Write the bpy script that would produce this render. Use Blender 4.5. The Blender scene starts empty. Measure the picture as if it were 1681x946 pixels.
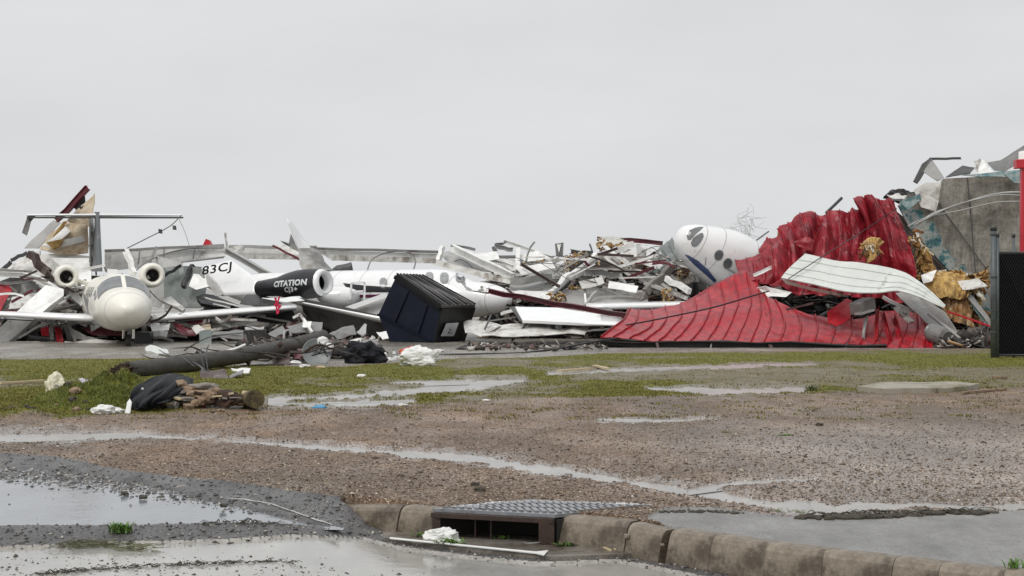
import bpy, bmesh, math, random
import numpy as np
from mathutils import Vector, Matrix, noise as mn
SC = bpy.context.scene
COL = SC.collection
# ---------------------------------------------------------------- camera
F, H, CX, HY = 2800.0, 1.6, 840.5, 473.0      # focal length (photo px), eye height, centre column, horizon row
cam = bpy.data.cameras.new('camera'); cam.sensor_width = 36; cam.lens = F/1681*36
cam.clip_start = .1; cam.clip_end = 9000
co = bpy.data.objects.new('camera', cam); COL.objects.link(co)
co.location = (0, 0, H); co.rotation_euler = (math.radians(90), 0, 0); SC.camera = co
# ---------------------------------------------------------------- sky and light
SUN_EL, SUN_AZ = math.radians(52), math.radians(215)   # azimuth from +Y clockwise
w = bpy.data.worlds.new('World'); SC.world = w; w.use_nodes = True
nt = w.node_tree; nt.nodes.clear(); N = nt.nodes.new; L = nt.links.new
out = N('ShaderNodeOutputWorld'); bg = N('ShaderNodeBackground'); L(bg.outputs[0], out.inputs[0]); bg.inputs[1].default_value = .1
sky = N('ShaderNodeTexSky'); sky.sky_type = 'NISHITA'; sky.sun_disc = False; sky.sun_elevation = SUN_EL; sky.sun_rotation = SUN_AZ
sky.air_density = 1.5; sky.dust_density = 4
tc = N('ShaderNodeTexCoord'); sep = N('ShaderNodeSeparateXYZ'); L(tc.outputs['Generated'], sep.inputs[0])
ramp = N('ShaderNodeValToRGB'); L(sep.outputs['Z'], ramp.inputs[0])
e = ramp.color_ramp.elements
e[0].position = 0.0; e[0].color = (.715, .725, .735, 1)
e[1].position = 1.0; e[1].color = (.95, .97, 1.0, 1)
x = e.new(.10); x.color = (.705, .713, .725, 1)
x = e.new(.35); x.color = (.70, .71, .725, 1)
mp = N('ShaderNodeMapping'); mp.inputs['Scale'].default_value = (2.2, 2.2, 9); L(tc.outputs['Generated'], mp.inputs[0])
ns = N('ShaderNodeTexNoise'); ns.inputs['Scale'].default_value = 1.6; ns.inputs['Detail'].default_value = 4; L(mp.outputs[0], ns.inputs[0])
mr = N('ShaderNodeMapRange'); mr.inputs['From Min'].default_value = .3; mr.inputs['From Max'].default_value = .7
mr.inputs['To Min'].default_value = 9.7; mr.inputs['To Max'].default_value = 10.8; L(ns.outputs[0], mr.inputs[0])
vm = N('ShaderNodeVectorMath'); vm.operation = 'SCALE'; L(ramp.outputs[0], vm.inputs[0]); L(mr.outputs[0], vm.inputs['Scale'])
mx = N('ShaderNodeMix'); mx.data_type = 'RGBA'; mx.inputs[0].default_value = .96
L(sky.outputs[0], mx.inputs[6]); L(vm.outputs[0], mx.inputs[7]); L(mx.outputs[2], bg.inputs[0])
sd = bpy.data.lights.new('sun', 'SUN'); sd.energy = 1.5; sd.angle = math.radians(25); sd.color = (1, .955, .89)
so = bpy.data.objects.new('sun', sd); COL.objects.link(so)
so.rotation_euler = (math.radians(90)-SUN_EL, 0, math.pi-SUN_AZ)
so.location = (-20, -20, 60)
vs = SC.view_settings; vs.view_transform = 'Standard'; vs.look = 'None'; vs.gamma = 1; vs.exposure = 0.0; vs.use_curve_mapping = False
# ---------------------------------------------------------------- helpers
R = random.Random(7)
def P(px, py, Y): return Vector(((px-CX)*Y/F, Y, H-(py-HY)*Y/F))
def G(px, py, z=0.0):
    Y = F*(H-z)/(py-HY); return Vector(((px-CX)*Y/F, Y, z))
WL = {}
def tag(o, label=None, cat=None, group=None, kind=None):
    if label: o['label'] = label
    if cat: o['category'] = cat
    if group: o['group'] = group
    if kind: o['kind'] = kind
    return o
def obj(name, bm, mat, parent=None, label=None, cat=None, group=None, kind=None, smooth=False, solid=0, bevel=0, mats=None):
    """links a bmesh given in world coordinates as one object with its origin at its base (top level) or centre (part)"""
    vs_ = [v.co for v in bm.verts]
    lo = Vector((min(v.x for v in vs_), min(v.y for v in vs_), min(v.z for v in vs_)))
    hi = Vector((max(v.x for v in vs_), max(v.y for v in vs_), max(v.z for v in vs_)))
    c = (lo+hi)/2
    if parent is None: c.z = lo.z
    bmesh.ops.translate(bm, vec=-c, verts=bm.verts)
    me = bpy.data.meshes.new(name); bm.to_mesh(me); bm.free()
    for m in (mats or [mat]): me.materials.append(m)
    if smooth:
        me.polygons.foreach_set('use_smooth', [True]*len(me.polygons))
    o = bpy.data.objects.new(name, me); COL.objects.link(o)
    if parent is not None:
        o.parent = parent; o.location = c-WL[parent.name]
    else: o.location = c
    WL[o.name] = c.copy()
    if solid:
        s = o.modifiers.new('thickness', 'SOLIDIFY'); s.thickness = solid; s.offset = 0
    if bevel:
        s = o.modifiers.new('bevel', 'BEVEL'); s.width = bevel; s.segments = 2; s.limit_method = 'ANGLE'
    return tag(o, label, cat, group, kind)
def empty(name, loc, label, cat, group=None, kind=None):
    o = bpy.data.objects.new(name, None); COL.objects.link(o); o.location = loc; o.empty_display_size = .3
    WL[o.name] = Vector(loc); return tag(o, label, cat, group, kind)
# ---- materials
MATS = {}
def mat(key, base, rough=.5, metal=0, var=.18, scale=2.5, dirt=None, damt=.0, dscale=1.2, bump=0, bscale=30, spec=.5, coat=0, stretch=None):
    if key in MATS: return MATS[key]
    m = bpy.data.materials.new(key); m.use_nodes = True; nt = m.node_tree; N = nt.nodes.new; L = nt.links.new
    b = nt.nodes['Principled BSDF']; b.inputs['Roughness'].default_value = rough; b.inputs['Metallic'].default_value = metal
    b.inputs['Specular IOR Level'].default_value = spec; b.inputs['Coat Weight'].default_value = coat
    tc = N('ShaderNodeTexCoord'); vec = tc.outputs['Object']
    if stretch:
        mp = N('ShaderNodeMapping'); mp.inputs['Scale'].default_value = stretch; L(vec, mp.inputs[0]); vec = mp.outputs[0]
    n1 = N('ShaderNodeTexNoise'); n1.inputs['Scale'].default_value = scale; n1.inputs['Detail'].default_value = 6; n1.inputs['Roughness'].default_value = .65; L(vec, n1.inputs[0])
    cr = N('ShaderNodeValToRGB'); L(n1.outputs[0], cr.inputs[0])
    cr.color_ramp.elements[0].position = .3; cr.color_ramp.elements[1].position = .7
    cr.color_ramp.elements[0].color = tuple(c*(1-var) for c in base)+(1,)
    cr.color_ramp.elements[1].color = tuple(min(1, c*(1+var)) for c in base)+(1,)
    col = cr.outputs[0]
    if dirt:
        n2 = N('ShaderNodeTexNoise'); n2.inputs['Scale'].default_value = dscale; n2.inputs['Detail'].default_value = 9; n2.inputs['Roughness'].default_value = .7; L(vec, n2.inputs[0])
        r2 = N('ShaderNodeValToRGB'); L(n2.outputs[0], r2.inputs[0])
        r2.color_ramp.elements[0].position = max(0, .62-damt*.4); r2.color_ramp.elements[1].position = max(.1, .78-damt*.3)
        r2.color_ramp.elements[0].color = (0, 0, 0, 1); r2.color_ramp.elements[1].color = (1, 1, 1, 1)
        mx = N('ShaderNodeMix'); mx.data_type = 'RGBA'; L(r2.outputs[0], mx.inputs[0]); L(col, mx.inputs[6]); mx.inputs[7].default_value = tuple(dirt)+(1,)
        col = mx.outputs[2]
    L(col, b.inputs['Base Color'])
    if bump:
        n3 = N('ShaderNodeTexNoise'); n3.inputs['Scale'].default_value = bscale; n3.inputs['Detail'].default_value = 5; L(vec, n3.inputs[0])
        bp = N('ShaderNodeBump'); bp.inputs['Strength'].default_value = bump; bp.inputs['Distance'].default_value = .02
        L(n3.outputs[0], bp.inputs['Height']); L(bp.outputs[0], b.inputs['Normal'])
    MATS[key] = m; return m
GR = (.16, .13, .10)
WHITE = mat('white_paint', (.80, .80, .78), .38, dirt=GR, damt=.12)
WHITEJ = mat('aircraft_white', (.82, .825, .825), .22, var=.05, dirt=(.42, .40, .36), damt=.05, coat=.5)
CREAM = mat('aircraft_cream', (.82, .80, .72), .38, var=.06, dirt=(.42, .39, .30), damt=.15, dscale=2, coat=.1)
DWHITE = mat('dirty_white', (.64, .63, .60), .5, dirt=GR, damt=.35, dscale=1.8)
PALE = mat('pale_panel', (.62, .64, .61), .38, var=.08, dirt=(.25, .25, .2), damt=.1, dscale=3)
LGREY = mat('light_grey_metal', (.38, .38, .37), .45, dirt=GR, damt=.3)
GREY = mat('grey_metal', (.20, .20, .195), .45, dirt=(.08, .06, .05), damt=.3)
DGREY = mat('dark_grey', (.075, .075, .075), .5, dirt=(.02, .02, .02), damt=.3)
GREEN = mat('green_grey_metal', (.13, .15, .14), .4, dirt=(.3, .3, .28), damt=.2)
BLACK = mat('black_paint', (.014, .014, .016), .35)
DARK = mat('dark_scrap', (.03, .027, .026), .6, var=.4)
MAROON = mat('maroon_paint', (.13, .018, .028), .4, dirt=(.05, .03, .03), damt=.3)
RED = mat('red_sheet_metal', (.38, .010, .019), .36, var=.32, scale=2.2, stretch=(2.2, 2.2, .6), dirt=(.17, .010, .016), damt=.4, dscale=1.6, coat=.12, spec=.4, bump=.12, bscale=5)
RED2 = mat('red_upper_metal', (.31, .018, .030), .42, var=.35, scale=2.4, stretch=(2.4, 2.4, .5), dirt=(.11, .010, .015), damt=.45, dscale=1.4, coat=.05, spec=.35, bump=.15, bscale=5)
REDP = mat('red_paint', (.52, .02, .035), .35)
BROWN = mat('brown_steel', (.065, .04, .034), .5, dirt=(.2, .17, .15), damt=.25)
TIMBER = mat('grey_timber', (.22, .20, .18), .7, var=.35, scale=3, stretch=(1, 1, 6), bump=.3)
PALEWOOD = mat('pale_timber', (.52, .42, .27), .7, var=.2)
NAVY = mat('navy_dumpster_paint', (.004, .006, .017), .45, var=.3, dirt=(.010, .011, .018), damt=.3, spec=.2)
BLKPLASTIC = mat('black_plastic', (.007, .007, .008), .45, spec=.2)
LIDM = mat('dumpster_lid', (.05, .045, .043), .45, var=.3, dirt=(.12, .11, .10), damt=.3)
TARP = mat('black_tarp', (.012, .013, .016), .62, var=.5, bump=.3, bscale=14, spec=.18)
BAG = mat('white_plastic_bag', (.72, .72, .70), .4, var=.05)
BAGY = mat('yellowish_plastic_bag', (.66, .63, .48), .4, var=.08, dirt=(.3, .28, .18), damt=.25, dscale=6)
FOAM = mat('insulation_yellow', (.52, .34, .12), .85, var=.4, scale=7, dirt=(.16, .07, .03), damt=.35, dscale=4, bump=.6, bscale=18)
FOAMO = mat('insulation_orange', (.30, .16, .06), .85, var=.4, scale=9, dirt=(.6, .5, .35), damt=.3, dscale=5, bump=.6, bscale=20)
BEIGE = mat('beige_insulation_sheet', (.56, .48, .36), .7, var=.18, scale=3, dirt=(.36, .20, .08), damt=.3, dscale=2.2, bump=.4, bscale=6)
GLASS = mat('dark_window_glass', (.10, .11, .12), .08, var=.25, scale=4)
CGLASS = mat('cockpit_glass', (.17, .18, .18), .12, var=.3, scale=3)
RUBBER = mat('tyre_rubber', (.015, .015, .015), .7)
STEEL = mat('galvanised_steel', (.28, .29, .29), .38, metal=.4, dirt=(.12, .11, .1), damt=.3)
POLE = mat('weathered_pole_wood', (.066, .058, .05), .55, var=.45, scale=4, stretch=(2, 9, 9), dirt=(.035, .03, .026), damt=.4, bump=.8, bscale=16)
ROT = mat('rotten_wood', (.045, .025, .015), .9, var=.5, bump=1)
STONE = mat('brown_stone', (.27, .185, .115), .65, var=.35, scale=5, dirt=(.09, .06, .04), damt=.4, dscale=4, bump=.7, bscale=22)
STONEG = mat('grey_stone', (.27, .25, .225), .6, var=.25, scale=5, dirt=(.1, .085, .06), damt=.4, dscale=4, bump=.5, bscale=22)
CONC = mat('kerb_concrete', (.29, .242, .185), .45, var=.35, scale=4, dirt=(.085, .066, .046), damt=.6, dscale=3.4, bump=.22, bscale=38)
CONCG = mat('wet_concrete', (.21, .19, .165), .32, var=.25, scale=5, dirt=(.07, .055, .04), damt=.45, dscale=3, bump=.4, bscale=50)
RUSTY = mat('rusty_drain_steel', (.05, .027, .018), .5, var=.4, scale=8, dirt=(.015, .01, .008), damt=.4, bump=.2, bscale=60)
DRAINDARK = mat('drain_interior', (.02, .017, .014), .8, var=.4)
GRATE = mat('drain_plate_steel', (.24, .25, .27), .26, metal=.4, var=.2, scale=9, dirt=(.09, .06, .045), damt=.25, dscale=6)
ORANGE = mat('orange_plastic', (.62, .10, .03), .4, var=.1)
BLUEP = mat('blue_plastic', (.08, .28, .48), .4)
LEAF = mat('weed_green', (.10, .19, .03), .5, var=.4, scale=20)
LEAFD = mat('dry_weed', (.11, .12, .05), .7, var=.4, scale=20)
TEAL = mat('teal_paint', (.065, .17, .19), .6, var=.35, scale=3, dirt=(.34, .36, .34), damt=.55, dscale=4)
STRIPE = mat('blue_stripe', (.05, .075, .18), .3)
PURPLE = mat('purple_stripe', (.12, .01, .05), .3)
SILVER = mat('silver_lettering', (.62, .64, .66), .3)
MESHM = mat('black_fence_slat', (.004, .004, .005), .7, spec=.1)
POSTM = mat('fence_post_steel', (.085, .10, .105), .42, var=.2, scale=8, dirt=(.03, .03, .03), damt=.35)
SATIN = mat('dish_grey', (.24, .26, .26), .45)
RIBBON = mat('red_ribbon', (.55, .01, .06), .6)
WIREM = mat('cable_grey', (.33, .33, .33), .5)
# ---- shapes
def bm_new(): return bmesh.new()
def box_between(bm, p0, p1, w, h, up=Vector((0, 0, 1)), kind='box', bend=0, seg=1, rnd=None):
    d = (p1-p0); L_ = d.length; d.normalize()
    s = d.cross(up)
    if s.length < 1e-3: s = d.cross(Vector((0, 1, 0)))
    s.normalize(); u = s.cross(d).normalized()
    t = max(.012, min(w, h)*.12)
    if kind == 'box': prof = [(-w/2, -h/2), (w/2, -h/2), (w/2, h/2), (-w/2, h/2)]
    elif kind == 'C': prof = [(-w/2, -h/2), (w/2, -h/2), (w/2, -h/2+t), (-w/2+t, -h/2+t), (-w/2+t, h/2-t), (w/2, h/2-t), (w/2, h/2), (-w/2, h/2)]
    elif kind == 'L': prof = [(-w/2, -h/2), (w/2, -h/2), (w/2, -h/2+t), (-w/2+t, -h/2+t), (-w/2+t, h/2), (-w/2, h/2)]
    else: prof = [(-w/2, -h/2), (w/2, -h/2), (w/2, -h/2+t), (t/2, -h/2+t), (t/2, h/2-t), (w/2, h/2-t), (w/2, h/2), (-w/2, h/2), (-w/2, h/2-t), (-t/2, h/2-t), (-t/2, -h/2+t), (-w/2, -h/2+t)]
    rings = []
    for i in range(seg+1):
        f = i/seg; c = p0.lerp(p1, f)
        if bend: c = c+u*bend*math.sin(math.pi*f)
        tw = 0 if rnd is None or i in (0,) else rnd.uniform(-.12, .12)
        if rnd is not None and 0 < i < seg: c = c+u*rnd.uniform(-.25, .25)*h+s*rnd.uniform(-.2, .2)*w
        ca, sa = math.cos(tw), math.sin(tw)
        rings.append([bm.verts.new(c+s*(a*ca-b*sa)+u*(a*sa+b*ca)) for a, b in prof])
    n = len(prof)
    for i in range(seg):
        for j in range(n):
            bm.faces.new((rings[i][j], rings[i][(j+1) % n], rings[i+1][(j+1) % n], rings[i+1][j]))
    bm.faces.new(rings[0][::-1]); bm.faces.new(rings[-1])
def tube(bm, pts, r, n=8, r1=None, cap=True):
    pts = [Vector(p) for p in pts]; rings = []
    for i, p in enumerate(pts):
        d = (pts[min(i+1, len(pts)-1)]-pts[max(i-1, 0)]).normalized()
        a = d.cross(Vector((0, 0, 1)));
        if a.length < .05: a = d.cross(Vector((1, 0, 0)))
        a.normalize(); b = d.cross(a)
        rr = r if r1 is None else r+(r1-r)*i/(len(pts)-1)
        rings.append([bm.verts.new(p+(a*math.cos(2*math.pi*k/n)+b*math.sin(2*math.pi*k/n))*rr) for k in range(n)])
    for i in range(len(rings)-1):
        for k in range(n): bm.faces.new((rings[i][k], rings[i][(k+1) % n], rings[i+1][(k+1) % n], rings[i+1][k]))
    if cap: bm.faces.new(rings[0][::-1]); bm.faces.new(rings[-1])
def curve_pts(ctrl, n=10):
    out = []; c = [Vector(p) for p in ctrl]
    for i in range(len(c)-1):
        p0 = c[max(i-1, 0)]; p1 = c[i]; p2 = c[i+1]; p3 = c[min(i+2, len(c)-1)]
        for k in range(n):
            t = k/n
            out.append(.5*((2*p1)+(p2-p0)*t+(2*p0-5*p1+4*p2-p3)*t*t+(3*p1-p0-3*p2+p3)*t**3))
    out.append(c[-1]); return out
def cable(name, ctrl, r, m, label, cat='cable', group=None, parent=None, n=8):
    bm = bm_new(); tube(bm, curve_pts(ctrl, n), r, 5)
    return obj(name, bm, m, parent, label, cat, group, smooth=True)
def beam(ax, ay, aY, bx, by, bY, wpx, m, label, name='steel_beam', cat='beam', kind='C', dpx=None, seg=4, bend=0, group=None, parent=None, jit=True):
    p0, p1 = P(ax, ay, aY), P(bx, by, bY); Y = (aY+bY)/2
    h = wpx*Y/F; w_ = (dpx or wpx*.8)*Y/F
    up = Vector((0, 0, 1)) if abs((p1-p0).normalized().z) < .95 else Vector((1, 0, 0))
    if parent is not None: cat = None
    bm = bm_new(); box_between(bm, p0, p1, w_, h, up, kind, bend, seg, R if jit else None)
    return obj(name, bm, m, parent, label, cat, group)
def crumple(bm, amp, freq, seed=0, aniso=None):
    bm.normal_update(); o = Vector((seed*3.7, seed*1.3, seed*7.1)); mv = []
    for v in bm.verts:
        q = v.co.copy()
        if aniso: q = Vector((q.x*aniso[0], q.y*aniso[1], q.z*aniso[2]))
        d = mn.noise(q*freq+o)*amp+mn.noise(q*freq*2.7+o)*amp*.4
        mv.append(v.normal*d)
    for v, d in zip(bm.verts, mv): v.co += d
def poly(pts, m, label=None, name='metal_sheet', cat='sheet', thick=.02, amp=.05, freq=1.5, cuts=3, group=None, parent=None, smooth=False, aniso=None, kind=None):
    """an irregular bent plate through points (px, py, Y)"""
    bm = bm_new(); vs_ = [bm.verts.new(P(*p)) for p in pts]
    if len(vs_) > 4:
        c = bm.verts.new(sum((v.co for v in vs_), Vector())/len(vs_))
        for i in range(len(vs_)): bm.faces.new((vs_[i], vs_[(i+1) % len(vs_)], c))
    else: bm.faces.new(vs_); bmesh.ops.triangulate(bm, faces=bm.faces)
    bmesh.ops.subdivide_edges(bm, edges=bm.edges[:], cuts=cuts, use_grid_fill=True)
    bmesh.ops.triangulate(bm, faces=bm.faces)
    crumple(bm, amp, freq, R.random()*9, aniso)
    return obj(name, bm, m, parent, label, cat, group, kind, smooth=smooth, solid=thick)
def lerp_grid(C, u, v):
    """Catmull-Rom through a grid C[row][col] of vectors, u along columns, v along rows in 0..1"""
    def cr(p, t):
        n = len(p)-1; x = min(max(t, 0), 1)*n; i = min(int(x), n-1); f = x-i
        a, b, c, d = p[max(i-1, 0)], p[i], p[i+1], p[min(i+2, n)]
        return .5*((2*b)+(c-a)*f+(2*a-5*b+4*c-d)*f*f+(3*b-a-3*c+d)*f**3)
    return cr([cr(row, u) for row in C], v)
def ribbed(name, C, panels, m, label, cat='sheet', part='metal_panel', rib=.03, ribw=.1, mseg=14, amp=.04, freq=1.2, thick=.012, group=None, seed=1, jag=0, fold=0, foldf=3, tear=None, smooth=False):
    """ribbed sheet metal: every panel between two ribs is a part"""
    C = [[P(*q) if not isinstance(q, Vector) else q for q in row] for row in C]
    base = sum((q for row in C for q in row), Vector())/sum(len(r_) for r_ in C)
    base.z = min(q.z for row in C for q in row)
    root = empty(name, base, label, cat, group)
    us = [0, .02, .02+ribw*.35, .02+ribw*.75, .04+ribw, .35, .65, .9, 1.0]
    hs = [0, .0, 1, 1, 0, .12, -.05, .08, 0]
    off = Vector((seed*2.3, seed*5.1, seed))
    def pos(u, v, h):
        p = lerp_grid(C, u, v); e = 1e-2
        du = lerp_grid(C, min(u+e, 1), v)-lerp_grid(C, max(u-e, 0), v); dv = lerp_grid(C, u, min(v+e, 1))-lerp_grid(C, u, max(v-e, 0))
        n = du.cross(dv)
        n = n.normalized() if n.length > 1e-9 else Vector((0, -1, 0))
        if n.y > 0: n = -n
        d = mn.noise(p*freq+off)*amp+mn.noise(p*freq*3+off)*amp*.35
        if fold: d += fold*(abs(mn.noise(Vector((u*foldf*3, v*foldf*.45, seed))))*2-.4)*min(1, 4*v*(1-v)+.35)+fold*.5*abs(mn.noise(Vector((u*foldf*5+v*2, v*foldf*1.2, seed+4))))
        return p+n*(d+h*rib)
    for k in range(panels):
        j0 = R.uniform(-jag, jag); j1 = R.uniform(-jag, jag)
        v0, v1 = 0, 1
        if tear: v0, v1 = tear(k/panels)
        v0 = max(0, v0+(j0 if jag else 0)); v1 = min(1, v1+(j1 if jag else 0))
        bm = bm_new(); g = []
        for j in range(mseg+1):
            v = v0+(v1-v0)*j/mseg
            g.append([bm.verts.new(pos((k+a*.995)/panels, v, h)) for a, h in zip(us, hs)])
        for j in range(mseg):
            for i in range(len(us)-1): bm.faces.new((g[j][i], g[j][i+1], g[j+1][i+1], g[j+1][i]))
        obj(part, bm, m, root, solid=thick, smooth=smooth)
    return root
def blob(c, r, amp, freq, sub=3, flat=True, seed=0, squash=(1, 1, 1)):
    bm = bm_new(); bmesh.ops.create_icosphere(bm, subdivisions=sub, radius=1)
    o = Vector((seed*1.7, seed*2.9, seed*.7))
    for v in bm.verts:
        d = 1+amp*mn.noise(v.co*freq+o)+amp*.6*(abs(mn.noise(v.co*freq*2.3+o)))
        v.co = Vector((v.co.x*squash[0], v.co.y*squash[1], v.co.z*squash[2]))*d*r
        if flat and v.co.z < -r*squash[2]*.6: v.co.z = -r*squash[2]*.6
    bmesh.ops.translate(bm, vec=Vector(c)+Vector((0, 0, r*squash[2]*.6 if flat else 0)), verts=bm.verts)
    return bm
def rock(c, sx, sy, sz, rnd):
    bm = bm_new(); bmesh.ops.create_icosphere(bm, subdivisions=2, radius=1)
    o = Vector((rnd.random()*50, rnd.random()*50, 0)); rz = Matrix.Rotation(rnd.uniform(0, 6.28), 3, 'Z')@Matrix.Rotation(rnd.uniform(-.3, .3), 3, 'X')
    for v in bm.verts:
        q = v.co; m_ = max(abs(q.x), abs(q.y), abs(q.z)); q = q/(m_**.8)
        q = q*(1+.35*mn.noise(q*1.6+o)+.18*mn.noise(q*4+o))
        v.co = rz@Vector((q.x*sx, q.y*sy, q.z*sz))
    bmesh.ops.translate(bm, vec=Vector(c), verts=bm.verts); return bm
# ================================================================ GROUND
def vnoise(x, y, seed=0):
    xi = np.floor(x).astype(np.int64); yi = np.floor(y).astype(np.int64); fx = x-xi; fy = y-yi
    fx = fx*fx*(3-2*fx); fy = fy*fy*(3-2*fy)
    def h(a, b):
        n = (a*374761393+b*668265263+seed*982451653) & 0xffffffff
        n = ((n ^ (n >> 13))*1274126177) & 0xffffffff
        return ((n ^ (n >> 16)) & 0xffff)/65535.0
    return (h(xi, yi)*(1-fx)+h(xi+1, yi)*fx)*(1-fy)+(h(xi, yi+1)*(1-fx)+h(xi+1, yi+1)*fx)*fy
def fbm(x, y, o=4, seed=0):
    s = 0; a = .5; t = 0
    for i in range(o): s = s+a*vnoise(x*2**i+i*17.3, y*2**i+i*9.1, seed+i); t += a; a *= .5
    return s/t*2-1
def sstep(a, b, x): t = np.clip((x-a)/(b-a), 0, 1); return t*t*(3-2*t)
def dline(X, Y, pts):
    d = np.full(X.shape, 1e9); tt = np.zeros(X.shape); n = len(pts)-1
    for i in range(n):
        ax, ay = pts[i][:2]; bx, by = pts[i+1][:2]; ux, uy = bx-ax, by-ay; l2 = ux*ux+uy*uy
        t = np.clip(((X-ax)*ux+(Y-ay)*uy)/l2, 0, 1); dd = np.hypot(X-ax-t*ux, Y-ay-t*uy)
        m = dd < d; d = np.where(m, dd, d); tt = np.where(m, (i+t), tt)
    return d, tt
def inpoly(X, Y, pts):
    r = np.zeros(X.shape, bool); n = len(pts)
    for i in range(n):
        x0, y0 = pts[i]; x1, y1 = pts[(i+1) % n]
        c = ((y0 > Y) != (y1 > Y)) & (X < (x1-x0)*(Y-y0)/(y1-y0+1e-12)+x0); r ^= c
    return r
def W2(px, py, z=0): g = G(px, py, z); return (g.x, g.y)
RW = -.24                                       # water level on the road
KERB = [W2(px, py) for px, py in [(540, 816), (600, 823), (660, 831), (712, 837), (912, 847), (1015, 857), (1105, 871), (1250, 894), (1345, 905), (1460, 918), (1560, 930), (1681, 943), (1900, 968)]]
EDGE = [W2(px, py) for px, py in [(-300, 735), (0, 746), (100, 752), (170, 768), (300, 785), (430, 800), (500, 812), (540, 816)]]   # asphalt edge against gravel
ROADLINE = EDGE+KERB[1:]
DRAIN = [W2(*p) for p in [(712, 837), (912, 847), (1075, 833), (870, 823)]]
ROADPOLY = ROADLINE+[(6, 2), (-12, 2)]
def r1(x): return -.05-.045*sstep(-3.0, -1.1, np.asarray(x, float))
def rz(x): return -.11-.13*sstep(-1.55, -.7, np.asarray(x, float))
def GW(px, py, dz=0.0):
    g = G(px, py, RW)
    for _ in range(8): g = G(px, py, float(rz(g.x))+dz)
    return g
def PG(px, py):
    g = G(px, py, -.06)
    for _ in range(8): g = G(px, py, float(r1(g.x)))
    return (g.x, g.y)
def WG(px, py): g = GW(px, py); return (g.x, g.y)
PUD1 = [PG(px, py) for px, py in [(-300, 762), (0, 764), (150, 779), (250, 796), (340, 818), (420, 838), (500, 857), (550, 868), (510, 867), (470, 864), (420, 861), (330, 862), (200, 866), (0, 866), (-300, 866)]]
GUT = [WG(px, py) for px, py in [(-300, 905), (0, 902), (200, 894), (380, 890), (520, 884), (600, 886), (640, 896), (760, 915), (880, 927), (1010, 922), (1060, 930), (1200, 960), (1400, 1010), (1400, 1200), (-300, 1200)]]
PAVE = [W2(px, py) for px, py in [(1085, 838), (1160, 836), (1250, 846), (1345, 848), (1430, 848), (1560, 842), (1681, 838), (2200, 830), (2200, 990), (1900, 960), (1681, 936), (1560, 925), (1345, 900), (1250, 890), (1105, 868), (1060, 850)]]
STROKES = [  # puddles on the lot: photo-measured centre lines, half widths
 ([(-200, 717), (0, 717), (120, 716), (235, 713)], [7, 7, 7, 3]),
 ([(235, 714), (400, 724), (480, 730), (580, 736), (680, 744), (760, 750), (840, 762), (900, 771), (980, 783), (1060, 793), (1140, 805), (1200, 815), (1280, 829), (1360, 836)], [3, 3, 3, 4, 6, 7, 7, 7, 7, 7, 8, 9, 12, 10]),
 ([(440, 663), (520, 662), (600, 661), (680, 658)], [3, 5, 6, 3]),
 ([(440, 655), (560, 651), (640, 646), (700, 638), (780, 631), (860, 624)], [3, 4, 6, 7, 7, 3]),
 ([(1060, 637), (1180, 641), (1320, 640)], [2, 5, 4]),
 ([(900, 613), (1000, 608), (1100, 605), (1250, 600), (1340, 597)], [2, 3, 3, 3, 2]),
 ([(1130, 803), (1230, 790), (1340, 786)], [3, 3, 2]),
 ([(1330, 838), (1500, 828), (1620, 832), (1760, 830)], [8, 4, 6, 7]),
 ([(640, 629), (700, 627), (770, 626)], [1.5, 2, 1.5]),
 ([(980, 688), (1080, 690), (1180, 687)], [1.5, 2, 1.5]),
]
GTOP = [(-300, 592), (0, 590), (250, 588), (420, 600), (560, 602), (760, 588), (860, 588), (990, 580), (1530, 574), (1681, 572), (2000, 570)]
GBOT = [(-300, 690), (0, 688), (160, 682), (430, 671), (600, 668), (830, 656), (1060, 650), (1240, 650), (1400, 642), (1681, 638), (2000, 636)]
def interp(x, pts): return np.interp(x, [p[0] for p in pts], [p[1] for p in pts])
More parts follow.
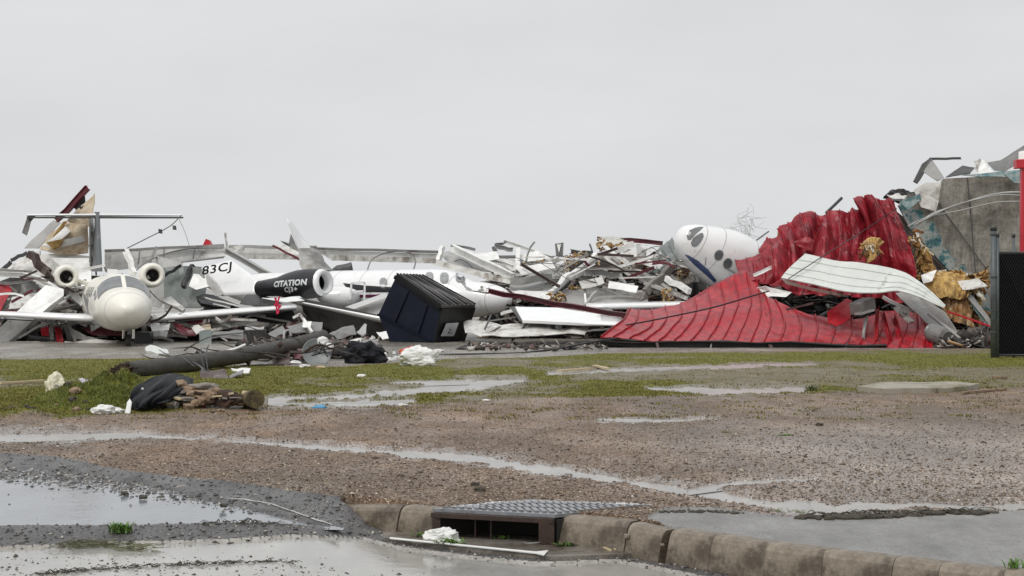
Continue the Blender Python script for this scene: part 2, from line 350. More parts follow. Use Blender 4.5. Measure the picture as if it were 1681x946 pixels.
def ground(x, y):
    """height and cover masks of the ground at world x, y"""
    px = CX+x/y*F; py = HY+F*H/y
    lotn = fbm(x*.9, y*.9, 3, 1)*.012+fbm(x*7, y*7, 3, 5)*.007
    rut = fbm(x*.7+y*.25, y*2.2, 3, 91); h = lotn+.006+rut*.014*sstep(655, 700, py)
    nz = fbm(x*2.3, y*1.1, 4, 9); nzf = fbm(x*8, y*3.2, 3, 19)
    wet = np.zeros(x.shape)
    for pts, hw in STROKES:
        d, t = dline(px, py, pts); wd = np.interp(t, range(len(hw)), hw)
        wd = wd*(1+.6*nz+.9*nzf); m = sstep(1.5, .35, d/np.maximum(wd, .3))
        h = h*(1-m)+(-.033+lotn*1.0+nzf*.012+fbm(x*26, y*20, 2, 29)*.009)*m; wet = np.maximum(wet, sstep(2.6, .8, d/np.maximum(wd, .3)))
    gt, gb = interp(px, GTOP), interp(px, GBOT)
    nn = fbm(x*.55, y*.28, 4, 21)
    nn2 = fbm(x*2.0, y*.9, 3, 33)
    g = sstep(gt-1, gt+3, py)*sstep(gb+4, gb-6, py+nn2*5)
    brown = sstep(880, 1150, px)*sstep(598, 606, py)*sstep(642, 630, py)
    brown = np.maximum(brown, sstep(700, 800, px)*sstep(1000, 800, px)*sstep(588, 592, py)*sstep(604, 596, py))
    cover = np.clip(.86+nn*1.3+nn2*.6-brown*.55, 0, 1)*g*(1-wet)
    apron = sstep(gt+1, gt-2, py)
    # rubble mounds beside the gravel
    def bump(cx, cy, sx, sy, a):
        c = G(cx, cy); return a*np.exp(-((x-c.x)/sx)**2-((y-c.y)/sy)**2)
    md = bump(150, 668, .55, .6, .30)+bump(215, 664, .35, .5, .26)+bump(340, 664, .62, .5, .14)+bump(20, 684, .5, .45, .10)
    md += bump(95, 665, .3, .5, .12)
    h = h+md*(1+.5*fbm(x*5, y*5, 3, 2))
    h = np.where(apron > .5, -.002+fbm(x*.3, y*.3, 2, 3)*.006, h)
    # road side of the kerb line
    road = inpoly(x, y, ROADPOLY)
    dE, _ = dline(x, y, ROADLINE); d1, _ = dline(x, y, PUD1); in1 = inpoly(x, y, PUD1)
    dg, _ = dline(x, y, GUT+[GUT[0]]); ing = inpoly(x, y, GUT)
    d1, _ = dline(x, y, PUD1+[PUD1[0]])
    fine = fbm(x*16, y*16, 3, 44)*.007
    nk = sstep(W2(560, 820)[0]-.2, W2(560, 820)[0]+.3, x)
    s = np.clip(dE/(dE+np.minimum(d1, dg)+.02), 0, 1)
    s1 = np.clip(dE/(dE+d1+.02), 0, 1); s2 = np.clip(d1/(d1+dg+.02), 0, 1)
    RZ = rz(x); RR = r1(x); hr = (RZ+.015)*sstep(0, .85, np.maximum(s, nk*.95))
    left = (RR+.012)*s1*(1-sstep(0, .9, s2))+(RZ+.015)*sstep(0, .9, s2)*np.clip(dE/.3, 0, 1)
    hr = np.where(x < G(600, 823).x, left*(1-nk)+hr*nk, hr); hr = hr+fine*.6+.004*(1-nk)
    strip = sstep(0, .10, np.minimum(d1, dg))
    hr = np.where(in1, RR-.004-.012*sstep(0, .12, d1)+fine*1.2+(.014+fine*1.6)*sstep(.9, .2, (HY+F*(H+.05)/y-764-px*.10)/48)+fbm(x*2, y*2, 3, 61)*.006, hr)
    hr = np.where(ing, RZ-.010*sstep(0, .2, dg)+fine*.6+fbm(x*1.6, y*1.6, 3, 66)*.008*sstep(.2, 1, dg), hr)
    h = np.where(road, hr, h)
    pave = inpoly(x, y, PAVE) & ~road
    dP, _ = dline(x, y, PAVE+[PAVE[0]])
    h = np.where(pave, np.minimum(h, .004)*.15-.004+fbm(x*1.2, y*1.2, 2, 70)*.004, h)
    dK, _ = dline(x, y, KERB)
    h = np.where((dK < .155) & ~road & (x > KERB[0][0]+.1), -.30, h)
    red = np.clip(.5+fbm(x*.35, y*.22, 3, 50)*1.5, 0, 1)
    dry = sstep(1000, 1350, px+nn*200)*sstep(680, 740, py)
    return h, dict(grass=cover, wet=np.maximum(wet, dry*.75), red=red*(1-dry*.7), mud=g, apron=apron), road, ing, pave
rows = list(np.arange(1030, 640, -1.15))+list(np.arange(640, 560, -1.0))+list(np.arange(560, 500, -3))+[497, 494, 490, 486, 483, 480, 478, 476.5, 475.5, 474.7, 474.2]
cols = [-9000, -5000, -2500, -1300, -700, -400, -200, -110]+list(np.arange(-60, 1745, 2.6))+[1790, 1880, 2080, 2400, 3000, 4200, 6700, 10000]
rows = np.array(rows); cols = np.array(cols, float)
YY = F*H/(rows-HY); PXg, Yg = np.meshgrid(cols, YY); Xg = (PXg-CX)*Yg/F
hh, mk, road, ing, pave = ground(Xg, Yg)
hole = inpoly(Xg, Yg, DRAIN)
def faces_of(mask):
    nr, nc = Xg.shape; idx = np.arange(nr*nc).reshape(nr, nc)
    q = np.stack([idx[:-1, :-1], idx[:-1, 1:], idx[1:, 1:], idx[1:, :-1]], -1)
    return q[mask]
def grid_obj(name, m, fm, label=None):
    f = faces_of(fm); used, inv = np.unique(f, return_inverse=True); inv = inv.reshape(f.shape)
    co_ = np.stack([Xg.ravel(), Yg.ravel(), hh.ravel()], -1)[used]
    me = bpy.data.meshes.new(name); me.vertices.add(len(used)); me.vertices.foreach_set('co', co_.ravel())
    me.loops.add(f.size); me.loops.foreach_set('vertex_index', inv.ravel().astype(np.int32))
    me.polygons.add(len(f)); me.polygons.foreach_set('loop_start', np.arange(0, f.size, 4, dtype=np.int32)); me.polygons.foreach_set('loop_total', np.full(len(f), 4, np.int32))
    me.update(calc_edges=True); me.polygons.foreach_set('use_smooth', [True]*len(f))
    for k, a in mk.items():
        at = me.attributes.new(k, 'FLOAT', 'POINT'); at.data.foreach_set('value', a.ravel()[used].astype(np.float32))
    me.materials.append(m); o = bpy.data.objects.new(name, me); COL.objects.link(o); WL[name] = Vector()
    return tag(o, label, kind='structure')
class NB:
    """small node-building helper"""
    def __init__(s, key):
        s.m = bpy.data.materials.new(key); s.m.use_nodes = True; s.nt = s.m.node_tree; s.b = s.nt.nodes['Principled BSDF']
        s.tc = s.nt.nodes.new('ShaderNodeTexCoord').outputs['Object']
    def n(s, t, **k):
        o = s.nt.nodes.new(t)
        for a, v in k.items(): setattr(o, a, v)
        return o
    def l(s, a, b): s.nt.links.new(a, b)
    def noise(s, sc, det=5, rough=.6, stretch=None):
        v = s.tc
        if stretch: q = s.n('ShaderNodeMapping'); q.inputs['Scale'].default_value = stretch; s.l(v, q.inputs[0]); v = q.outputs[0]
        o = s.n('ShaderNodeTexNoise'); o.inputs['Scale'].default_value = sc; o.inputs['Detail'].default_value = det; o.inputs['Roughness'].default_value = rough; s.l(v, o.inputs[0]); return o.outputs[0]
    def voro(s, sc, out='Color'):
        o = s.n('ShaderNodeTexVoronoi'); o.inputs['Scale'].default_value = sc; s.l(s.tc, o.inputs[0]); return o.outputs[out]
    def ramp(s, f, stops):
        o = s.n('ShaderNodeValToRGB'); s.l(f, o.inputs[0]); e = o.color_ramp.elements
        while len(e) < len(stops): e.new(.5)
        for q, (p, c) in zip(e, stops): q.position = p; q.color = (tuple(c)+(1,)) if isinstance(c, tuple) else (c, c, c, 1)
        return o.outputs[0]
    def mix(s, f, a, b):
        o = s.n('ShaderNodeMix', data_type='RGBA')
        for k, v in ((0, f), (6, a), (7, b)):
            if isinstance(v, (int, float)): o.inputs[k].default_value = v if k == 0 else (v, v, v, 1)
            elif isinstance(v, tuple): o.inputs[k].default_value = v+(1,)
            else: s.l(v, o.inputs[k])
        return o.outputs[2]
    def math(s, op, a, b=0.0):
        o = s.n('ShaderNodeMath', operation=op)
        for k, v in ((0, a), (1, b)):
            if isinstance(v, (int, float)): o.inputs[k].default_value = v
            else: s.l(v, o.inputs[k])
        return o.outputs[0]
    def attr(s, k): o = s.n('ShaderNodeAttribute'); o.attribute_name = k; return o.outputs['Fac']
    def bump(s, h, st, dist, prev=None):
        o = s.n('ShaderNodeBump'); o.inputs['Strength'].default_value = st; o.inputs['Distance'].default_value = dist; s.l(h, o.inputs['Height'])
        if prev: s.l(prev, o.inputs['Normal'])
        return o.outputs[0]
# gravel / grass ground
q = NB('lot_ground')
vc = q.voro(105); sepc = q.n('ShaderNodeSeparateColor'); q.l(vc, sepc.inputs[0])
dots = q.ramp(sepc.outputs[0], [(0, (.055, .036, .023)), (.30, (.108, .075, .048)), (.62, (.158, .112, .076)), (.88, (.23, .17, .12)), (1, (.50, .43, .35))])
dotr = q.ramp(sepc.outputs[0], [(0, (.036, .022, .013)), (.30, (.105, .064, .036)), (.62, (.175, .108, .064)), (.88, (.26, .17, .11)), (1, (.58, .48, .39))])
dotg = q.ramp(sepc.outputs[0], [(0, (.06, .05, .045)), (.35, (.20, .165, .145)), (.7, (.33, .28, .245)), (1, (.60, .56, .52))])
c = q.mix(q.attr('red'), dots, dotr)
c = q.mix(q.math('MULTIPLY', q.attr('wet'), .8), c, dotg)
blotch = q.ramp(q.noise(.8, 8, .72, (1, .40, 1)), [(.30, .55), (.5, .95), (.68, 1.6)])
mulc = q.n('ShaderNodeMix', data_type='RGBA', blend_type='MULTIPLY'); mulc.inputs[0].default_value = 1; q.l(c, mulc.inputs[6]); q.l(blotch, mulc.inputs[7])
c = mulc.outputs[2]
mudc = q.ramp(q.noise(6, 7, .7), [(.3, (.075, .062, .032)), (.55, (.15, .125, .062)), (.72, (.22, .185, .11))])
c = q.mix(q.attr('mud'), c, mudc)
grs = q.ramp(q.noise(3.2, 7, .75), [(.28, (.055, .065, .012)), (.5, (.125, .13, .016)), (.72, (.20, .175, .028))])
gm = q.ramp(q.math('ADD', q.attr('grass'), q.math('MULTIPLY', q.math('SUBTRACT', q.noise(9, 6, .7), .5), 1.3)), [(.35, 0.0), (.62, 1.0)])
c = q.mix(gm, c, grs)
apc = q.ramp(q.noise(.9, 9, .75, (1, .35, 1)), [(.3, (.10, .085, .068)), (.5, (.21, .19, .16)), (.7, (.38, .36, .33))])
c = q.mix(q.attr('apron'), c, apc); q.l(c, q.b.inputs['Base Color'])
q.b.inputs['Specular IOR Level'].default_value = .32; wetn = q.ramp(q.noise(1.3, 6, .7, (1, .5, 1)), [(.35, .7), (.62, .38)])
rg = q.mix(q.attr('wet'), wetn, .22); rg = q.mix(gm, rg, .85); rg = q.mix(q.attr('apron'), rg, q.ramp(q.noise(.5, 5, .6, (1, .4, 1)), [(.4, .5), (.55, .18)])); q.l(rg, q.b.inputs['Roughness'])
hb = q.voro(105, 'Distance'); b1 = q.bump(hb, .5, -.006); b2 = q.bump(q.noise(14, 5), .6, .02, b1); q.l(b2, q.b.inputs['Normal'])
LOT = q.m
# asphalt with grit, paler where the gutter pan is concrete
q = NB('wet_asphalt')
g1 = q.ramp(q.noise(90, 4, .8), [(.35, (.045, .044, .045)), (.58, (.115, .11, .107)), (.72, (.30, .285, .265))])
g2 = q.ramp(q.noise(2.4, 8, .75, (1, .5, 1)), [(.3, .55), (.7, 1.6)])
mm = q.n('ShaderNodeMix', data_type='RGBA', blend_type='MULTIPLY'); mm.inputs[0].default_value = 1; q.l(g1, mm.inputs[6]); q.l(g2, mm.inputs[7])
q.l(mm.outputs[2], q.b.inputs['Base Color']); q.l(q.ramp(q.noise(3, 6, .7), [(.35, .5), (.65, .28)]), q.b.inputs['Roughness'])
q.l(q.bump(q.noise(120, 3, .8), .8, .01), q.b.inputs['Normal']); ASPH = q.m
q = NB('gutter_concrete')
g1 = q.ramp(q.noise(9, 8, .75), [(.3, (.16, .14, .12)), (.5, (.33, .31, .28)), (.7, (.46, .44, .41))])
q.l(g1, q.b.inputs['Base Color']); q.b.inputs['Roughness'].default_value = .3; q.l(q.bump(q.noise(70, 4, .8), .5, .01), q.b.inputs['Normal']); GUTM = q.m
q = NB('wet_pavement')
g1 = q.ramp(q.noise(70, 5, .8), [(.32, (.13, .127, .12)), (.52, (.225, .222, .215)), (.72, (.33, .32, .305))])
g2 = q.ramp(q.noise(1.6, 9, .78, (1, .5, 1)), [(.3, .6), (.7, 1.4)])
mm = q.n('ShaderNodeMix', data_type='RGBA', blend_type='MULTIPLY'); mm.inputs[0].default_value = 1; q.l(g1, mm.inputs[6]); q.l(g2, mm.inputs[7])
q.l(mm.outputs[2], q.b.inputs['Base Color']); q.l(q.ramp(q.noise(1.2, 7, .75, (1, .5, 1)), [(.35, .8), (.62, .5)]), q.b.inputs['Roughness'])
q.l(q.bump(q.noise(80, 3, .8), .35, .008), q.b.inputs['Normal']); PAVEM = q.m
# water
def water_mat(key, tint, rough, rip):
    q = NB(key); q.b.inputs['Roughness'].default_value = rough; q.b.inputs['IOR'].default_value = 1.36
    q.l(q.ramp(q.noise(1.5, 6, .7, (1, .45, 1)), [(.3, tuple(c*.75 for c in tint)), (.7, tuple(c*1.2 for c in tint))]), q.b.inputs['Base Color'])
    q.l(q.bump(q.noise(26, 4, .6, (1, .6, 1)), rip, .004, q.bump(q.noise(5, 3), rip, .01)), q.b.inputs['Normal']); return q.m
WAT = water_mat('puddle_water', (.34, .33, .31), .24, .35)
WATR = water_mat('road_water', (.20, .215, .235), .10, .3)
WATG = water_mat('gutter_water', (.36, .35, .325), .10, .25)
fc = lambda a: a[:-1, :-1]
FR, FG, FP, FHo = fc(road), fc(ing & road), fc(pave), fc(hole) | (hole[1:, 1:]) 
ap = fc(mk['apron']) > .5
grid_obj('ground', LOT, ~FR & ~FP & ~FHo & ~ap)
grid_obj('apron', LOT, ap)
grid_obj('road', ASPH, FR & ~FG & ~FHo)
grid_obj('gutter', GUTM, FG & ~FHo)
grid_obj('pavement', PAVEM, FP & ~FHo & ~FR)
def sheet_water(name, pts, z, m):
    bm = bm_new(); vs_ = [bm.verts.new((x, y, z)) for x, y in pts]; bm.faces.new(vs_); bmesh.ops.triangulate(bm, faces=bm.faces); bm.normal_update()
    if sum(f.normal.z for f in bm.faces) < 0: bmesh.ops.reverse_faces(bm, faces=bm.faces)
    obj(name, bm, m, kind='structure')
for si, (pts, hw) in enumerate(STROKES):
    up = [W2(p[0], p[1]-k*1.9-2) for p, k in zip(pts, hw)]; dn = [W2(p[0], p[1]+k*1.9+2) for p, k in zip(pts, hw)]
    sheet_water('puddle', dn+up[::-1], -.019+si*.0013, WAT)
def grow(pts, k):
    c = np.mean(pts, 0); return [tuple(np.array(p)+(np.array(p)-c)/np.linalg.norm(np.array(p)-c)*k) for p in pts]
def flow_water(poly_, zf, m, pad, nx=90, ny=50, lim=None):
    gx = np.linspace(max(-9, min(p[0] for p in poly_)), max(p[0] for p in poly_)+pad, nx); gy = np.linspace(max(6, min(p[1] for p in poly_)-pad), max(p[1] for p in poly_)+pad, ny)
    cx_, cy_ = np.meshgrid((gx[1:]+gx[:-1])/2, (gy[1:]+gy[:-1])/2); d_, _ = dline(cx_, cy_, poly_+[poly_[0]])
    ok = (inpoly(cx_, cy_, poly_) | (d_ < pad)) & inpoly(cx_, cy_, ROADPOLY)
    bm = bm_new(); gv = [[bm.verts.new((x_, y_, float(zf(x_)))) for x_ in gx] for y_ in gy]
    for i in range(ny-1):
        for j in range(nx-1):
            if ok[i, j]: bm.faces.new((gv[i][j], gv[i][j+1], gv[i+1][j+1], gv[i+1][j]))
    bmesh.ops.delete(bm, geom=[v for v in bm.verts if not v.link_faces], context='VERTS')
    obj('puddle', bm, m, kind='structure', smooth=True)
flow_water(PUD1, r1, WATR, .06, 160, 120)
flow_water(GUT, rz, WATG, .05)
# thin film of water running down the asphalt towards the drain
stk = []
for px, py, hwid in [(372, 824, .008), (400, 829, .016), (440, 836, .016), (480, 846, .02), (520, 855, .022), (548, 864, .02)]:
    x_, y_ = PG(px, py)
    for _ in range(10): z_ = float(ground(np.array([x_]), np.array([y_]))[0][0]); g_ = G(px, py, z_); x_, y_ = g_.x, g_.y
    stk.append((x_, y_, hwid))
bm = bm_new(); prev = None
for i in range(len(stk)-1):
    for k in range(12):
        t = k/12; x_, y_, w_ = (stk[i][c]*(1-t)+stk[i+1][c]*t for c in range(3)); w_ *= 1+.5*mn.noise(Vector((x_*14, y_*14, 0)))
        ya, yb = y_-w_, y_+w_; za, zb = (float(ground(np.array([x_]), np.array([v_]))[0][0])+.006 for v_ in (ya, yb))
        cur = (bm.verts.new((x_, ya, za)), bm.verts.new((x_, yb, zb)))
        if prev: bm.faces.new((prev[0], cur[0], cur[1], prev[1]))
        prev = cur
obj('water_film', bm, WATG, kind='structure', smooth=True)
# loose stones: uncountable, one object per patch
def samp(n, fpx, fpy):
    return np.array([G(fpx(), fpy())[:2] for _ in range(n)])
rs = np.random.RandomState(3)
def stones(name, xs, ys, zs, size, palette, label):
    n = len(xs); base = np.array([(1, 0, 0), (0, 1, 0), (-1, 0, 0), (0, -1, 0), (0, 0, 1), (0, 0, -1)], float)
    fcs = np.array([(0, 1, 4), (1, 2, 4), (2, 3, 4), (3, 0, 4), (1, 0, 5), (2, 1, 5), (3, 2, 5), (0, 3, 5)])
    v = base[None]*(1+rs.uniform(-.35, .35, (n, 6, 3))); a = rs.uniform(0, 6.28, n); ca, sa = np.cos(a), np.sin(a)
    s = size[:, None, None]*np.stack([rs.uniform(.7, 1.3, n), rs.uniform(.7, 1.3, n), rs.uniform(.4, .8, n)], -1)[:, None]
    v = v*s; x = v[..., 0]*ca[:, None]-v[..., 1]*sa[:, None]; y = v[..., 0]*sa[:, None]+v[..., 1]*ca[:, None]
    v = np.stack([x+xs[:, None], y+ys[:, None], v[..., 2]+zs[:, None]+size[:, None]*.2], -1).reshape(-1, 3)
    f = (fcs[None]+np.arange(n)[:, None, None]*6).reshape(-1, 3)
    raw_obj(name, v, f, palette, label, rs.randint(0, 1000, n)/1000., 8)
def raw_obj(name, v, f, m, label, rnd, per):
    me = bpy.data.meshes.new(name); me.vertices.add(len(v)); me.vertices.foreach_set('co', v.ravel())
    me.loops.add(f.size); me.loops.foreach_set('vertex_index', f.ravel().astype(np.int32)); k = f.shape[1]
    me.polygons.add(len(f)); me.polygons.foreach_set('loop_start', np.arange(0, f.size, k, dtype=np.int32)); me.polygons.foreach_set('loop_total', np.full(len(f), k, np.int32))
    me.update(calc_edges=True); at = me.attributes.new('rnd', 'FLOAT', 'FACE'); at.data.foreach_set('value', np.repeat(rnd, per).astype(np.float32)[:len(f)])
    me.materials.append(m); o = bpy.data.objects.new(name, me); COL.objects.link(o); WL[name] = Vector(); tag(o, label, name.replace('_', ' '), kind='stuff'); return o
def rnd_mat(key, stops, rough=.5, spec=.5):
    q = NB(key); c = q.ramp(q.attr('rnd'), stops); n2 = q.ramp(q.noise(9, 4), [(.3, .75), (.7, 1.2)])
    mm = q.n('ShaderNodeMix', data_type='RGBA', blend_type='MULTIPLY'); mm.inputs[0].default_value = 1; q.l(c, mm.inputs[6]); q.l(n2, mm.inputs[7])
    q.l(mm.outputs[2], q.b.inputs['Base Color']); q.b.inputs['Roughness'].default_value = rough; q.b.inputs['Specular IOR Level'].default_value = spec; return q.m
STM = rnd_mat('loose_gravel', [(0, (.03, .02, .012)), (.35, (.10, .066, .04)), (.65, (.19, .128, .082)), (.88, (.31, .235, .17)), (1, (.64, .57, .48))], .38)
def rand_px(n, x0, x1, y0, y1, power=1):
    px = rs.uniform(x0, x1, n); py = y0+(y1-y0)*rs.uniform(0, 1, n)**power; Y = F*H/(py-HY); return (px-CX)*Y/F, Y
x, y = rand_px(70000, -40, 1720, 655, 860, .8); h, m_, r_, g_, p_ = ground(x, y)
keep = ~r_ & ~p_ & (rs.uniform(0, 1, len(x)) > m_['mud']*.9) & ~inpoly(x, y, DRAIN) & (rs.uniform(0, 1, len(x)) < np.where(m_['wet'] > .9, .35, 1)); x, y, h = x[keep], y[keep], h[keep]
stones('gravel', x, y, h, rs.gamma(1.6, .0024, len(x))+.0025, STM, 'loose brown and pale gravel strewn over the lot')
x, y = rand_px(26000, -40, 1300, 745, 960, 1); h, m_, r_, g_, p_ = ground(x, y)
keep = r_ & (rs.uniform(0, 1, len(x)) < np.where(g_, .35, 1)); x, y, h = x[keep], y[keep], h[keep]
GRM = rnd_mat('road_grit', [(0, (.03, .028, .028)), (.5, (.10, .095, .09)), (.8, (.24, .22, .20)), (1, (.5, .46, .4))], .4)
stones('grit', x, y, h, rs.gamma(1.8, .0030, len(x))+.002, GRM, 'dark grit washed over the wet road edge')
x, y = rand_px(2600, -40, 1300, 885, 960, 1); h, m_, r_, g_, p_ = ground(x, y)
keep = g_ & (rs.uniform(0, 1, len(x)) < .35+.5*(x < -.9)); x, y = x[keep], y[keep]
stones('floating_bits', x, y, rz(x)-.001, rs.gamma(1.6, .0026, len(x))+.002, rnd_mat('leaf_bits', [(0, (.03, .025, .015)), (.6, (.09, .07, .04)), (1, (.25, .22, .16))], .6), 'tiny dark leaf bits floating on the gutter water')
x, y = rand_px(16000, -40, 430, 752, 835, 1); in_ = inpoly(x, y, PUD1); d_, _ = dline(x, y, [PG(-300, 790), PG(0, 792), PG(150, 806), PG(260, 822), PG(420, 846)])
py_ = HY+F*(H+.06)/y; px_ = CX+x/y*F; lim_ = np.interp(px_, [0, 150, 260, 420], [800, 814, 828, 846])
keep = in_ & (rs.uniform(0, 1, len(x)) < np.clip((lim_-py_)/26, 0, .95)**1.3); x, y = x[keep], y[keep]
stones('shallow_grit', x, y, r1(x)-.002, rs.gamma(1.8, .0034, len(x))+.003, GRM, 'grit breaking the surface at the shallow rim of the road puddle')
# grass blades
def blades(name, x, y, z, ht, wd, m, label):
    n = len(x); a = rs.uniform(0, 6.28, n); lx, ly = rs.normal(0, .45, n)*ht, rs.normal(0, .45, n)*ht
    dx, dy = np.cos(a)*wd, np.sin(a)*wd
    v = np.stack([np.stack([x-dx, y-dy, z-.004], -1), np.stack([x+dx, y+dy, z-.004], -1), np.stack([x+lx, y+ly, z+ht], -1)], 1).reshape(-1, 3)
    raw_obj(name, v, np.arange(n*3).reshape(-1, 3), m, label, rs.uniform(0, 1, n), 1)
GBM = rnd_mat('grass_blade', [(0, (.052, .058, .012)), (.35, (.115, .115, .016)), (.7, (.20, .178, .026)), (.9, (.25, .20, .06)), (1, (.30, .25, .12))], .6, .3)
x, y = rand_px(300000, -60, 1741, 574, 690, .75); h, m_, r_, g_, p_ = ground(x, y)
gn = fbm(x*4, y*4, 3, 12)
keep = (rs.uniform(0, 1, len(x)) < (np.clip(m_['grass']+gn*.5, 0, 1))) & (h > -.02); x, y, h = x[keep], y[keep], h[keep]; gn = gn[keep]
blades('grass', x, y, h, rs.uniform(.006, .024, len(x))*(1+.7*gn.clip(-.5, 1)), .007+rs.uniform(0, .006, len(x)), GBM, 'short patchy olive green grass between gravel and wreckage')
c0 = G(170, 668); x = rs.normal(c0.x, .42, 16000); y = rs.normal(c0.y, .45, 16000); h, m_, r_, g_, p_ = ground(x, y); kp = h > .03
blades('mound_grass', x[kp], y[kp], h[kp], rs.uniform(.02, .055, kp.sum()), np.full(kp.sum(), .006), rnd_mat('mound_blade', [(0, (.07, .085, .02)), (.5, (.16, .20, .03)), (1, (.30, .30, .11))], .6, .3), 'fresh green turf growing over the left rubble mound')
# ================================================================ KERB AND DRAIN
def vlerp(a, b, t): return a+(b-a)*t
def kerb_profile(): return [(-.01, -.30), (.0, -.22), (.018, -.15), (.030, -.09), (.044, -.042), (.062, -.014), (.085, .0), (.165, .004), (.175, -.004), (.175, -.25)]
kroot = empty('kerb', G(1100, 871, -.2), None, None, kind='structure')
def kerb_piece(pts, tilt=0, drop=0, shift=0, fade=(1, 1), m=None, rough=.006, n=16):
    pts = [Vector((p[0], p[1], 0)) for p in pts]; bm = bm_new(); rings = []
    seg = []
    for i in range(len(pts)-1):
        for k in range(n): seg.append(pts[i].lerp(pts[i+1], k/n))
    seg.append(pts[-1])
    for i, p in enumerate(seg):
        f = i/(len(seg)-1); d = (seg[min(i+1, len(seg)-1)]-seg[max(i-1, 0)]).normalized(); b = Vector((-d.y, d.x, 0)); fd = vlerp(fade[0], fade[1], f)
        end = .0*(1 if i in (0, len(seg)-1) else 0)
        r_ = []
        for a, z in kerb_profile():
            zz = z*fd if z > -.1 else z
            zz = (z if fd == 1 else (z+.0-(1-fd)*(.10 if z > -.1 else 0)))
            q = p+b*(a+shift)+Vector((0, 0, zz-drop-tilt*(f-.5)-end))
            q += Vector((1, 1, 1))*0+b*(mn.noise(q*6)+.5*mn.noise(q*30))*rough+Vector((0, 0, 1))*(mn.noise(q*5+Vector((9, 1, 2)))+.5*mn.noise(q*26))*rough*(.8 if z > -.2 else 0)
            r_.append(bm.verts.new(q))
        rings.append(r_)
    for i in range(len(rings)-1):
        for j in range(len(rings[0])-1): bm.faces.new((rings[i][j], rings[i][j+1], rings[i+1][j+1], rings[i+1][j]))
    bm.faces.new(rings[0][::-1]); bm.faces.new(rings[-1]); bmesh.ops.recalc_face_normals(bm, faces=bm.faces)
    return obj('kerb_section', bm, m or CONC, kroot, smooth=False)
def kp(px, py): return W2(px, py)
GAPX = .006
def kl(px0, px1):
    """kerb line between two columns"""
    tab = [(540, 816), (600, 823), (660, 831), (712, 837), (912, 847), (1015, 857), (1105, 871), (1250, 894), (1345, 905), (1460, 918), (1560, 930), (1681, 943), (1900, 968)]
    f = lambda q: kp(q, interp(q, tab)); mid = [t for t in tab if px0+3 < t[0] < px1-3]
    return [f(px0)]+[kp(*t) for t in mid]+[f(px1)]
kerb_piece(kl(548, 648), fade=(.35, .9)); kerb_piece(kl(651, 711), fade=(.9, 1))
kerb_piece(kl(916, 1022)); kerb_piece(kl(1027, 1082), tilt=.016, drop=.012, shift=-.018); kerb_piece(kl(1092, 1161), drop=.004, tilt=-.006)
for a, b in [(1161.6, 1250), (1250.5, 1345), (1345.5, 1460), (1460.6, 1535), (1535.6, 1641), (1641.7, 1761), (1762, 1895)]:
    kerb_piece(kl(a, b), drop=R.uniform(0, .0015))
for i in range(9):   # broken concrete in the cracks
    px = R.choice([1025, 1086, 1088, 1024]); c = G(px+R.uniform(-8, 8), 872+R.uniform(-14, 26), -.09)
    obj('concrete_crumb', rock(c, *(R.uniform(.008, .024) for _ in range(3)), R), CONC, kroot)
# drain
A, B_, C_, D_ = (Vector((p[0], p[1], 0)) for p in DRAIN)     # front left, front right, back right, back left
dr = empty('storm_drain', (A+B_)/2+Vector((0, 0, -.2)), 'rusty steel kerb inlet with a patterned top plate and a dark open mouth', 'drain')
u = (B_-A).normalized(); v = (D_-A); vv = v.normalized(); nrm = Vector((u.y, -u.x, 0))
if nrm.y > 0: nrm = -nrm
Z = Vector((0, 0, 1))
def slab(pts, z0, z1):
    bm = bm_new(); lo = [bm.verts.new(Vector((p[0], p[1], z0))) for p in pts]; hi = [bm.verts.new(Vector((p[0], p[1], z1))) for p in pts]; n = len(pts)
    bm.faces.new(lo[::-1]); bm.faces.new(hi)
    for i in range(n): bm.faces.new((lo[i], lo[(i+1) % n], hi[(i+1) % n], hi[i]))
    bmesh.ops.recalc_face_normals(bm, faces=bm.faces); return bm
obj('top_plate', slab([A+nrm*.02, B_+nrm*.02, C_, D_], -.012, .012), GRATE, dr)
def bar(a, b, w_, h_, m, nm='frame_bar', par=None): bm = bm_new(); box_between(bm, a, b, w_, h_); return obj(nm, bm, m, par or dr, bevel=.003)
bar(A+nrm*.03+Z*-.032, B_+nrm*.03+Z*-.032, .05, .036, RUSTY, 'lintel')
bar(A+nrm*.02+Z*-.05+u*.03, A+nrm*.02+Z*-.30+u*.03, .06, .05, RUSTY, 'side_post')
bar(B_+nrm*.035+Z*-.014-u*.055, B_+nrm*.035+Z*-.30-u*.055, .11, .05, RUSTY, 'side_post')
for f in (.325, .455): bar(A.lerp(B_, f)+Z*-.05-nrm*.05, A.lerp(B_, f)+Z*-.34-nrm*.05, .012, .012, RUSTY, 'divider')
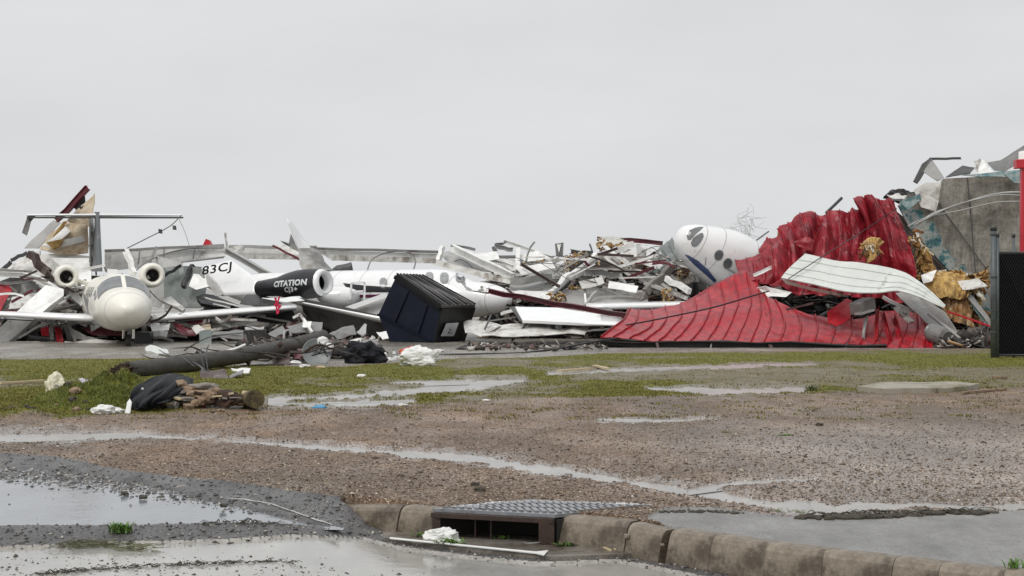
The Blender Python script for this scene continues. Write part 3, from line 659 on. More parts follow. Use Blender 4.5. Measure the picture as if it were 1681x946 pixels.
# box below: back and side walls, floor
for a, b in ((A+v*.55, B_+v*.55), (A, A+v*.55), (B_, B_+v*.55)):
    bar(a+Z*-.35, b+Z*-.35, .04, .65, DRAINDARK, 'pit_wall')
obj('pit_floor', slab([A-nrm*0, B_, B_+v*.6, A+v*.6], -.6, -.56), DRAINDARK, dr)
def clip_y(x_):     # front and back of the plate at a given x
    ys_ = []
    for a, b in ((A, B_), (B_, C_), (C_, D_), (D_, A)):
        if (a.x-x_)*(b.x-x_) < 0: ys_.append(a.y+(b.y-a.y)*(x_-a.x)/(b.x-a.x))
    return min(ys_), max(ys_)
nb = 30     # raised treads of the plate pattern
for i in range(nb):
    x0 = A.x+(C_.x-A.x)*(i+.2)/nb; x1 = A.x+(C_.x-A.x)*(i+.8)/nb; y0, y1 = clip_y((x0+x1)/2)
    if y1-y0 < .08: continue
    y0 += .035; y1 -= .035; ns_ = 3 if y1-y0 > .25 else 1
    for j in range(ns_):
        ya = y0+(y1-y0)*(j+.06)/ns_; yb = y0+(y1-y0)*(j+.90)/ns_
        obj('plate_tread', slab([(x0+.02, ya), (x1+.02, ya), (x1-.005, yb), (x0-.005, yb)], .0125, .022), GRATE, dr)
bar(C_+Vector((-.0, .02, .012)), B_.lerp(C_, .35)+Vector((0, .0, .016)), .03, .012, RUSTY, 'frame_bar')
# gutter ledge in front of the mouth
LZ = -.195
fr = [G(585, 876, LZ), G(640, 884, LZ), G(760, 898, LZ), G(905, 913, LZ), G(1008, 910, LZ), G(1040, 908, LZ)]
bk = [G(1040, 893, LZ), G(915, 890, LZ)+Vector((0, .25, 0)), G(705, 876, LZ)+Vector((0, .25, 0)), G(640, 868, LZ)]
bm = slab([Vector(p) for p in fr+bk], -.30, -.197)
bmesh.ops.subdivide_edges(bm, edges=[e for e in bm.edges if abs(e.verts[0].co.z-e.verts[1].co.z) < .01], cuts=6)
for vt in bm.verts: vt.co += Vector((mn.noise(vt.co*8), mn.noise(vt.co*8+Vector((5, 5, 5))), mn.noise(vt.co*11)*.25))*.02
bmesh.ops.triangulate(bm, faces=bm.faces)
obj('gutter_ledge', bm, CONCG, kind='structure')
# pale strip lying along the ledge
bm = bm_new(); pts = [(640, 884), (700, 890), (770, 897), (840, 904), (880, 908)]
for i in range(len(pts)-1): pass
top = [G(x_, y_, -.186) for x_, y_ in pts]; w0 = [.035, .03, .03, .03, .05]
va = [bm.verts.new(p+Vector((0, -w_/2, 0))) for p, w_ in zip(top, w0)]; vb = [bm.verts.new(p+Vector((0, w_/2, .004))) for p, w_ in zip(top, w0)]
for i in range(len(pts)-1): bm.faces.new((va[i], va[i+1], vb[i+1], vb[i]))
v2 = bm.verts.new(G(900, 904, -.186)); v3 = bm.verts.new(G(893, 912, -.186)); bm.faces.new((va[-1], v3, v2, vb[-1]))
obj('plastic_strip', bm, BAG, solid=.006, label='thin flat white plastic strip lying along the edge of the drain ledge', cat='litter')
# crumpled white paper cup / bag in the mouth
def bag(c, r, m, label, name='plastic_bag', cat='bag', sq=(1, .8, .7), amp=.55, fr_=1.8, seed=1, sub=4):
    return obj(name, blob(c, r, amp, fr_, sub, True, seed, sq), m, None, label, cat, smooth=False)
bag(G(724, 889, -.195), .10, BAG, 'crumpled white plastic bag caught at the left end of the drain mouth', sq=(1.15, .6, .55), seed=4)
def weed(name, c, r, n, h_, m, label, cat='plant', wd=.012, lean=1.0, group=None, seed=0):
    rr = random.Random(seed+11); bm = bm_new()
    for i in range(n):
        a = rr.uniform(0, 6.28); p = c+Vector((rr.gauss(0, r*.35), rr.gauss(0, r*.35), 0)); d = Vector((math.cos(a), math.sin(a), 0))*r*rr.uniform(.3, 1)*lean
        hh_ = h_*rr.uniform(.4, 1); s = Vector((-d.y, d.x, 0)).normalized()*wd
        prev = None
        for k, t in enumerate((0, .35, .7, 1)):
            q = p+d*t*t**.3+Vector((0, 0, hh_*(t-.35*t*t)*1.5)); ww = s*(.5, 1, .7, .05)[k]
            pr = (bm.verts.new(q-ww), bm.verts.new(q+ww))
            if prev: bm.faces.new((prev[0], prev[1], pr[1], pr[0]))
            prev = pr
    return obj(name, bm, m, None, label, cat, group)
weed('weed', G(735, 893, -.195), .10, 90, .045, LEAF, 'low green weeds growing below the white bag at the drain mouth', wd=.006)
weed('weed', G(690, 880, -.195), .06, 40, .03, LEAF, 'small flat weed at the left end of the drain ledge', wd=.005)
weed('weed', G(930, 895, -.195), .09, 60, .03, LEAF, 'small green weed growing at the kerb foot right of the drain', wd=.006)
weed('weed', G(822, 885, -.195), .05, 26, .03, LEAF, 'tiny weed in front of the black drain opening', wd=.005)
weed('weed', G(198, 874, -.06), .085, 150, .075, LEAF, 'bright green leafy sprig standing in the road puddle', wd=.006, seed=3)
weed('weed', G(1664, 934, 0), .05, 30, .07, LEAF, 'small green sprig growing on the kerb at the right edge', wd=.007)
for k, (a, b, s) in enumerate([(1270, 842, .03), (1310, 843, .02)]):
    weed('weed', G(a, b, 0), .10, 30, s, LEAFD, ['sparse dry weeds at the left end of the wet pavement edge', 'thin dry weed tuft beside the stream on the pavement edge'][k], wd=.005)
# washed-up twigs and leaves on the road
def twigs(name, pts, n, ln, m, label, cat='debris', r=.004, kind=None, zr=.03, spread=.1):
    rr = random.Random(n); bm = bm_new()
    for i in range(n):
        t = rr.uniform(0, len(pts)-1.001); k = int(t); p = Vector(pts[k]).lerp(Vector(pts[k+1]), t-k)+Vector((rr.gauss(0, spread), rr.gauss(0, spread*.7), rr.uniform(0, zr)))
        a = rr.gauss(0, .5)+(3.14 if rr.random() < .5 else 0); l_ = ln*rr.uniform(.3, 1); d = Vector((math.cos(a), math.sin(a), rr.uniform(-.1, .15)))*l_
        tube(bm, [p, p+d*.5+Vector((0, 0, rr.uniform(-.01, .02))), p+d], r*rr.uniform(.5, 1.2), 3)
    return obj(name, bm, m, None, label, cat if not kind else cat, kind=kind)
TW = mat('wet_twigs', (.055, .048, .03), .6, var=.5); TWG = mat('greenish_straw', (.13, .13, .075), .7, var=.5)
twigs('leaf_clump', [GW(115, 900), GW(165, 896), GW(235, 905)], 170, .16, TWG, 'flat clump of greenish straw and twigs below the green sprig', 'debris', .003, spread=.05, zr=.03)
twigs('twig_line', [GW(60, 944), GW(150, 936), GW(260, 930), GW(380, 925), GW(480, 924)], 220, .09, TW, 'long thin line of wet twigs washed along the gutter', 'debris', .0025, spread=.018, zr=.008)
twigs('twig_line', [GW(0, 898), GW(90, 897), GW(180, 893)], 150, .05, TWG, 'mossy green line along the lower edge of the dark asphalt', 'debris', .0025, spread=.012, zr=.01)
twigs('leaf_litter', [G(330, 862, -.05), G(400, 860, -.06), G(470, 864, -.07)], 60, .07, TW, 'dark leaf scraps at the tip of the road puddle', 'debris', .004, spread=.04, zr=.02)
def mudridge(name, pts, r, m, label, seed):
    rr = random.Random(seed); bm = bm_new()
    for i in range(130):
        t = rr.uniform(0, len(pts)-1.001); k = int(t); p = Vector(pts[k]).lerp(Vector(pts[k+1]), t-k)+Vector((rr.gauss(0, .05), rr.gauss(0, .03), 0))
        b2 = rock(p, *(r*rr.uniform(.5, 1.6), r*rr.uniform(.5, 1.2), r*rr.uniform(.3, .8)), rr)
        me = bpy.data.meshes.new('t'); b2.to_mesh(me); b2.free(); bm.from_mesh(me); bpy.data.meshes.remove(me)
    return obj(name, bm, m, None, label, 'debris', kind='stuff')
SOIL = mat('dark_soil', (.05, .042, .03), .75, var=.5, scale=12, bump=.7)
mudridge('washed_soil', [G(1335, 851), G(1400, 850), G(1480, 847), G(1560, 842), G(1612, 843)], .03, SOIL, 'dark ridge of washed up soil and roots on the pavement edge', 4)
twigs('root_clump', [G(1340, 849), G(1460, 846), G(1610, 841)], 160, .10, TW, 'wet roots tangled in the soil ridge on the pavement', 'debris', .003, spread=.03, zr=.03)
mudridge('washed_soil', [G(1090, 840), G(1180, 840), G(1240, 842)], .012, SOIL, 'thin line of dirt behind the drain plate', 6)
twigs('leaf_litter', [G(1170, 905, -.14), G(1200, 912, -.14)], 6, .05, PALEWOOD, 'x') if False else None
for a, b, c_, d_, l in [(985, 896, 1003, 904, 'pale wood splinter lying at the foot of the cracked kerb'), (995, 893, 1010, 902, 'short wood splinter beside the crack in the kerb')]:
    bm = bm_new(); box_between(bm, G(a, b, -.185), G(c_, d_, -.19), .012, .012); obj('wood_splinter', bm, PALEWOOD, None, l, 'splinter')
cable('thin_wire', [G(858, 890, -.195), G(866, 892, -.13), G(880, 891, -.13), G(889, 890, -.195)], .003, WIREM, 'thin wire loop standing in front of the drain mouth', 'wire')
obj('loose_stone', rock(G(295, 803, -.05), .05, .04, .03, R), STONEG, None, 'single pale stone on the asphalt above the road puddle', 'stone')
for k, (px, py, s) in enumerate([(780, 797, .035), (788, 806, .04), (1345, 700, .05), (235, 818, .03), (366, 832, .03), (205, 812, .03)]):
    z = -.04 if px < 400 else 0
    obj('dark_clod', rock(G(px, py, z)+Vector((0, 0, s*.3)), s, s*.8, s*.5, R), SOIL, None, ['upper dark clod on the gravel above the drain', 'lower dark clod on the gravel just above the drain', 'dark clod alone on the right gravel', 'dark clod at the puddle rim by the pale stone', 'dark clod near the right end of the road puddle', 'small dark clod at the upper rim of the road puddle'][k], 'clod')
# manhole slab on the grass at the right
mh = [(1407, 634), (1440, 629), (1500, 626.5), (1570, 627), (1608, 629.5), (1590, 634), (1530, 637), (1450, 638.5)]
bm = slab([G(a, b, .085) for a, b in mh], -.03, .085); bmesh.ops.subdivide_edges(bm, edges=bm.edges[:], cuts=2)
for vt in bm.verts: vt.co.z += mn.noise(vt.co*2)*.02
obj('manhole_slab', bm, mat('slab_concrete', (.36, .33, .27), .6, var=.2, dirt=(.12, .11, .05), damt=.45, dscale=2.5), None, 'flat round concrete manhole slab in the grass at right', 'manhole', bevel=.01)
for a, b, c_, d_, s, m_, l in [(918, 612, 968, 608, .06, PALEWOOD, 'long pale board lying on the grass beside the red roof'), (976, 603, 998, 608, .05, PALEWOOD, 'short pale board lying right of the longer board on the grass'), (0, 632, 72, 628, .05, PALEWOOD, 'pale board lying on the grass at the left edge'),
        (1580, 648, 1650, 642, .04, STONE, 'thin brown stick on the gravel at the far right'), (1630, 622, 1652, 623, .05, STONE, 'small brown board on the right grass')]:
    bm = bm_new(); box_between(bm, G(a, b)+Vector((0, 0, .03)), G(c_, d_)+Vector((0, 0, .03)), s*1.6, s*.7); obj('board', bm, m_, None, l, 'board')
# small litter
def litter(px, py, r, m, label, name='litter_scrap', sq=(1.3, .8, .45), seed=0, cat='litter'):
    return obj(name, blob(G(px, py), r, .5, 2, 2, True, seed, sq), m, None, label, cat)
litter(525, 671, .07, BLUEP, 'crumpled bright blue plastic scrap beside the puddle', seed=2)
litter(798, 659, .045, BAG, 'small white scrap on the gravel below the middle puddle', seed=3)
litter(593, 619, .07, BAG, 'white scrap alone on the grass below the black bag', seed=4)
litter(661, 667, .05, DWHITE, 'dull white scrap at the puddle edge left of centre', seed=5)
litter(500, 603, .08, BAG, 'white scrap on the grass left of the grey dish', seed=6); litter(526, 605, .07, PALEWOOD, 'tan scrap on the grass below the grey dish', seed=7)
litter(1192, 712, .04, LEAFD, 'small green tuft on the right gravel', seed=8)
weed('weed', G(1333, 642), .12, 40, .12, LEAFD, 'dark weed tuft at the right end of the far puddle', wd=.01, seed=9)
weed('weed', G(1290, 716), .1, 60, .03, LEAF, 'low green weed alone in the right gravel', wd=.006, seed=10)
# ================================================================ AIRCRAFT
class Frame:
    """local axes: s from nose to tail, y to the port side, z up; everything is baked to world"""
    def __init__(f, o, d, up=Vector((0, 0, 1)), roll=0):
        f.o = o; f.d = d.normalized(); y = up.cross(f.d).normalized(); z = f.d.cross(y).normalized()
        f.y = y*math.cos(roll)+z*math.sin(roll); f.z = z*math.cos(roll)-y*math.sin(roll)
    def __call__(f, s, y, z): return f.o+f.d*s+f.y*y+f.z*z
class Body:
    def __init__(b, fr, st):
        b.fr = fr; b.st = st
    def sec(b, s):
        st = b.st
        for i in range(len(st)-1):
            if s <= st[i+1][0] or i == len(st)-2:
                t = (s-st[i][0])/(st[i+1][0]-st[i][0]); t = min(max(t, 0), 1); a = st[max(i-1, 0)]; p, q = st[i], st[i+1]; c = st[min(i+2, len(st)-1)]
                out = []
                for k in (1, 2, 3):
                    m0 = (q[k]-a[k])/max(q[0]-a[0], 1e-6)*(q[0]-p[0]) if i > 0 else (q[k]-p[k]); m1 = (c[k]-p[k])/max(c[0]-p[0], 1e-6)*(q[0]-p[0])
                    out.append((2*t**3-3*t*t+1)*p[k]+(t**3-2*t*t+t)*m0+(-2*t**3+3*t*t)*q[k]+(t**3-t*t)*m1)
                return out
    def pt(b, s, th, off=0):
        zt, zb, w_ = b.sec(s); c = (zt+zb)/2; r = (zt-zb)/2
        y, z = math.sin(th), math.cos(th); e = .92
        y = math.copysign(abs(y)**e, y); z = math.copysign(abs(z)**e, z)
        return b.fr(s, y*(w_+off), c+z*(r+off))
    def find(b, px, py, smax=8):
        """station and angle of the camera-facing surface point seen at a photo position"""
        best = None
        s0, s1, t0, t1 = .2, smax, -math.pi, math.pi
        for it in range(4):
            n = 40; bb = None
            for i in range(n+1):
                for j in range(n+1):
                    s = s0+(s1-s0)*i/n; t = t0+(t1-t0)*j/n; p = b.pt(s, t)
                    e = math.hypot(CX+p.x/p.y*F-px, HY-(p.z-H)/p.y*F-py)
                    cen = b.pt(s, t+math.pi)
                    if p.y > cen.y: e += 1e3
                    if bb is None or e < bb[0]: bb = (e, s, t)
            ds, dt = (s1-s0)/n*2, (t1-t0)/n*2; s0, s1, t0, t1 = bb[1]-ds, bb[1]+ds, bb[2]-dt, bb[2]+dt
        return bb[1], bb[2]
    def mesh(b, ns=60, nt=36, s0=None, s1=None):
        bm = bm_new(); S0, S1 = (b.st[0][0] if s0 is None else s0), (b.st[-1][0] if s1 is None else s1); rings = []
        for i in range(ns+1):
            f = i/ns; s = S0+(S1-S0)*(f**1.5 if s0 is None else f)
            rings.append([bm.verts.new(b.pt(s, 2*math.pi*k/nt)) for k in range(nt)])
        for i in range(ns):
            for k in range(nt): bm.faces.new((rings[i][k], rings[i][(k+1) % nt], rings[i+1][(k+1) % nt], rings[i+1][k]))
        bm.faces.new(rings[0][::-1]); bm.faces.new(rings[-1]); bmesh.ops.recalc_face_normals(bm, faces=bm.faces); return bm
    def quad(b, c, off=.008, n=8):
        """patch with corners c = four (s, theta)"""
        bm = bm_new(); g = []
        for i in range(n+1):
            row = []
            for j in range(n+1):
                u, v = j/n, i/n
                # rounded corners
                s = (c[0][0]*(1-u)+c[1][0]*u)*(1-v)+(c[3][0]*(1-u)+c[2][0]*u)*v; t = (c[0][1]*(1-u)+c[1][1]*u)*(1-v)+(c[3][1]*(1-u)+c[2][1]*u)*v
                row.append(bm.verts.new(b.pt(s, t, off)))
            g.append(row)
        for i in range(n):
            for j in range(n): bm.faces.new((g[i][j], g[i][j+1], g[i+1][j+1], g[i+1][j]))
        return bm
    def oval(b, s, th, rs_, rt, off=.008, e=.75, k0=0, k1=1):
        bm = bm_new(); n = 20; rings = []
        rr = [k1*(k0/k1+(1-k0/k1)*i/4) if k0 else k1*(i+.05)/4.05 for i in range(5)]
        for r_ in rr:
            row = []
            for k in range(n):
                a = 2*math.pi*k/n; c_, s_ = math.cos(a), math.sin(a)
                row.append(bm.verts.new(b.pt(s+rs_*r_*math.copysign(abs(c_)**e, c_), th+rt*r_*math.copysign(abs(s_)**e, s_), off)))
            rings.append(row)
        for i in range(4):
            for k in range(n): bm.faces.new((rings[i][k], rings[i][(k+1) % n], rings[i+1][(k+1) % n], rings[i+1][k]))
        if not k0: bm.faces.new(rings[0])
        return bm
from mathutils.bvhtree import BVHTree
EYE0 = Vector((0, 0, H))
def decal(tree, pts, m, nm, par, off=.012, cuts=3, smooth=True):
    """a thin panel laid on a body: its outline is measured from the photo and set onto the surface"""
    bm = bm_new(); v_ = [bm.verts.new((a, 0, b)) for a, b in pts]; f = bm.faces.new(v_)
    bmesh.ops.triangulate(bm, faces=bm.faces); bmesh.ops.subdivide_edges(bm, edges=bm.edges[:], cuts=cuts, use_grid_fill=True); bmesh.ops.triangulate(bm, faces=bm.faces)
    for vt in bm.verts:
        d = (P(vt.co.x, vt.co.z, 50)-EYE0).normalized(); hit = tree.ray_cast(EYE0, d)
        if hit[0] is None: hit = tree.find_nearest(EYE0+d*(53 if par.name != 'business_jet' else 47))
        n = hit[1]; n = -n if n.dot(d) > 0 else n
        vt.co = hit[0]+n*off
    return obj(nm, bm, m, par, smooth=smooth)
def ell(cx, cy, rx, ry, rot=0, n=16, e=1.0):
    o_ = []
    for k in range(n):
        a = 2*math.pi*k/n; x_ = rx*math.copysign(abs(math.cos(a))**e, math.cos(a)); y_ = ry*math.copysign(abs(math.sin(a))**e, math.sin(a)); o_.append((cx+x_*math.cos(rot)-y_*math.sin(rot), cy+x_*math.sin(rot)+y_*math.cos(rot)))
    return o_
def window(tree, par, cx, cy, rx, ry, m, rot=0, e=.75, fr_m=None):
    f_ = decal(tree, ell(cx, cy, rx*1.25, ry*1.18, rot, 18, e), fr_m or LGREY, 'window_frame', par, .010, 1); decal(tree, ell(cx, cy, rx, ry, rot, 18, e), m, 'pane', f_, .016, 1)
def tree_of(b):
    bm = b.mesh(90, 48); t = BVHTree.FromBMesh(bm); bm.free(); return t
def wing_mesh(r0, r1, t0, t1, th0, th1, up=Vector((0, 0, 1)), n=8):
    """root leading/trailing edge, tip leading/trailing edge, thicknesses"""
    bm = bm_new(); prof = [(0, 0), (.02, .28), (.1, .43), (.3, .5), (.6, .33), (1, .02), (.6, -.25), (.3, -.4), (.1, -.38), (.02, -.25)]; rings = []
    for i in range(n+1):
        f = i/n; a = r0.lerp(t0, f); b = r1.lerp(t1, f); th = th0+(th1-th0)*f
        rings.append([bm.verts.new(a.lerp(b, x_)+up*z_*th) for x_, z_ in prof])
    m_ = len(prof)
    for i in range(n):
        for k in range(m_): bm.faces.new((rings[i][k], rings[i][(k+1) % m_], rings[i+1][(k+1) % m_], rings[i+1][k]))
    bm.faces.new(rings[0][::-1]); bm.faces.new(rings[-1]); bmesh.ops.recalc_face_normals(bm, faces=bm.faces); return bm
def lathe(fr, prof, n=32, cap=False, sy=1, sz=1):
    bm = bm_new(); rings = [[bm.verts.new(fr(s, r_*math.sin(2*math.pi*k/n)*sy, r_*math.cos(2*math.pi*k/n)*sz)) for k in range(n)] for s, r_ in prof]
    for i in range(len(rings)-1):
        for k in range(n): bm.faces.new((rings[i][k], rings[i][(k+1) % n], rings[i+1][(k+1) % n], rings[i+1][k]))
    if cap: bm.faces.new(rings[-1])
    return bm
CJ = [(0, -.12, -.24, .09), (.06, -.02, -.35, .20), (.2, .10, -.47, .36), (.5, .24, -.60, .53), (1.0, .36, -.70, .66), (1.6, .44, -.76, .74), (2.0, .60, -.79, .78), (2.45, .77, -.80, .80), (3.2, .82, -.82, .82), (8.5, .82, -.82, .82), (10, .80, -.62, .74), (11.5, .76, -.2, .52), (13.2, .66, .3, .2), (13.6, .6, .42, .08)]
# ---------------- jet A, nose towards the road, at the left
nose = P(212, 507, 46.0); tail = P(163, 462, 58.6); tail.z = nose.z+.0
dA = (tail-nose); frA = Frame(Vector((nose.x, nose.y, 1.18)), dA)
ja = empty('business_jet', Vector((nose.x, nose.y+4, 0)), 'cream white twin engine jet with T tail, nose facing the road at far left', 'jet')
bA = Body(frA, CJ)
obj('fuselage', bA.mesh(70, 40), CREAM, ja, smooth=True)
for sg in (1, -1):
    # the two windscreen panes, framed by a centre post
    wn = obj('windscreen', bA.quad([(1.63, sg*.06), (2.40, sg*.06), (2.46, sg*1.02), (1.70, sg*1.20)], .012), CGLASS, ja, smooth=True)
    for s_, t_ in ((1.63, 1.24),): pass
    obj('side_window', bA.quad([(1.98, sg*1.22), (2.52, sg*1.10), (2.62, sg*1.32), (2.2, sg*1.45)], .012), CGLASS, ja, smooth=True)
    for k in range(4): obj('cabin_window', bA.oval(3.6+k*.78, sg*1.22, .17, .2), GLASS, ja, smooth=True)
def nacelle(fr, prof, m, par, lip=WHITEJ, fan=True, cone=True, lipn=3):
    """nacelle > intake_lip, fan, spinner; s=0 at the intake"""
    n = obj('engine_nacelle', lathe(fr, prof[lipn-1:]), m, par, smooth=True)
    r0 = prof[0][1]
    lp = [(prof[0][0]+.25, r0*.74), (prof[0][0]+.10, r0*.80), (prof[0][0]+.0, r0*.90)]+[prof[0]]+prof[1:lipn]
    obj('intake_lip', lathe(fr, lp), lip, n, smooth=True)
    obj('intake_duct', lathe(fr, [(.25, r0*.74), (.5, r0*.70), (.52, .02)]), BLACK, n)
    bmf = bm_new(); nb_ = 16
    for k in range(nb_):
        a = 2*math.pi*k/nb_; p = [(.46, .12, a), (.40, r0*.70, a+.15), (.43, r0*.70, a+.42), (.50, .12, a+.28)]
        bmf.faces.new([bmf.verts.new(fr(s, r_*math.sin(t), r_*math.cos(t))) for s, r_, t in p])
    obj('fan', bmf, DGREY, n, solid=.006); obj('spinner', lathe(fr, [(.30, .01), (.36, .06), (.45, .11), (.5, .12)], 16), DGREY, n, smooth=True)
    return n
NP = [(0, .27), (-.02, .31), (.06, .36), (.3, .39), (.9, .395), (1.5, .35), (2.1, .26), (2.2, .24)]
for (px, py) in ((109.5, 454.5), (251.5, 452)):
    c = P(px, py, 53.5); f2 = Frame(c, dA); nacelle(f2, NP, CREAM, ja, CREAM)
    inner = frA((c-frA.o).dot(frA.d)+.8, (c-frA.o).dot(frA.y)*.45, .55)
    bm = bm_new(); box_between(bm, c+frA.d*.9, inner, .9, .12); obj('engine_pylon', bm, CREAM, ja, bevel=.02)
# fin, tail plane
finb = [P(150, 440, 57.2), P(176, 440, 57.0)]
bm = wing_mesh(P(165, 446, 56.6), P(165, 446, 59.0)+Vector((-.35, 0, 0)), P(160, 348, 59.0), P(160, 348, 60.4), .26, .20, up=frA.y)
obj('fin', bm, mat('fin_grey', (.09, .10, .10), .4, dirt=(.3, .3, .29), damt=.1), ja, smooth=False)
for a, b in (((148, 366, 58.6), (149, 436, 58.2)), ((153, 388, 58.6), (158, 452, 58.2)), ((147, 382, 58.6), (158, 380, 58.5)), ((146, 404, 58.5), (158, 402, 58.5)), ((147, 430, 58.5), (157, 418, 58.5)), ((148, 436, 58.4), (160, 440, 58.4))):
    beam(*a, *b, 3, DGREY, None, 'torn_rib', kind='box', parent=ja, seg=2)
poly([(146, 360, 58.7), (153, 357, 58.7), (156, 400, 58.6), (151, 440, 58.5), (148, 438, 58.5)], GREY, None, 'rudder_skin', None, amp=.04, parent=ja)
tp = P(163, 354, 59.4)
for e0, e1 in (((44, 353.5, 58.6), (43, 352, 59.6)), ((299, 354, 60.2), (297, 352.5, 61.0))):
    bm = wing_mesh(tp+Vector((0, -.5, 0)), tp+Vector((0, .7, 0)), P(*e0), P(*e1), .13, .08); obj('tailplane', bm, WHITEJ, ja)
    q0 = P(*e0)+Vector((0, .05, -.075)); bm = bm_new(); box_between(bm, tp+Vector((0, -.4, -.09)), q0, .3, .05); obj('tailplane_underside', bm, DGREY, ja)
poly([(36, 382, 58.6), (44, 387, 58.6), (52, 358, 58.8), (60, 353, 59), (46, 353, 58.8)], GREY, 'bent broken tip hanging from the left tail plane', 'tailplane_tip', None, amp=.03, parent=ja)
# wings
obj('wing', wing_mesh(P(250, 525, 50.2), P(262, 515, 52.6), P(487, 505, 51.0), P(480, 500, 52.2), .24, .12), WHITEJ, ja, smooth=True)
obj('wing', wing_mesh(P(160, 525, 50.0), P(158, 518, 52.2), P(-60, 514, 50.4), P(-60, 510, 51.6), .26, .14), WHITEJ, ja, smooth=True)
for p, q_ in (((262, 531, 50.12), (486, 508.5, 50.95)), ((158, 533, 49.93), (-60, 520, 50.3))):
    bm = bm_new(); box_between(bm, P(*p), P(*q_), .06, .035); obj('wing_lower_line', bm, BLACK, ja)  # black line along the bottom of each wing edge
poly([(136, 480, 50.6), (150, 498, 49.8), (168, 535, 49.5), (150, 545, 50.2), (142, 512, 50.8)], GREY, 'torn grey wing root fairing below the cabin', 'root_fairing', None, amp=.05, parent=ja)
# nose gear
ng = bm_new(); tube(ng, [P(212, 540, 47.2), P(211, 562, 47.2)], .05, 8); g_ = obj('nose_gear', ng, STEEL, ja)
wf = Frame(P(211, 562, 47.1), Vector((1, .15, 0))); wp = [(-.07, .10), (-.07, .19), (-.04, .215), (.04, .215), (.07, .19), (.07, .10)]
obj('tyre', lathe(wf, wp, 20, True), RUBBER, g_, smooth=True)
for sx in (203, 219):
    bm = bm_new(); box_between(bm, P(sx, 541, 47), P(sx, 556, 47), .02, .25); obj('gear_door', bm, CREAM, g_)
bm = bm_new(); box_between(bm, P(185, 442, 50), P(184, 462, 50)+Vector((0, 0, .1)), .03, .3); obj('antenna', bm, WHITEJ, ja)
# ---------------- jet B, side on, behind the dumpster
nB = P(838, 473, 53.5); tB = P(330, 467, 60.0); nB.z = 1.42; tB.z = 1.30
frB = Frame(nB, tB-nB, roll=math.radians(-4)); LB = (tB-nB).length
sc = LB/13.6
bB = Body(frB, [(s*sc, a*1.0, b*1.0, c*1.0) for s, a, b, c in CJ])
jb = empty('business_jet', Vector((P(650, 473, 56).x, 56, 0)), 'white business jet with purple stripe and oval windows lying side on behind the dumpster', 'jet')
obj('fuselage', bB.mesh(70, 40, s1=None), WHITEJ, jb, smooth=True)
def atB(px):   # station s of the camera-facing side for a photo column
    lo, hi = 0.2, LB
    for _ in range(40):
        mid = (lo+hi)/2; p = bB.pt(mid, thB); x_ = CX+p.x/p.y*F
        if x_ > px: lo = mid
        else: hi = mid
    return lo
sgB = 1 if frB.y.y < 0 else -1; thB = sgB*math.pi/2
tB_ = tree_of(bB); PW = mat('pale_window', (.30, .31, .32), .1, var=.3, scale=6)
for cx_, cy_, rx_, ry_ in ((629.5, 465, 5.2, 7.5), (681, 457, 5, 6), (705, 455, 5.4, 7), (729.5, 457, 5.8, 8), (755, 455, 5.8, 8.2)): window(tB_, jb, cx_, cy_, rx_, ry_, PW)
window(tB_, jb, 783, 456, 5.5, 5, PW, e=.9)
decal(tB_, ell(791, 472, 2.4, 2.2), GREY, 'static_port', jb)
for cx_ in (722, 748): decal(tB_, [(cx_-20, 452), (cx_-19.2, 452), (cx_-19.2, 478), (cx_-20, 478)], LGREY, 'panel_line', jb, .006, 1) if cx_ == 722 else None
s0, s1 = atB(672), atB(560)
decal(tB_, [(563, 465), (600, 469), (648, 472), (650, 480), (575, 480)], BLACK, 'dark_stripe', jb, .010, 4)
decal(tB_, [(563, 483), (600, 484), (640, 483), (640, 488), (575, 489)], PURPLE, 'maroon_stripe', jb, .010, 4)
decal(tB_, [(600, 469), (615, 466), (648, 470), (648, 472)], WHITEJ, 'white_flash', jb, .014, 3)
decal(tB_, [(764, 476), (800, 480), (835, 478), (835, 480), (798, 483)], BLACK, 'nose_line', jb, .010, 3)
# open door frame
for a, b, c_, d_ in ((577, 465, 575, 492), (599, 464, 598, 492), (577, 465, 599, 464), (577, 479, 598, 478)):
    beam(a, b, 55.0, c_, d_, 55.0, 3.2, WHITEJ, None, 'door_frame', kind='box', parent=jb, jit=False, seg=1, bend=0)
# aft engine, black with lettering
c = P(534, 463.5, 53.6); e_ = P(426, 474, 55.2); frN = Frame(c, e_-c); LN = (e_-c).length
NB_ = [(0, .33), (-.02, .37), (.08, .41), (.14, .43), (.6, .48), (1.1, .47), (1.6, .40), (1.95, .31), (LN, .25), (LN+.01, .22), (LN-.2, .18)]
nc = nacelle(frN, NB_, BLACK, jb, WHITEJ, lipn=4)
def nac_r(s):
    for i in range(3, 8):
        if s <= NB_[i+1][0]: t = (s-NB_[i][0])/(NB_[i+1][0]-NB_[i][0]); return NB_[i][1]*(1-t)+NB_[i+1][1]*t
    return .25
def text_bm(body, size, shear=0, bold=0.0):
    cu = bpy.data.curves.new('lettering', 'FONT'); cu.body = body; cu.size = size; cu.shear = shear; cu.offset = bold; cu.align_x = 'CENTER'; cu.resolution_u = 3; cu.space_character = 1.08
    o = bpy.data.objects.new('lettering', cu); COL.objects.link(o); dg = bpy.context.evaluated_depsgraph_get(); me = bpy.data.meshes.new_from_object(o.evaluated_get(dg))
    bm = bm_new(); bm.from_mesh(me); bpy.data.objects.remove(o); bpy.data.meshes.remove(me)
    bmesh.ops.triangulate(bm, faces=bm.faces); bmesh.ops.subdivide_edges(bm, edges=[e for e in bm.edges if e.calc_length() > .08], cuts=2); return bm
sgn = 1 if frN.y.y < 0 else -1
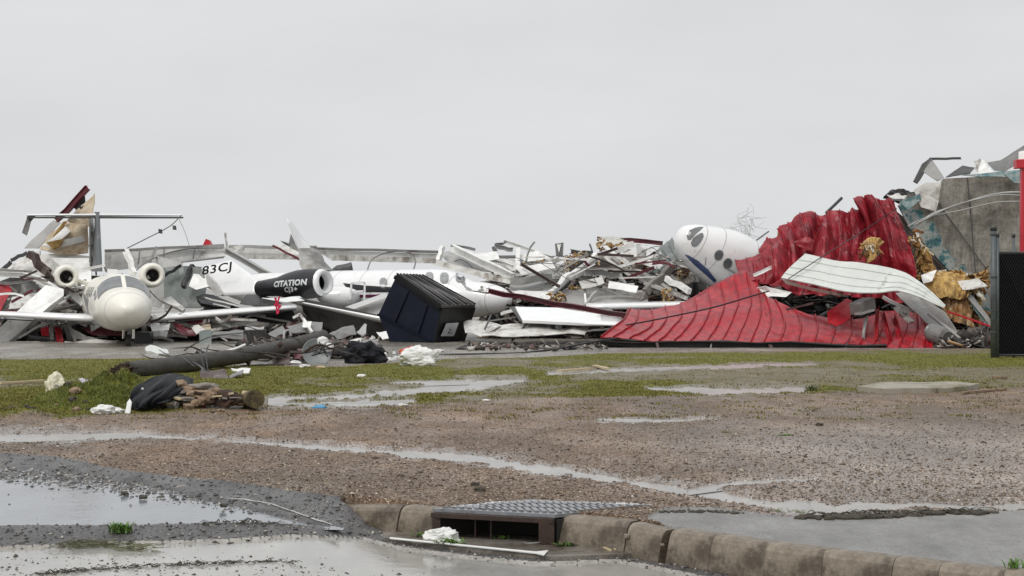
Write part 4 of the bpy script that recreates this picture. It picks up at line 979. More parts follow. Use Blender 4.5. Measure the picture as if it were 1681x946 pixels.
def on_nacelle(body, size, s_c, z0, sx, bold, name):
    bm = text_bm(body, size, .15, bold)
    for vt in bm.verts:
        s = s_c-vt.co.x*sx; r_ = nac_r(s)+.008; z = z0+vt.co.y+(s_c-s)*-.02; z = max(-r_*.98, min(r_*.98, z)); y = math.sqrt(max(r_*r_-z*z, 0))*sgn
        vt.co = frN(s, y, z)
    obj(name, bm, SILVER, nc)
on_nacelle('CITATION', .25, 1.13, -.03, 1.22, .012, 'lettering')
on_nacelle('CJ3+', .21, 1.08, -.22, 1.3, .006, 'lettering')
bm = bm_new(); box_between(bm, P(500, 470, 55), P(545, 478, 55.6), .7, .10); obj('engine_pylon', bm, WHITEJ, jb)
obj('pylon_fairing', blob(P(556, 488, 55.3), .62, .15, 1, 3, False, 3, (1.1, .5, .55)), WHITEJ, jb, smooth=True)
# far engine exhaust, dark
obj('far_exhaust', lathe(Frame(P(545, 447, 58), P(578, 441, 58)-P(545, 447, 58)), [(0, .1), (.2, .2), (.5, .2), (.7, .22), (.68, .15)], 16), DGREY, jb)
# crumpled fin of jet B
poly([(470, 357, 57), (477, 361, 57.1), (497, 388, 57.4), (513, 410, 57.4), (506, 422, 57.2), (490, 412, 57.1)], WHITEJ, 'bent white blade of the fin pointing up', 'fin_blade', None, amp=.06, freq=.8, parent=jb, smooth=True)
poly([(478, 384, 57.2), (485, 400, 57.3), (492, 414, 57.3), (480, 408, 57.1), (460, 396, 57), (474, 402, 57)], LGREY, None, 'fin_flap', None, amp=.05, parent=jb)
poly([(490, 408, 57.0), (512, 407, 56.8), (525, 411, 56.9), (533, 430, 57), (548, 445, 57.2), (520, 451, 56.6), (500, 449, 56.6), (492, 436, 56.8)], LGREY, 'crumpled grey skin of the fin root', 'fin_root', None, amp=.14, freq=1.5, parent=jb, smooth=False)
poly([(535, 444, 56.9), (560, 448, 57), (577, 446, 57), (575, 452, 56.8), (540, 455, 56.6)], DGREY, None, 'fin_hinge', None, amp=.05, parent=jb)
# aft fuselage panel with the registration letters
regs = [(330, 440, 57.2), (380, 427, 57.0), (428, 462, 56.0), (423, 484, 55.8), (364, 486, 56.4)]
rg_ = poly(regs, WHITEJ, 'white fuselage panel with black registration letters', 'registration_panel', None, amp=.03, freq=.5, parent=jb, smooth=True)
bm = text_bm('83CJ', .62, 0, .012)
pa, pb = P(329, 450, 56.35), P(383, 441, 56.1); ax_ = (pb-pa); ux = ax_.normalized(); uz = Vector((.15, -.25, 1)).normalized()
for vt in bm.verts: vt.co = pa+ax_*.5+ux*vt.co.x*.84+uz*(vt.co.y*.66-.04)
obj('lettering', bm, BLACK, rg_)
poly([(337, 452, 56.9), (352, 462, 56.6), (366, 482, 56.3), (357, 486, 56.2), (340, 466, 56.6)], LGREY, None, 'skin_fold', None, amp=.05, parent=jb)
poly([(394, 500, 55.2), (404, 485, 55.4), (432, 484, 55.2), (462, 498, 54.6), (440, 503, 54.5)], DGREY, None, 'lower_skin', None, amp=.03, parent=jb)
# near wing of jet B
obj('wing', wing_mesh(P(470, 492, 52.6), P(500, 505, 54.6), P(660, 530, 51.6), P(650, 545, 53), .10, .22), WHITEJ, jb, 'white leading edge of the near wing')
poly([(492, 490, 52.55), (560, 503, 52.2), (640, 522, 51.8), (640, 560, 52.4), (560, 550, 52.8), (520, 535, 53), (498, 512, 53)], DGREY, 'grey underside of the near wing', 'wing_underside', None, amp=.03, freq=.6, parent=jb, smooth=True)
poly([(565, 512, 54.6), (635, 482, 54.6), (642, 488, 54.5), (618, 520, 54.4)], LGREY, None, 'flap', None, amp=.02, parent=jb)
beam(568, 508, 54.4, 636, 484, 54.3, 8, WHITEJ, None, 'flap_edge', kind='box', parent=jb, jit=False, seg=1)
poly([(430, 490, 52), (464, 490, 52.4), (492, 487, 52.8), (500, 494, 52.5), (470, 497, 52)], WHITEJ, None, 'wing_tip', None, amp=.03, parent=jb)
# belly / far wing to the right below the nose
poly([(770, 482, 54.2), (838, 492, 53.6), (836, 512, 53.8), (800, 519, 54), (772, 508, 54.4)], DGREY, 'belly skin below the nose, its shade painted dark grey', 'belly_skin', None, amp=.05, parent=jb)  # belly shade put into the dark grey skin colour
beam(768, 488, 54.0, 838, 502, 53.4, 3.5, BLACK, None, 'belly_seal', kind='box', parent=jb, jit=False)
# ---------------- jet C, thrown nose up behind the red roof
n0 = P(1116, 379, 53.5); t0 = P(1322, 509, 55.5)
frC = Frame(n0, t0-n0, Vector((.15, -.25, 1)), roll=math.radians(-14)); jc = empty('business_jet', Vector((P(1200, 473, 56).x, 56, 0)), 'white jet thrown nose up behind the red roof with round dark windows', 'jet')
bC = Body(frC, [(0, .04, -.20, .13), (.06, .18, -.36, .28), (.2, .32, -.52, .44), (.5, .50, -.70, .62), (.9, .66, -.84, .76), (1.3, .82, -.93, .87), (1.8, .97, -1.0, .96), (2.4, 1.03, -1.04, 1.03), (3.2, 1.04, -1.05, 1.05), (5.5, 1.0, -1.04, 1.02), (6.6, .93, -.92, .93)])
obj('fuselage', bC.mesh(70, 40), WHITEJ, jc, smooth=True)
sgC = 1 if frC.y.y < 0 else -1
tC_ = tree_of(bC)
for pts in ([(1127, 387), (1132, 378.5), (1141, 374.5), (1148, 373), (1155, 373), (1149, 379), (1141, 386), (1134, 394), (1129, 394)], [(1134, 399), (1138, 391), (1145, 386), (1150, 383), (1154, 383), (1155, 389), (1150, 398), (1145, 403.5), (1140, 405.5), (1136, 404)]):
    decal(tC_, pts, CGLASS, 'windscreen', jc, .014, 3)
window(tC_, jc, 1180, 419, 6.2, 7.8, GLASS, .45, .95); window(tC_, jc, 1194.5, 432.5, 6.2, 7.8, GLASS, .45, .95)
decal(tC_, [(1124, 418), (1130, 419), (1146, 428), (1163, 443), (1176, 460), (1174, 465), (1158, 450.5), (1140, 435)], STRIPE, 'blue_stripe', jc, .012, 4)
decal(tC_, [(1158.5, 422), (1159.5, 422), (1158, 436), (1156.8, 436)], GREY, 'door_seam', jc, .010, 2)
decal(tC_, [(1190, 438), (1207, 447), (1205, 449), (1188, 440)], LGREY, 'panel_line', jc, .008, 2)
obj('wing_root', blob(P(1193, 466, 54.0), .48, .12, 1, 3, False, 5, (1.0, .6, .8)), WHITEJ, jc, smooth=True)
bm = bm_new(); tube(bm, [P(1145, 440, 55.5), P(1144, 465, 54.8)], .06, 8); gC = obj('landing_gear', bm, STEEL, jc)
wf = Frame(P(1144.5, 477, 54.6)+Vector((-.1, 0, 0)), Vector((1, -.55, .1))); obj('tyre', lathe(wf, [(-.09, .12), (-.09, .24), (-.05, .28), (.05, .28), (.09, .24), (.09, .12)], 20, True), RUBBER, gC, smooth=True)
# torn mesh behind it

# skin joints round the fuselages
for b_, par_, sts in ((bA, ja, (.72, 1.35, 3.1, 5.0)), (bB, jb, (.6, 1.9, 4.2, 5.3, 6.4)), (bC, jc, (.62, 1.2, 2.35, 3.3, 4.3))):
    for s_ in sts:
        bm = bm_new(); r_ = [[bm.verts.new(b_.pt(s_+d_, 2*math.pi*k/40, .004)) for k in range(40)] for d_ in (-.008, .008)]
        for k in range(40): bm.faces.new((r_[0][k], r_[0][(k+1) % 40], r_[1][(k+1) % 40], r_[1][k]))
        obj('skin_joint', bm, LGREY, par_)
# ================================================================ RED ROOF AND WALL, RIGHT
root = ribbed('red_roof', [
  [(1034, 507, 49.5), (1075, 507, 49.8), (1130, 495, 50.0), (1180, 468, 50.2), (1228, 448, 50.6), (1258, 486, 49.4), (1330, 516, 48.0), (1400, 524, 47.8), (1455, 512, 48.2), (1500, 508, 48.0), (1518, 505, 47.6)],
  [(1020, 530, 47.8), (1075, 533, 48.2), (1130, 525, 48.4), (1185, 512, 48.6), (1235, 502, 48.6), (1275, 526, 47.6), (1335, 538, 47.0), (1400, 543, 46.9), (1455, 540, 47.4), (1500, 540, 47.0), (1526, 535, 46.8)],
  [(985, 556, 46.0), (1040, 558, 46.2), (1095, 561, 46.2), (1155, 563, 46.2), (1210, 565, 46.1), (1265, 567, 46.0), (1330, 567, 45.9), (1390, 567, 45.8), (1440, 569, 45.7), (1490, 573, 45.6), (1532, 573, 45.5)]],
  23, RED, 'long low slope of glossy red ribbed roof sheet sagging to the grass', rib=.055, ribw=.07, mseg=26, amp=.055, freq=1.0, seed=2, fold=.07, foldf=2.4, jag=.012)
ribbed('red_wall_sheet', [
  [(1246, 428, 52.5), (1268, 392, 52.5), (1298, 366, 52.3), (1345, 348, 52.3), (1385, 347, 52.2), (1408, 344, 52), (1416, 322, 52), (1440, 326, 51.9), (1468, 330, 51.8)],
  [(1236, 440, 51.5), (1275, 420, 51.2), (1310, 402, 51.1), (1350, 395, 51.2), (1388, 392, 51.3), (1415, 386, 51.3), (1435, 380, 51.3), (1460, 378, 51.2), (1487, 380, 51.0)],
  [(1236, 456, 50.5), (1272, 452, 50.3), (1310, 448, 50.2), (1350, 445, 50.2), (1388, 443, 50.4), (1420, 440, 50.5), (1445, 438, 50.6), (1472, 440, 50.5), (1502, 436, 50.2)],
  [(1232, 466, 50.2), (1262, 470, 49.9), (1300, 480, 49.8), (1345, 486, 49.8), (1388, 490, 49.9), (1420, 492, 50.0), (1450, 496, 50.0), (1480, 500, 50.0), (1508, 492, 49.8)]],
  17, RED2, 'tall crumpled red wall sheet with deep vertical folds above the pale panel', rib=.05, ribw=.09, mseg=34, amp=.16, freq=1.7, seed=5, fold=.62, foldf=2.6, jag=.05, thick=.015)
ribbed('red_ridge_sheet', [
  [(1206, 428, 53.2), (1230, 424, 53.2), (1252, 415, 53), (1262, 412, 52.8)],
  [(1212, 446, 52.2), (1236, 446, 52.0), (1262, 440, 51.8), (1278, 428, 51.6)],
  [(1222, 458, 51.0), (1245, 466, 50.8), (1270, 470, 50.6), (1292, 458, 50.6)]],
  4, RED2, 'small red sheet bent over the ridge just right of the thrown jet', rib=.04, mseg=10, amp=.08, seed=7)
ribbed('red_gable_sheet', [
  [(1030, 508, 50.6), (1095, 508, 51), (1160, 474, 51.4), (1212, 448, 51.6), (1232, 447, 51.4)],
  [(1025, 520, 49.4), (1095, 522, 49.6), (1160, 500, 49.8), (1205, 480, 50.2), (1240, 478, 50.2)]],
  9, RED2, 'pinkish flat upper strip of the red roof in front of the white wing', rib=.03, mseg=6, amp=.04, seed=8)
poly([(1325, 388, 50.6), (1338, 395, 50.4), (1332, 412, 50.4), (1312, 405, 50.6), (1300, 398, 50.7)], RED2, 'crushed red metal corner jutting from the folded wall', amp=.16, freq=1.8)
poly([(1258, 404, 52.2), (1300, 366, 52.8), (1306, 370, 52.8), (1266, 412, 52.2)], DWHITE, 'white edge strip standing along the left side of the red wall', amp=.03)
blo = obj('insulation_clump', blob(P(1285, 386, 52.9), .22, .6, 2, 3, False, 3, (.6, .5, 1)), FOAM, None, 'small tan insulation bit stuck behind the left red wall edge', 'insulation')
beam(1356, 350, 53, 1382, 325, 53.4, 4, DGREY, 'thin dark rod sticking up behind the folded red wall', kind='box')
beam(1238, 452, 50.0, 1284, 432, 50.8, 5, WHITE, 'short white trim strip between the two red sheets', kind='L')
poly([(1243, 472, 49.6), (1256, 470, 49.4), (1300, 480, 49.2), (1290, 488, 49.2), (1262, 486, 49.3), (1258, 496, 49.3)], WHITE, 'torn white sheet below the small red ridge sheet', amp=.06)
# pale ribbed panel thrown over the red wall
ribbed('pale_wall_panel', [
  [(1282, 457, 46.8), (1296, 440, 47.0), (1322, 416, 47.4)],
  [(1330, 467, 46.4), (1348, 448, 46.8), (1372, 428, 47.2)],
  [(1395, 480, 46.0), (1405, 458, 46.5), (1415, 432, 47.0)],
  [(1440, 482, 45.9), (1450, 464, 46.4), (1462, 441, 46.9)],
  [(1482, 480, 46.0), (1490, 468, 46.3), (1500, 456, 46.6)],
  [(1549, 506, 45.6), (1551, 504, 45.7), (1552, 501, 45.8)]],
  4, PALE, 'pale grey ribbed metal panel draped across the red wreck', rib=.022, ribw=.06, mseg=30, amp=.03, seed=3, thick=.012)
poly([(1283, 457, 46.9), (1300, 466, 46.9), (1390, 484, 46.6), (1386, 488, 46.6), (1320, 474, 46.9), (1290, 466, 46.9)], DWHITE, 'thin second panel edge below the pale panel left end', amp=.02)
cable('black_cable', [P(1294, 458, 46.6), P(1312, 446, 46.7), P(1332, 433, 46.9), P(1352, 420, 47.4), P(1410, 384, 50.0), P(1472, 342, 50.8)], .014, BLACK, 'thin black cable lying over the pale panel and upper red wall')
cable('black_cable', [P(1000, 538, 47.5), P(1050, 530, 47.5), P(1110, 518, 47.9), P(1170, 505, 48.1), P(1235, 486, 48.6), P(1262, 478, 49)], .022, BLACK, 'thick black cable sagging across the low red roof slope')
cable('black_cable', [P(700, 583, 41), P(770, 582, 41), P(850, 580, 42), P(910, 573, 43.5), P(965, 563, 45), P(1010, 556, 45.4)], .03, BLACK, 'black cable lying along the grass edge toward the red roof')
# wreck under the pale panel
poly([(1470, 482, 47.5), (1500, 478, 47.3), (1550, 512, 46.5), (1572, 545, 46.2), (1562, 556, 46.2), (1520, 530, 46.6)], LGREY, 'long grey beam flange running down below the pale panel', amp=.05, thick=.06)
beam(1450, 488, 48, 1500, 512, 47, 5, LGREY, 'grey pipe above the lower right red sheet', kind='box')
bm = bm_new(); bms = box_between(bm, P(1471, 505, 46.6), P(1497, 530, 46.4), .42, .10, kind='box'); br = obj('bracket_plate', bm, LGREY, None, 'light grey bracket plate with a round hub on the red sheet', 'bracket', bevel=.02)
obj('hub', lathe(Frame(P(1484, 513, 46.35), Vector((0.1, -1, .2))), [(-.05, .14), (.06, .14), (.06, .05), (.12, .05), (.12, .01)], 18), GREY, br, smooth=False)
fl = empty('floodlight', P(1414, 573, 46.2), 'grey box floodlight on a short pole in the red wreckage', 'floodlight')
bm = bm_new(); tube(bm, [P(1417, 572, 46.2), P(1418, 545, 46.3), P(1423, 520, 46.4)], .045, 8); obj('pole', bm, LGREY, fl, smooth=True)
bm = bm_new(); box_between(bm, P(1404, 508, 46.2), P(1428, 498, 46.6), .40, .34, kind='box'); obj('lamp_housing', bm, GREY, fl, bevel=.03)
bm = bm_new(); box_between(bm, P(1408, 516, 46.1), P(1430, 509, 46.3), .3, .05, kind='box'); obj('lamp_bracket', bm, LGREY, fl)
poly([(1358, 512, 47.0), (1390, 490, 47.4), (1398, 494, 47.4), (1396, 524, 46.9), (1374, 536, 46.7), (1360, 530, 46.8)], REDP, 'bright red flat panel in the dark hollow beside the floodlight', name='red_plate', amp=.03)
for k, (a, b, c_, d_, w_) in enumerate([(1440, 505, 1438, 556, 8), (1448, 512, 1462, 560, 7), (1466, 520, 1482, 562, 8)]):
    beam(a, b, 46.9, c_, d_, 46.1, w_, RED, ['leftmost of three red creased strips right of the floodlight', 'middle one of three red creased strips right of the floodlight', 'rightmost of three red creased strips right of the floodlight'][k], 'red_strip', 'strip', 'L')
beam(985, 565, 45.95, 1455, 572, 45.65, 13, DARK, 'long dark base beam filling the shaded gap under the edge of the red roof', kind='C', dpx=14, seg=9)  # base frame, made thick and dark for the shaded gap below the sheet
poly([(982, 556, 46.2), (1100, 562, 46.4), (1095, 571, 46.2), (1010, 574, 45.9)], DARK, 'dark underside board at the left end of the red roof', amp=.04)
# floor drum / motor at the right end of the panel
mo = empty('motor', P(1548, 575, 45.6), 'dark electric motor hanging at the lower right end of the grey beam', 'motor')
obj('motor_body', lathe(Frame(P(1528, 545, 46), P(1558, 558, 45.6)-P(1528, 545, 46)), [(0, .08), (.0, .24), (.1, .26), (.42, .26), (.5, .2), (.5, .02)], 20), GREY, mo)
obj('flange', lathe(Frame(P(1524, 543, 46.1), P(1558, 558, 45.6)-P(1528, 545, 46)), [(0, .02), (0, .2), (.06, .2), (.06, .1)], 16), STEEL, mo)
bm = bm_new(); tube(bm, [P(1556, 555, 45.6), P(1565, 568, 45.6), P(1571, 577, 45.5)], .03, 6); obj('shaft', bm, LGREY, mo)
cable('conduit', [P(1524, 515, 46.5), P(1540, 527, 46.2), P(1576, 556, 45.7)], .05, LGREY, 'grey pipe running down beside the motor', 'pipe')
# ---------------- grey slab wall
def slabwall(pts, Y0, Y1, thick, m, label, name='concrete_wall', cat='wall', n=46):
    """big rough slab with an attribute that says how near the torn lower left edge is"""
    bm = bm_new(); vs_ = [bm.verts.new(P(x_, y_, Y0+(Y1-Y0)*(x_-1470)/211)) for x_, y_ in pts]; f = bm.faces.new(vs_)
    bmesh.ops.triangulate(bm, faces=bm.faces); bmesh.ops.subdivide_edges(bm, edges=bm.edges[:], cuts=7); bmesh.ops.triangulate(bm, faces=bm.faces)
    crumple(bm, .05, .8, 3); return obj(name, bm, m, None, label, cat, solid=thick)
q = NB('rough_grey_board')
g1 = q.ramp(q.noise(2.2, 9, .75), [(.32, (.11, .10, .083)), (.5, (.255, .237, .205)), (.68, (.42, .395, .355))])
tx = q.n('ShaderNodeSeparateXYZ'); q.l(q.tc, tx.inputs[0])
# paint survives only along the lower left rim: distance measured across the board
ed = q.math('ADD', q.math('MULTIPLY', tx.outputs[0], .80), q.math('MULTIPLY', tx.outputs[2], .60))
edn = q.math('ADD', ed, q.math('MULTIPLY', q.math('SUBTRACT', q.noise(1.7, 8, .72), .5), 2.2))
pm = q.ramp(edn, [(.42, 1.0), (.50, 0.0)])
tcol = q.ramp(q.noise(3.4, 7, .7), [(.40, (.045, .14, .16)), (.47, (.11, .23, .25)), (.52, (.40, .42, .40))])
strk = q.ramp(q.noise(3, 6, .75, (5, 5, .7)), [(.35, .78), (.6, 1.12)])
mm = q.n('ShaderNodeMix', data_type='RGBA', blend_type='MULTIPLY'); mm.inputs[0].default_value = 1; q.l(g1, mm.inputs[6]); q.l(strk, mm.inputs[7])
q.l(q.mix(pm, mm.outputs[2], tcol), q.b.inputs['Base Color']); q.b.inputs['Roughness'].default_value = .7
q.l(q.bump(q.noise(6, 9, .8), .9, .06), q.b.inputs['Normal']); BOARD = q.m
slabwall([(1474, 338), (1492, 318), (1532, 322), (1548, 294), (1600, 291), (1700, 285), (1760, 285), (1760, 520), (1640, 524), (1624, 532), (1598, 492), (1560, 448), (1520, 404), (1494, 376)], 51.5, 51.5, .16, BOARD, 'huge rough grey wall slab leaning at right with torn teal painted edge', 'wall_slab')
for k, (a, b, c_, d_) in enumerate([(1588, 292, 1606, 500), (1532, 322, 1640, 470)]):
    beam(a, b, 51.35, c_, d_, 51.3, 1.6, DGREY, ['steep dark joint line on the upper grey wall slab', 'slanting dark joint line across the grey wall slab'][k], 'joint_strip', 'strip', 'box', seg=3)
poly([(1512, 340, 51.2), (1500, 312, 51.3), (1520, 300, 51.2), (1545, 300, 51.1), (1540, 330, 51.2), (1536, 348, 51.1)], DWHITE, 'white torn membrane hanging at the top left of the grey slab', amp=.08)
poly([(1476, 332, 51.2), (1510, 318, 51.2), (1512, 328, 51.2), (1490, 346, 51.1)], TEAL, 'teal painted shard at the upper left corner of the grey slab', amp=.05)
poly([(1575, 288, 51.2), (1640, 282, 51.2), (1681, 279, 51.2), (1681, 292, 51.1), (1620, 290, 51.1)], TEAL, 'teal painted strip along the top of the grey slab', amp=.04)
poly([(1648, 286, 51.1), (1678, 280, 51.1), (1680, 302, 51.0), (1664, 300, 51.0)], TEAL, 'teal flap below the red post cap', amp=.05)
for k, (ctl, r_) in enumerate([([(1498, 375), (1530, 352), (1570, 338), (1620, 322), (1660, 316), (1700, 318)], .035), ([(1490, 372), (1525, 356), (1575, 346), (1640, 332), (1700, 332)], .022), ([(1500, 370), (1560, 340), (1610, 326), (1650, 320), (1700, 324)], .02)]):
    cable('conduit', [P(a, b, 51.0-.06*k) for a, b in ctl], r_, LGREY, ['thick pale conduit curving across the grey slab', 'lowest thin cable curving across the grey slab', 'thin cable just above the thick conduit on the grey slab'][k])
# bent sheet metal on top
poly([(1499, 298, 52), (1513, 270, 52.2), (1528, 259, 52.3), (1531, 264, 52.2), (1520, 278, 52.1), (1506, 302, 52)], DGREY, 'dark arched strip of bent flashing at the top left of the slab', amp=.05, thick=.05)
beam(1526, 261, 52.3, 1578, 260, 52.6, 4, DGREY, 'thin dark flashing strip pointing right at the skyline', kind='L')
poly([(1516, 282, 52), (1530, 262, 52.2), (1550, 292, 52), (1540, 297, 51.9)], LGREY, 'grey triangular metal flap beneath the arched flashing', amp=.05)
poly([(1552, 292, 52), (1580, 272, 52.4), (1600, 276, 52.3), (1592, 288, 52), (1570, 290, 52)], DGREY, 'dark bent metal plate lying on top of the slab', amp=.09)
beam(1604, 262, 52.5, 1612, 288, 52.3, 9, DWHITE, 'short white upright stub on top of the slab', kind='L')
poly([(1612, 262, 52.4), (1622, 264, 52.4), (1626, 284, 52.2), (1640, 288, 52), (1605, 290, 52), (1606, 276, 52.2)], WHITE, 'crumpled white scraps beside the upright stub', amp=.1, freq=3)
poly([(1620, 268, 52.4), (1640, 266, 52.6), (1690, 232, 53), (1700, 250, 52.6), (1650, 282, 52.2), (1632, 280, 52.2)], GREY, 'large grey folded sheet rising at the top right skyline', amp=.10, freq=1)
beam(1640, 268, 52.5, 1700, 232, 53, 5, LGREY, 'light grey rim along the rising folded sheet', kind='L')
poly([(1455, 322, 52), (1475, 318, 52.3), (1498, 322, 52.2), (1510, 330, 52), (1480, 332, 51.8)], DWHITE, 'low heap of white scrap between red wall and grey slab', amp=.15, freq=3)
beam(1460, 328, 51.8, 1532, 328, 51.8, 3, GREY, 'thin grey rail running from the red wall to the slab', kind='box')
obj('rubble_clump', blob(P(1478, 322, 52.6), .3, .8, 3, 3, False, 9, (1.3, .6, .6)), DARK, None, 'dark brown rubble clump at the skyline left of the slab', 'rubble')
# insulation torn along the slab edge
INSM = rnd_mat('torn_insulation', [(0, (.05, .025, .015)), (.2, (.20, .09, .035)), (.45, (.45, .27, .10)), (.7, (.56, .40, .20)), (.88, (.60, .52, .38)), (1, (.7, .68, .6))], .85, .2)
def tuft(c, sx, sz, n, label, size=.3, seed=0, sy=.25, dirn=None, name='insulation'):
    """torn insulation: many curling strips in one clump"""
    rr = np.random.RandomState(seed); V = []; Fc = []; rn = []; k_ = 0; m_ = 6
    for i in range(n):
        p = np.array(c)+np.array([np.clip(rr.normal(0, .5), -.8, .8)*sx, np.clip(rr.normal(0, .5), -.8, .8)*sy, np.clip(rr.normal(0, .5), -.8, .8)*sz]); d = rr.normal(0, 1, 3); d[2] -= .9; 
        if dirn is not None: d = d*.6+np.array(dirn)
        d /= np.linalg.norm(d); w_ = np.cross(d, rr.normal(0, 1, 3)); w_ /= np.linalg.norm(w_)+1e-9; l_ = size*rr.uniform(.5, 1.4); ww = size*rr.uniform(.25, .7); nn_ = np.cross(d, w_); col_ = rr.uniform(0, 1); cu = rr.normal(0, .5)
        for j in range(m_+1):
            t = j/m_; q = p+d*l_*t+nn_*l_*cu*t*t+rr.normal(0, .012, 3); w2 = w_*ww*.5*(1-.35*t)*rr.uniform(.7, 1.2)
            V += [q-w2, q+nn_*ww*.22, q+w2]
            if j < m_:
                b = k_+j*3; Fc += [(b, b+1, b+4, b+3), (b+1, b+2, b+5, b+4)]; rn.append(min(.999, max(0, col_+rr.normal(0, .1))))
        k_ += (m_+1)*3
    V = np.array(V); V = V[:, :]; lo = V.min(0); c0 = np.array([V[:, 0].mean(), V[:, 1].mean(), lo[2]])
    o = raw_obj(name, V-c0, np.array(Fc), INSM, None, np.array(rn), 2); o.location = c0; del o['kind']; tag(o, label, 'insulation'); s_ = o.modifiers.new('thickness', 'SOLIDIFY'); s_.thickness = .02; return o
for k, ((px, py), a, b, n, l, sz, dn) in enumerate([((1430, 405), .28, .18, 22, 'ragged yellow insulation tuft on the middle of the upper red wall', .28, (0, 0, -.9)), ((1502, 390), .15, .25, 16, 'small orange insulation tuft where red wall meets slab', .3, None), ((1514, 428), .18, .55, 50, 'pale brown insulation strip hanging below the slab corner', .22, (0, 0, -.8)),
       ((1550, 455), .65, .25, 110, 'big yellow insulation bundle below the slab edge', .26, (.5, 0, -.5)), ((1572, 480), .45, .55, 130, 'deep yellow insulation mass sagging under the slab', .26, (.2, 0, -.9)), ((1596, 455), .25, .10, 60, 'thin yellow insulation strands on the slab edge', .35, (.8, 0, -.2)), ((1556, 515), .25, .4, 40, 'dark orange insulation lump above the dark hollow', .35, (0, 0, -.9)), ((1595, 500), .25, .6, 60, 'narrow brown insulation flap hanging beside the fence post', .4, (.3, 0, -1))]):
    tuft(P(px, py, 49.9 if k == 0 else 50.7), a, b, n, l, sz, k+29, dirn=dn)
def drape(C, m, label, name='insulation_blanket', cat='insulation', fold=.12, ff=7, n_=26, seed=1, parent=None, rag=.12, solid=.02):
    """hanging cloth-like sheet with folds that run down it"""
    Cg = [[P(*p) for p in row] for row in C]; bm = bm_new(); g_ = []
    for i in range(n_+1):
        g_.append([])
        for j in range(n_+1):
            u, v = j/n_, i/n_; v2 = v*(1+rag*(mn.noise(Vector((u*6, seed, 3)))+.6*mn.noise(Vector((u*17, seed, 5)))))
            p = lerp_grid(Cg, u, max(0, min(1, v2))); f_ = (abs(mn.noise(Vector((u*ff+v*1.2, v*1.5, seed))))*2-.5)+.4*mn.noise(Vector((u*ff*2.3, v*4, seed+2)))
            g_[-1].append(bm.verts.new(p+Vector((0, -1, .25))*f_*fold))
    for i in range(n_):
        for j in range(n_): bm.faces.new((g_[i][j], g_[i][j+1], g_[i+1][j+1], g_[i+1][j]))
    return obj(name, bm, m, parent, label, cat, solid=solid)
drape([[(1522, 456, 50.6), (1548, 446, 50.5), (1575, 450, 50.4), (1600, 458, 50.3)], [(1520, 470, 50.4), (1548, 462, 50.2), (1575, 468, 50.1), (1594, 470, 50.1)], [(1532, 492, 50.3), (1552, 488, 50.0), (1575, 492, 50.0), (1588, 488, 50)]], FOAM, 'folded yellow insulation blanket under the slab edge', seed=3)
drape([[(1538, 470, 50.5), (1560, 466, 50.3), (1585, 474, 50.2)], [(1545, 498, 50.3), (1566, 500, 50.1), (1592, 505, 50.1)], [(1552, 520, 50.2), (1570, 530, 50.0), (1600, 538, 50.0)]], FOAMO, 'orange brown insulation curtain hanging beside the fence post', seed=5, fold=.16)
drape([[(1503, 388, 51.0), (1512, 396, 50.9), (1524, 408, 50.9)], [(1506, 412, 50.8), (1516, 425, 50.7), (1532, 432, 50.7)], [(1508, 440, 50.7), (1520, 450, 50.6), (1542, 452, 50.6)]], FOAM, 'narrow brown insulation curtain below the slab corner', seed=8, fold=.12)
drape([[(1410, 408, 50.2), (1424, 392, 50.2), (1438, 390, 50.1), (1452, 397, 50.1)], [(1420, 412, 50.0), (1428, 405, 49.9), (1436, 404, 49.9), (1442, 408, 49.9)], [(1424, 432, 49.8), (1430, 430, 49.7), (1436, 426, 49.7), (1438, 422, 49.7)]], FOAM, 'torn tan insulation flap hanging on the red wall', seed=11, fold=.08, rag=.3)
poly([(1470, 345, 53.4), (1530, 395, 53.6), (1600, 470, 53.8), (1640, 500, 53.8), (1640, 570, 53.8), (1500, 570, 53.2), (1470, 480, 53)], BROWN, 'dark brown backing sheet added behind the insulation at right', 'dark_backing', 'wall', .1, .2)  # dark backing added to close a bright gap beside the slab
poly([(1572, 462, 50.2), (1606, 457, 50.0), (1622, 470, 49.8), (1600, 474, 49.8), (1580, 476, 50)], DWHITE, 'white torn paper flap below the slab edge beside the post', amp=.06)
poly([(1500, 378, 50.8), (1508, 384, 50.7), (1514, 405, 50.6), (1508, 412, 50.6)], WHITE, 'narrow white scrap hanging at the red wall corner', amp=.04)
poly([(1512, 452, 50.4), (1538, 444, 50.3), (1530, 462, 50.2), (1516, 466, 50.3)], WHITE, 'white crumpled scrap at the left of the yellow insulation', amp=.07)
beam(1580, 474, 50.2, 1628, 534, 49.6, 6, LGREY, 'light grey edge strip along the lower rim of the slab', kind='L')
poly([(1584, 480, 50.25), (1596, 484, 50.1), (1626, 528, 49.7), (1620, 536, 49.8), (1600, 510, 50)], TEAL, 'narrow teal strip beside the grey edge strip', amp=.04)
beam(1556, 512, 49, 1626, 536, 47.5, 2.6, REDP, 'thin red rod crossing the dark hollow left of the fence', kind='box')
# dark block put in for the shade of the hollow behind
bm = bm_new(); 
for a, b in (((1500, 470, 53), (1640, 470, 53)),): pass
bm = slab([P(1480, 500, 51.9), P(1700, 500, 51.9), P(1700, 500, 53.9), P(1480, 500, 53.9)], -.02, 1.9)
obj('hollow_shade', bm, DARK, None, 'dark block for the shade in the hollow below the leaning slab', 'wall')
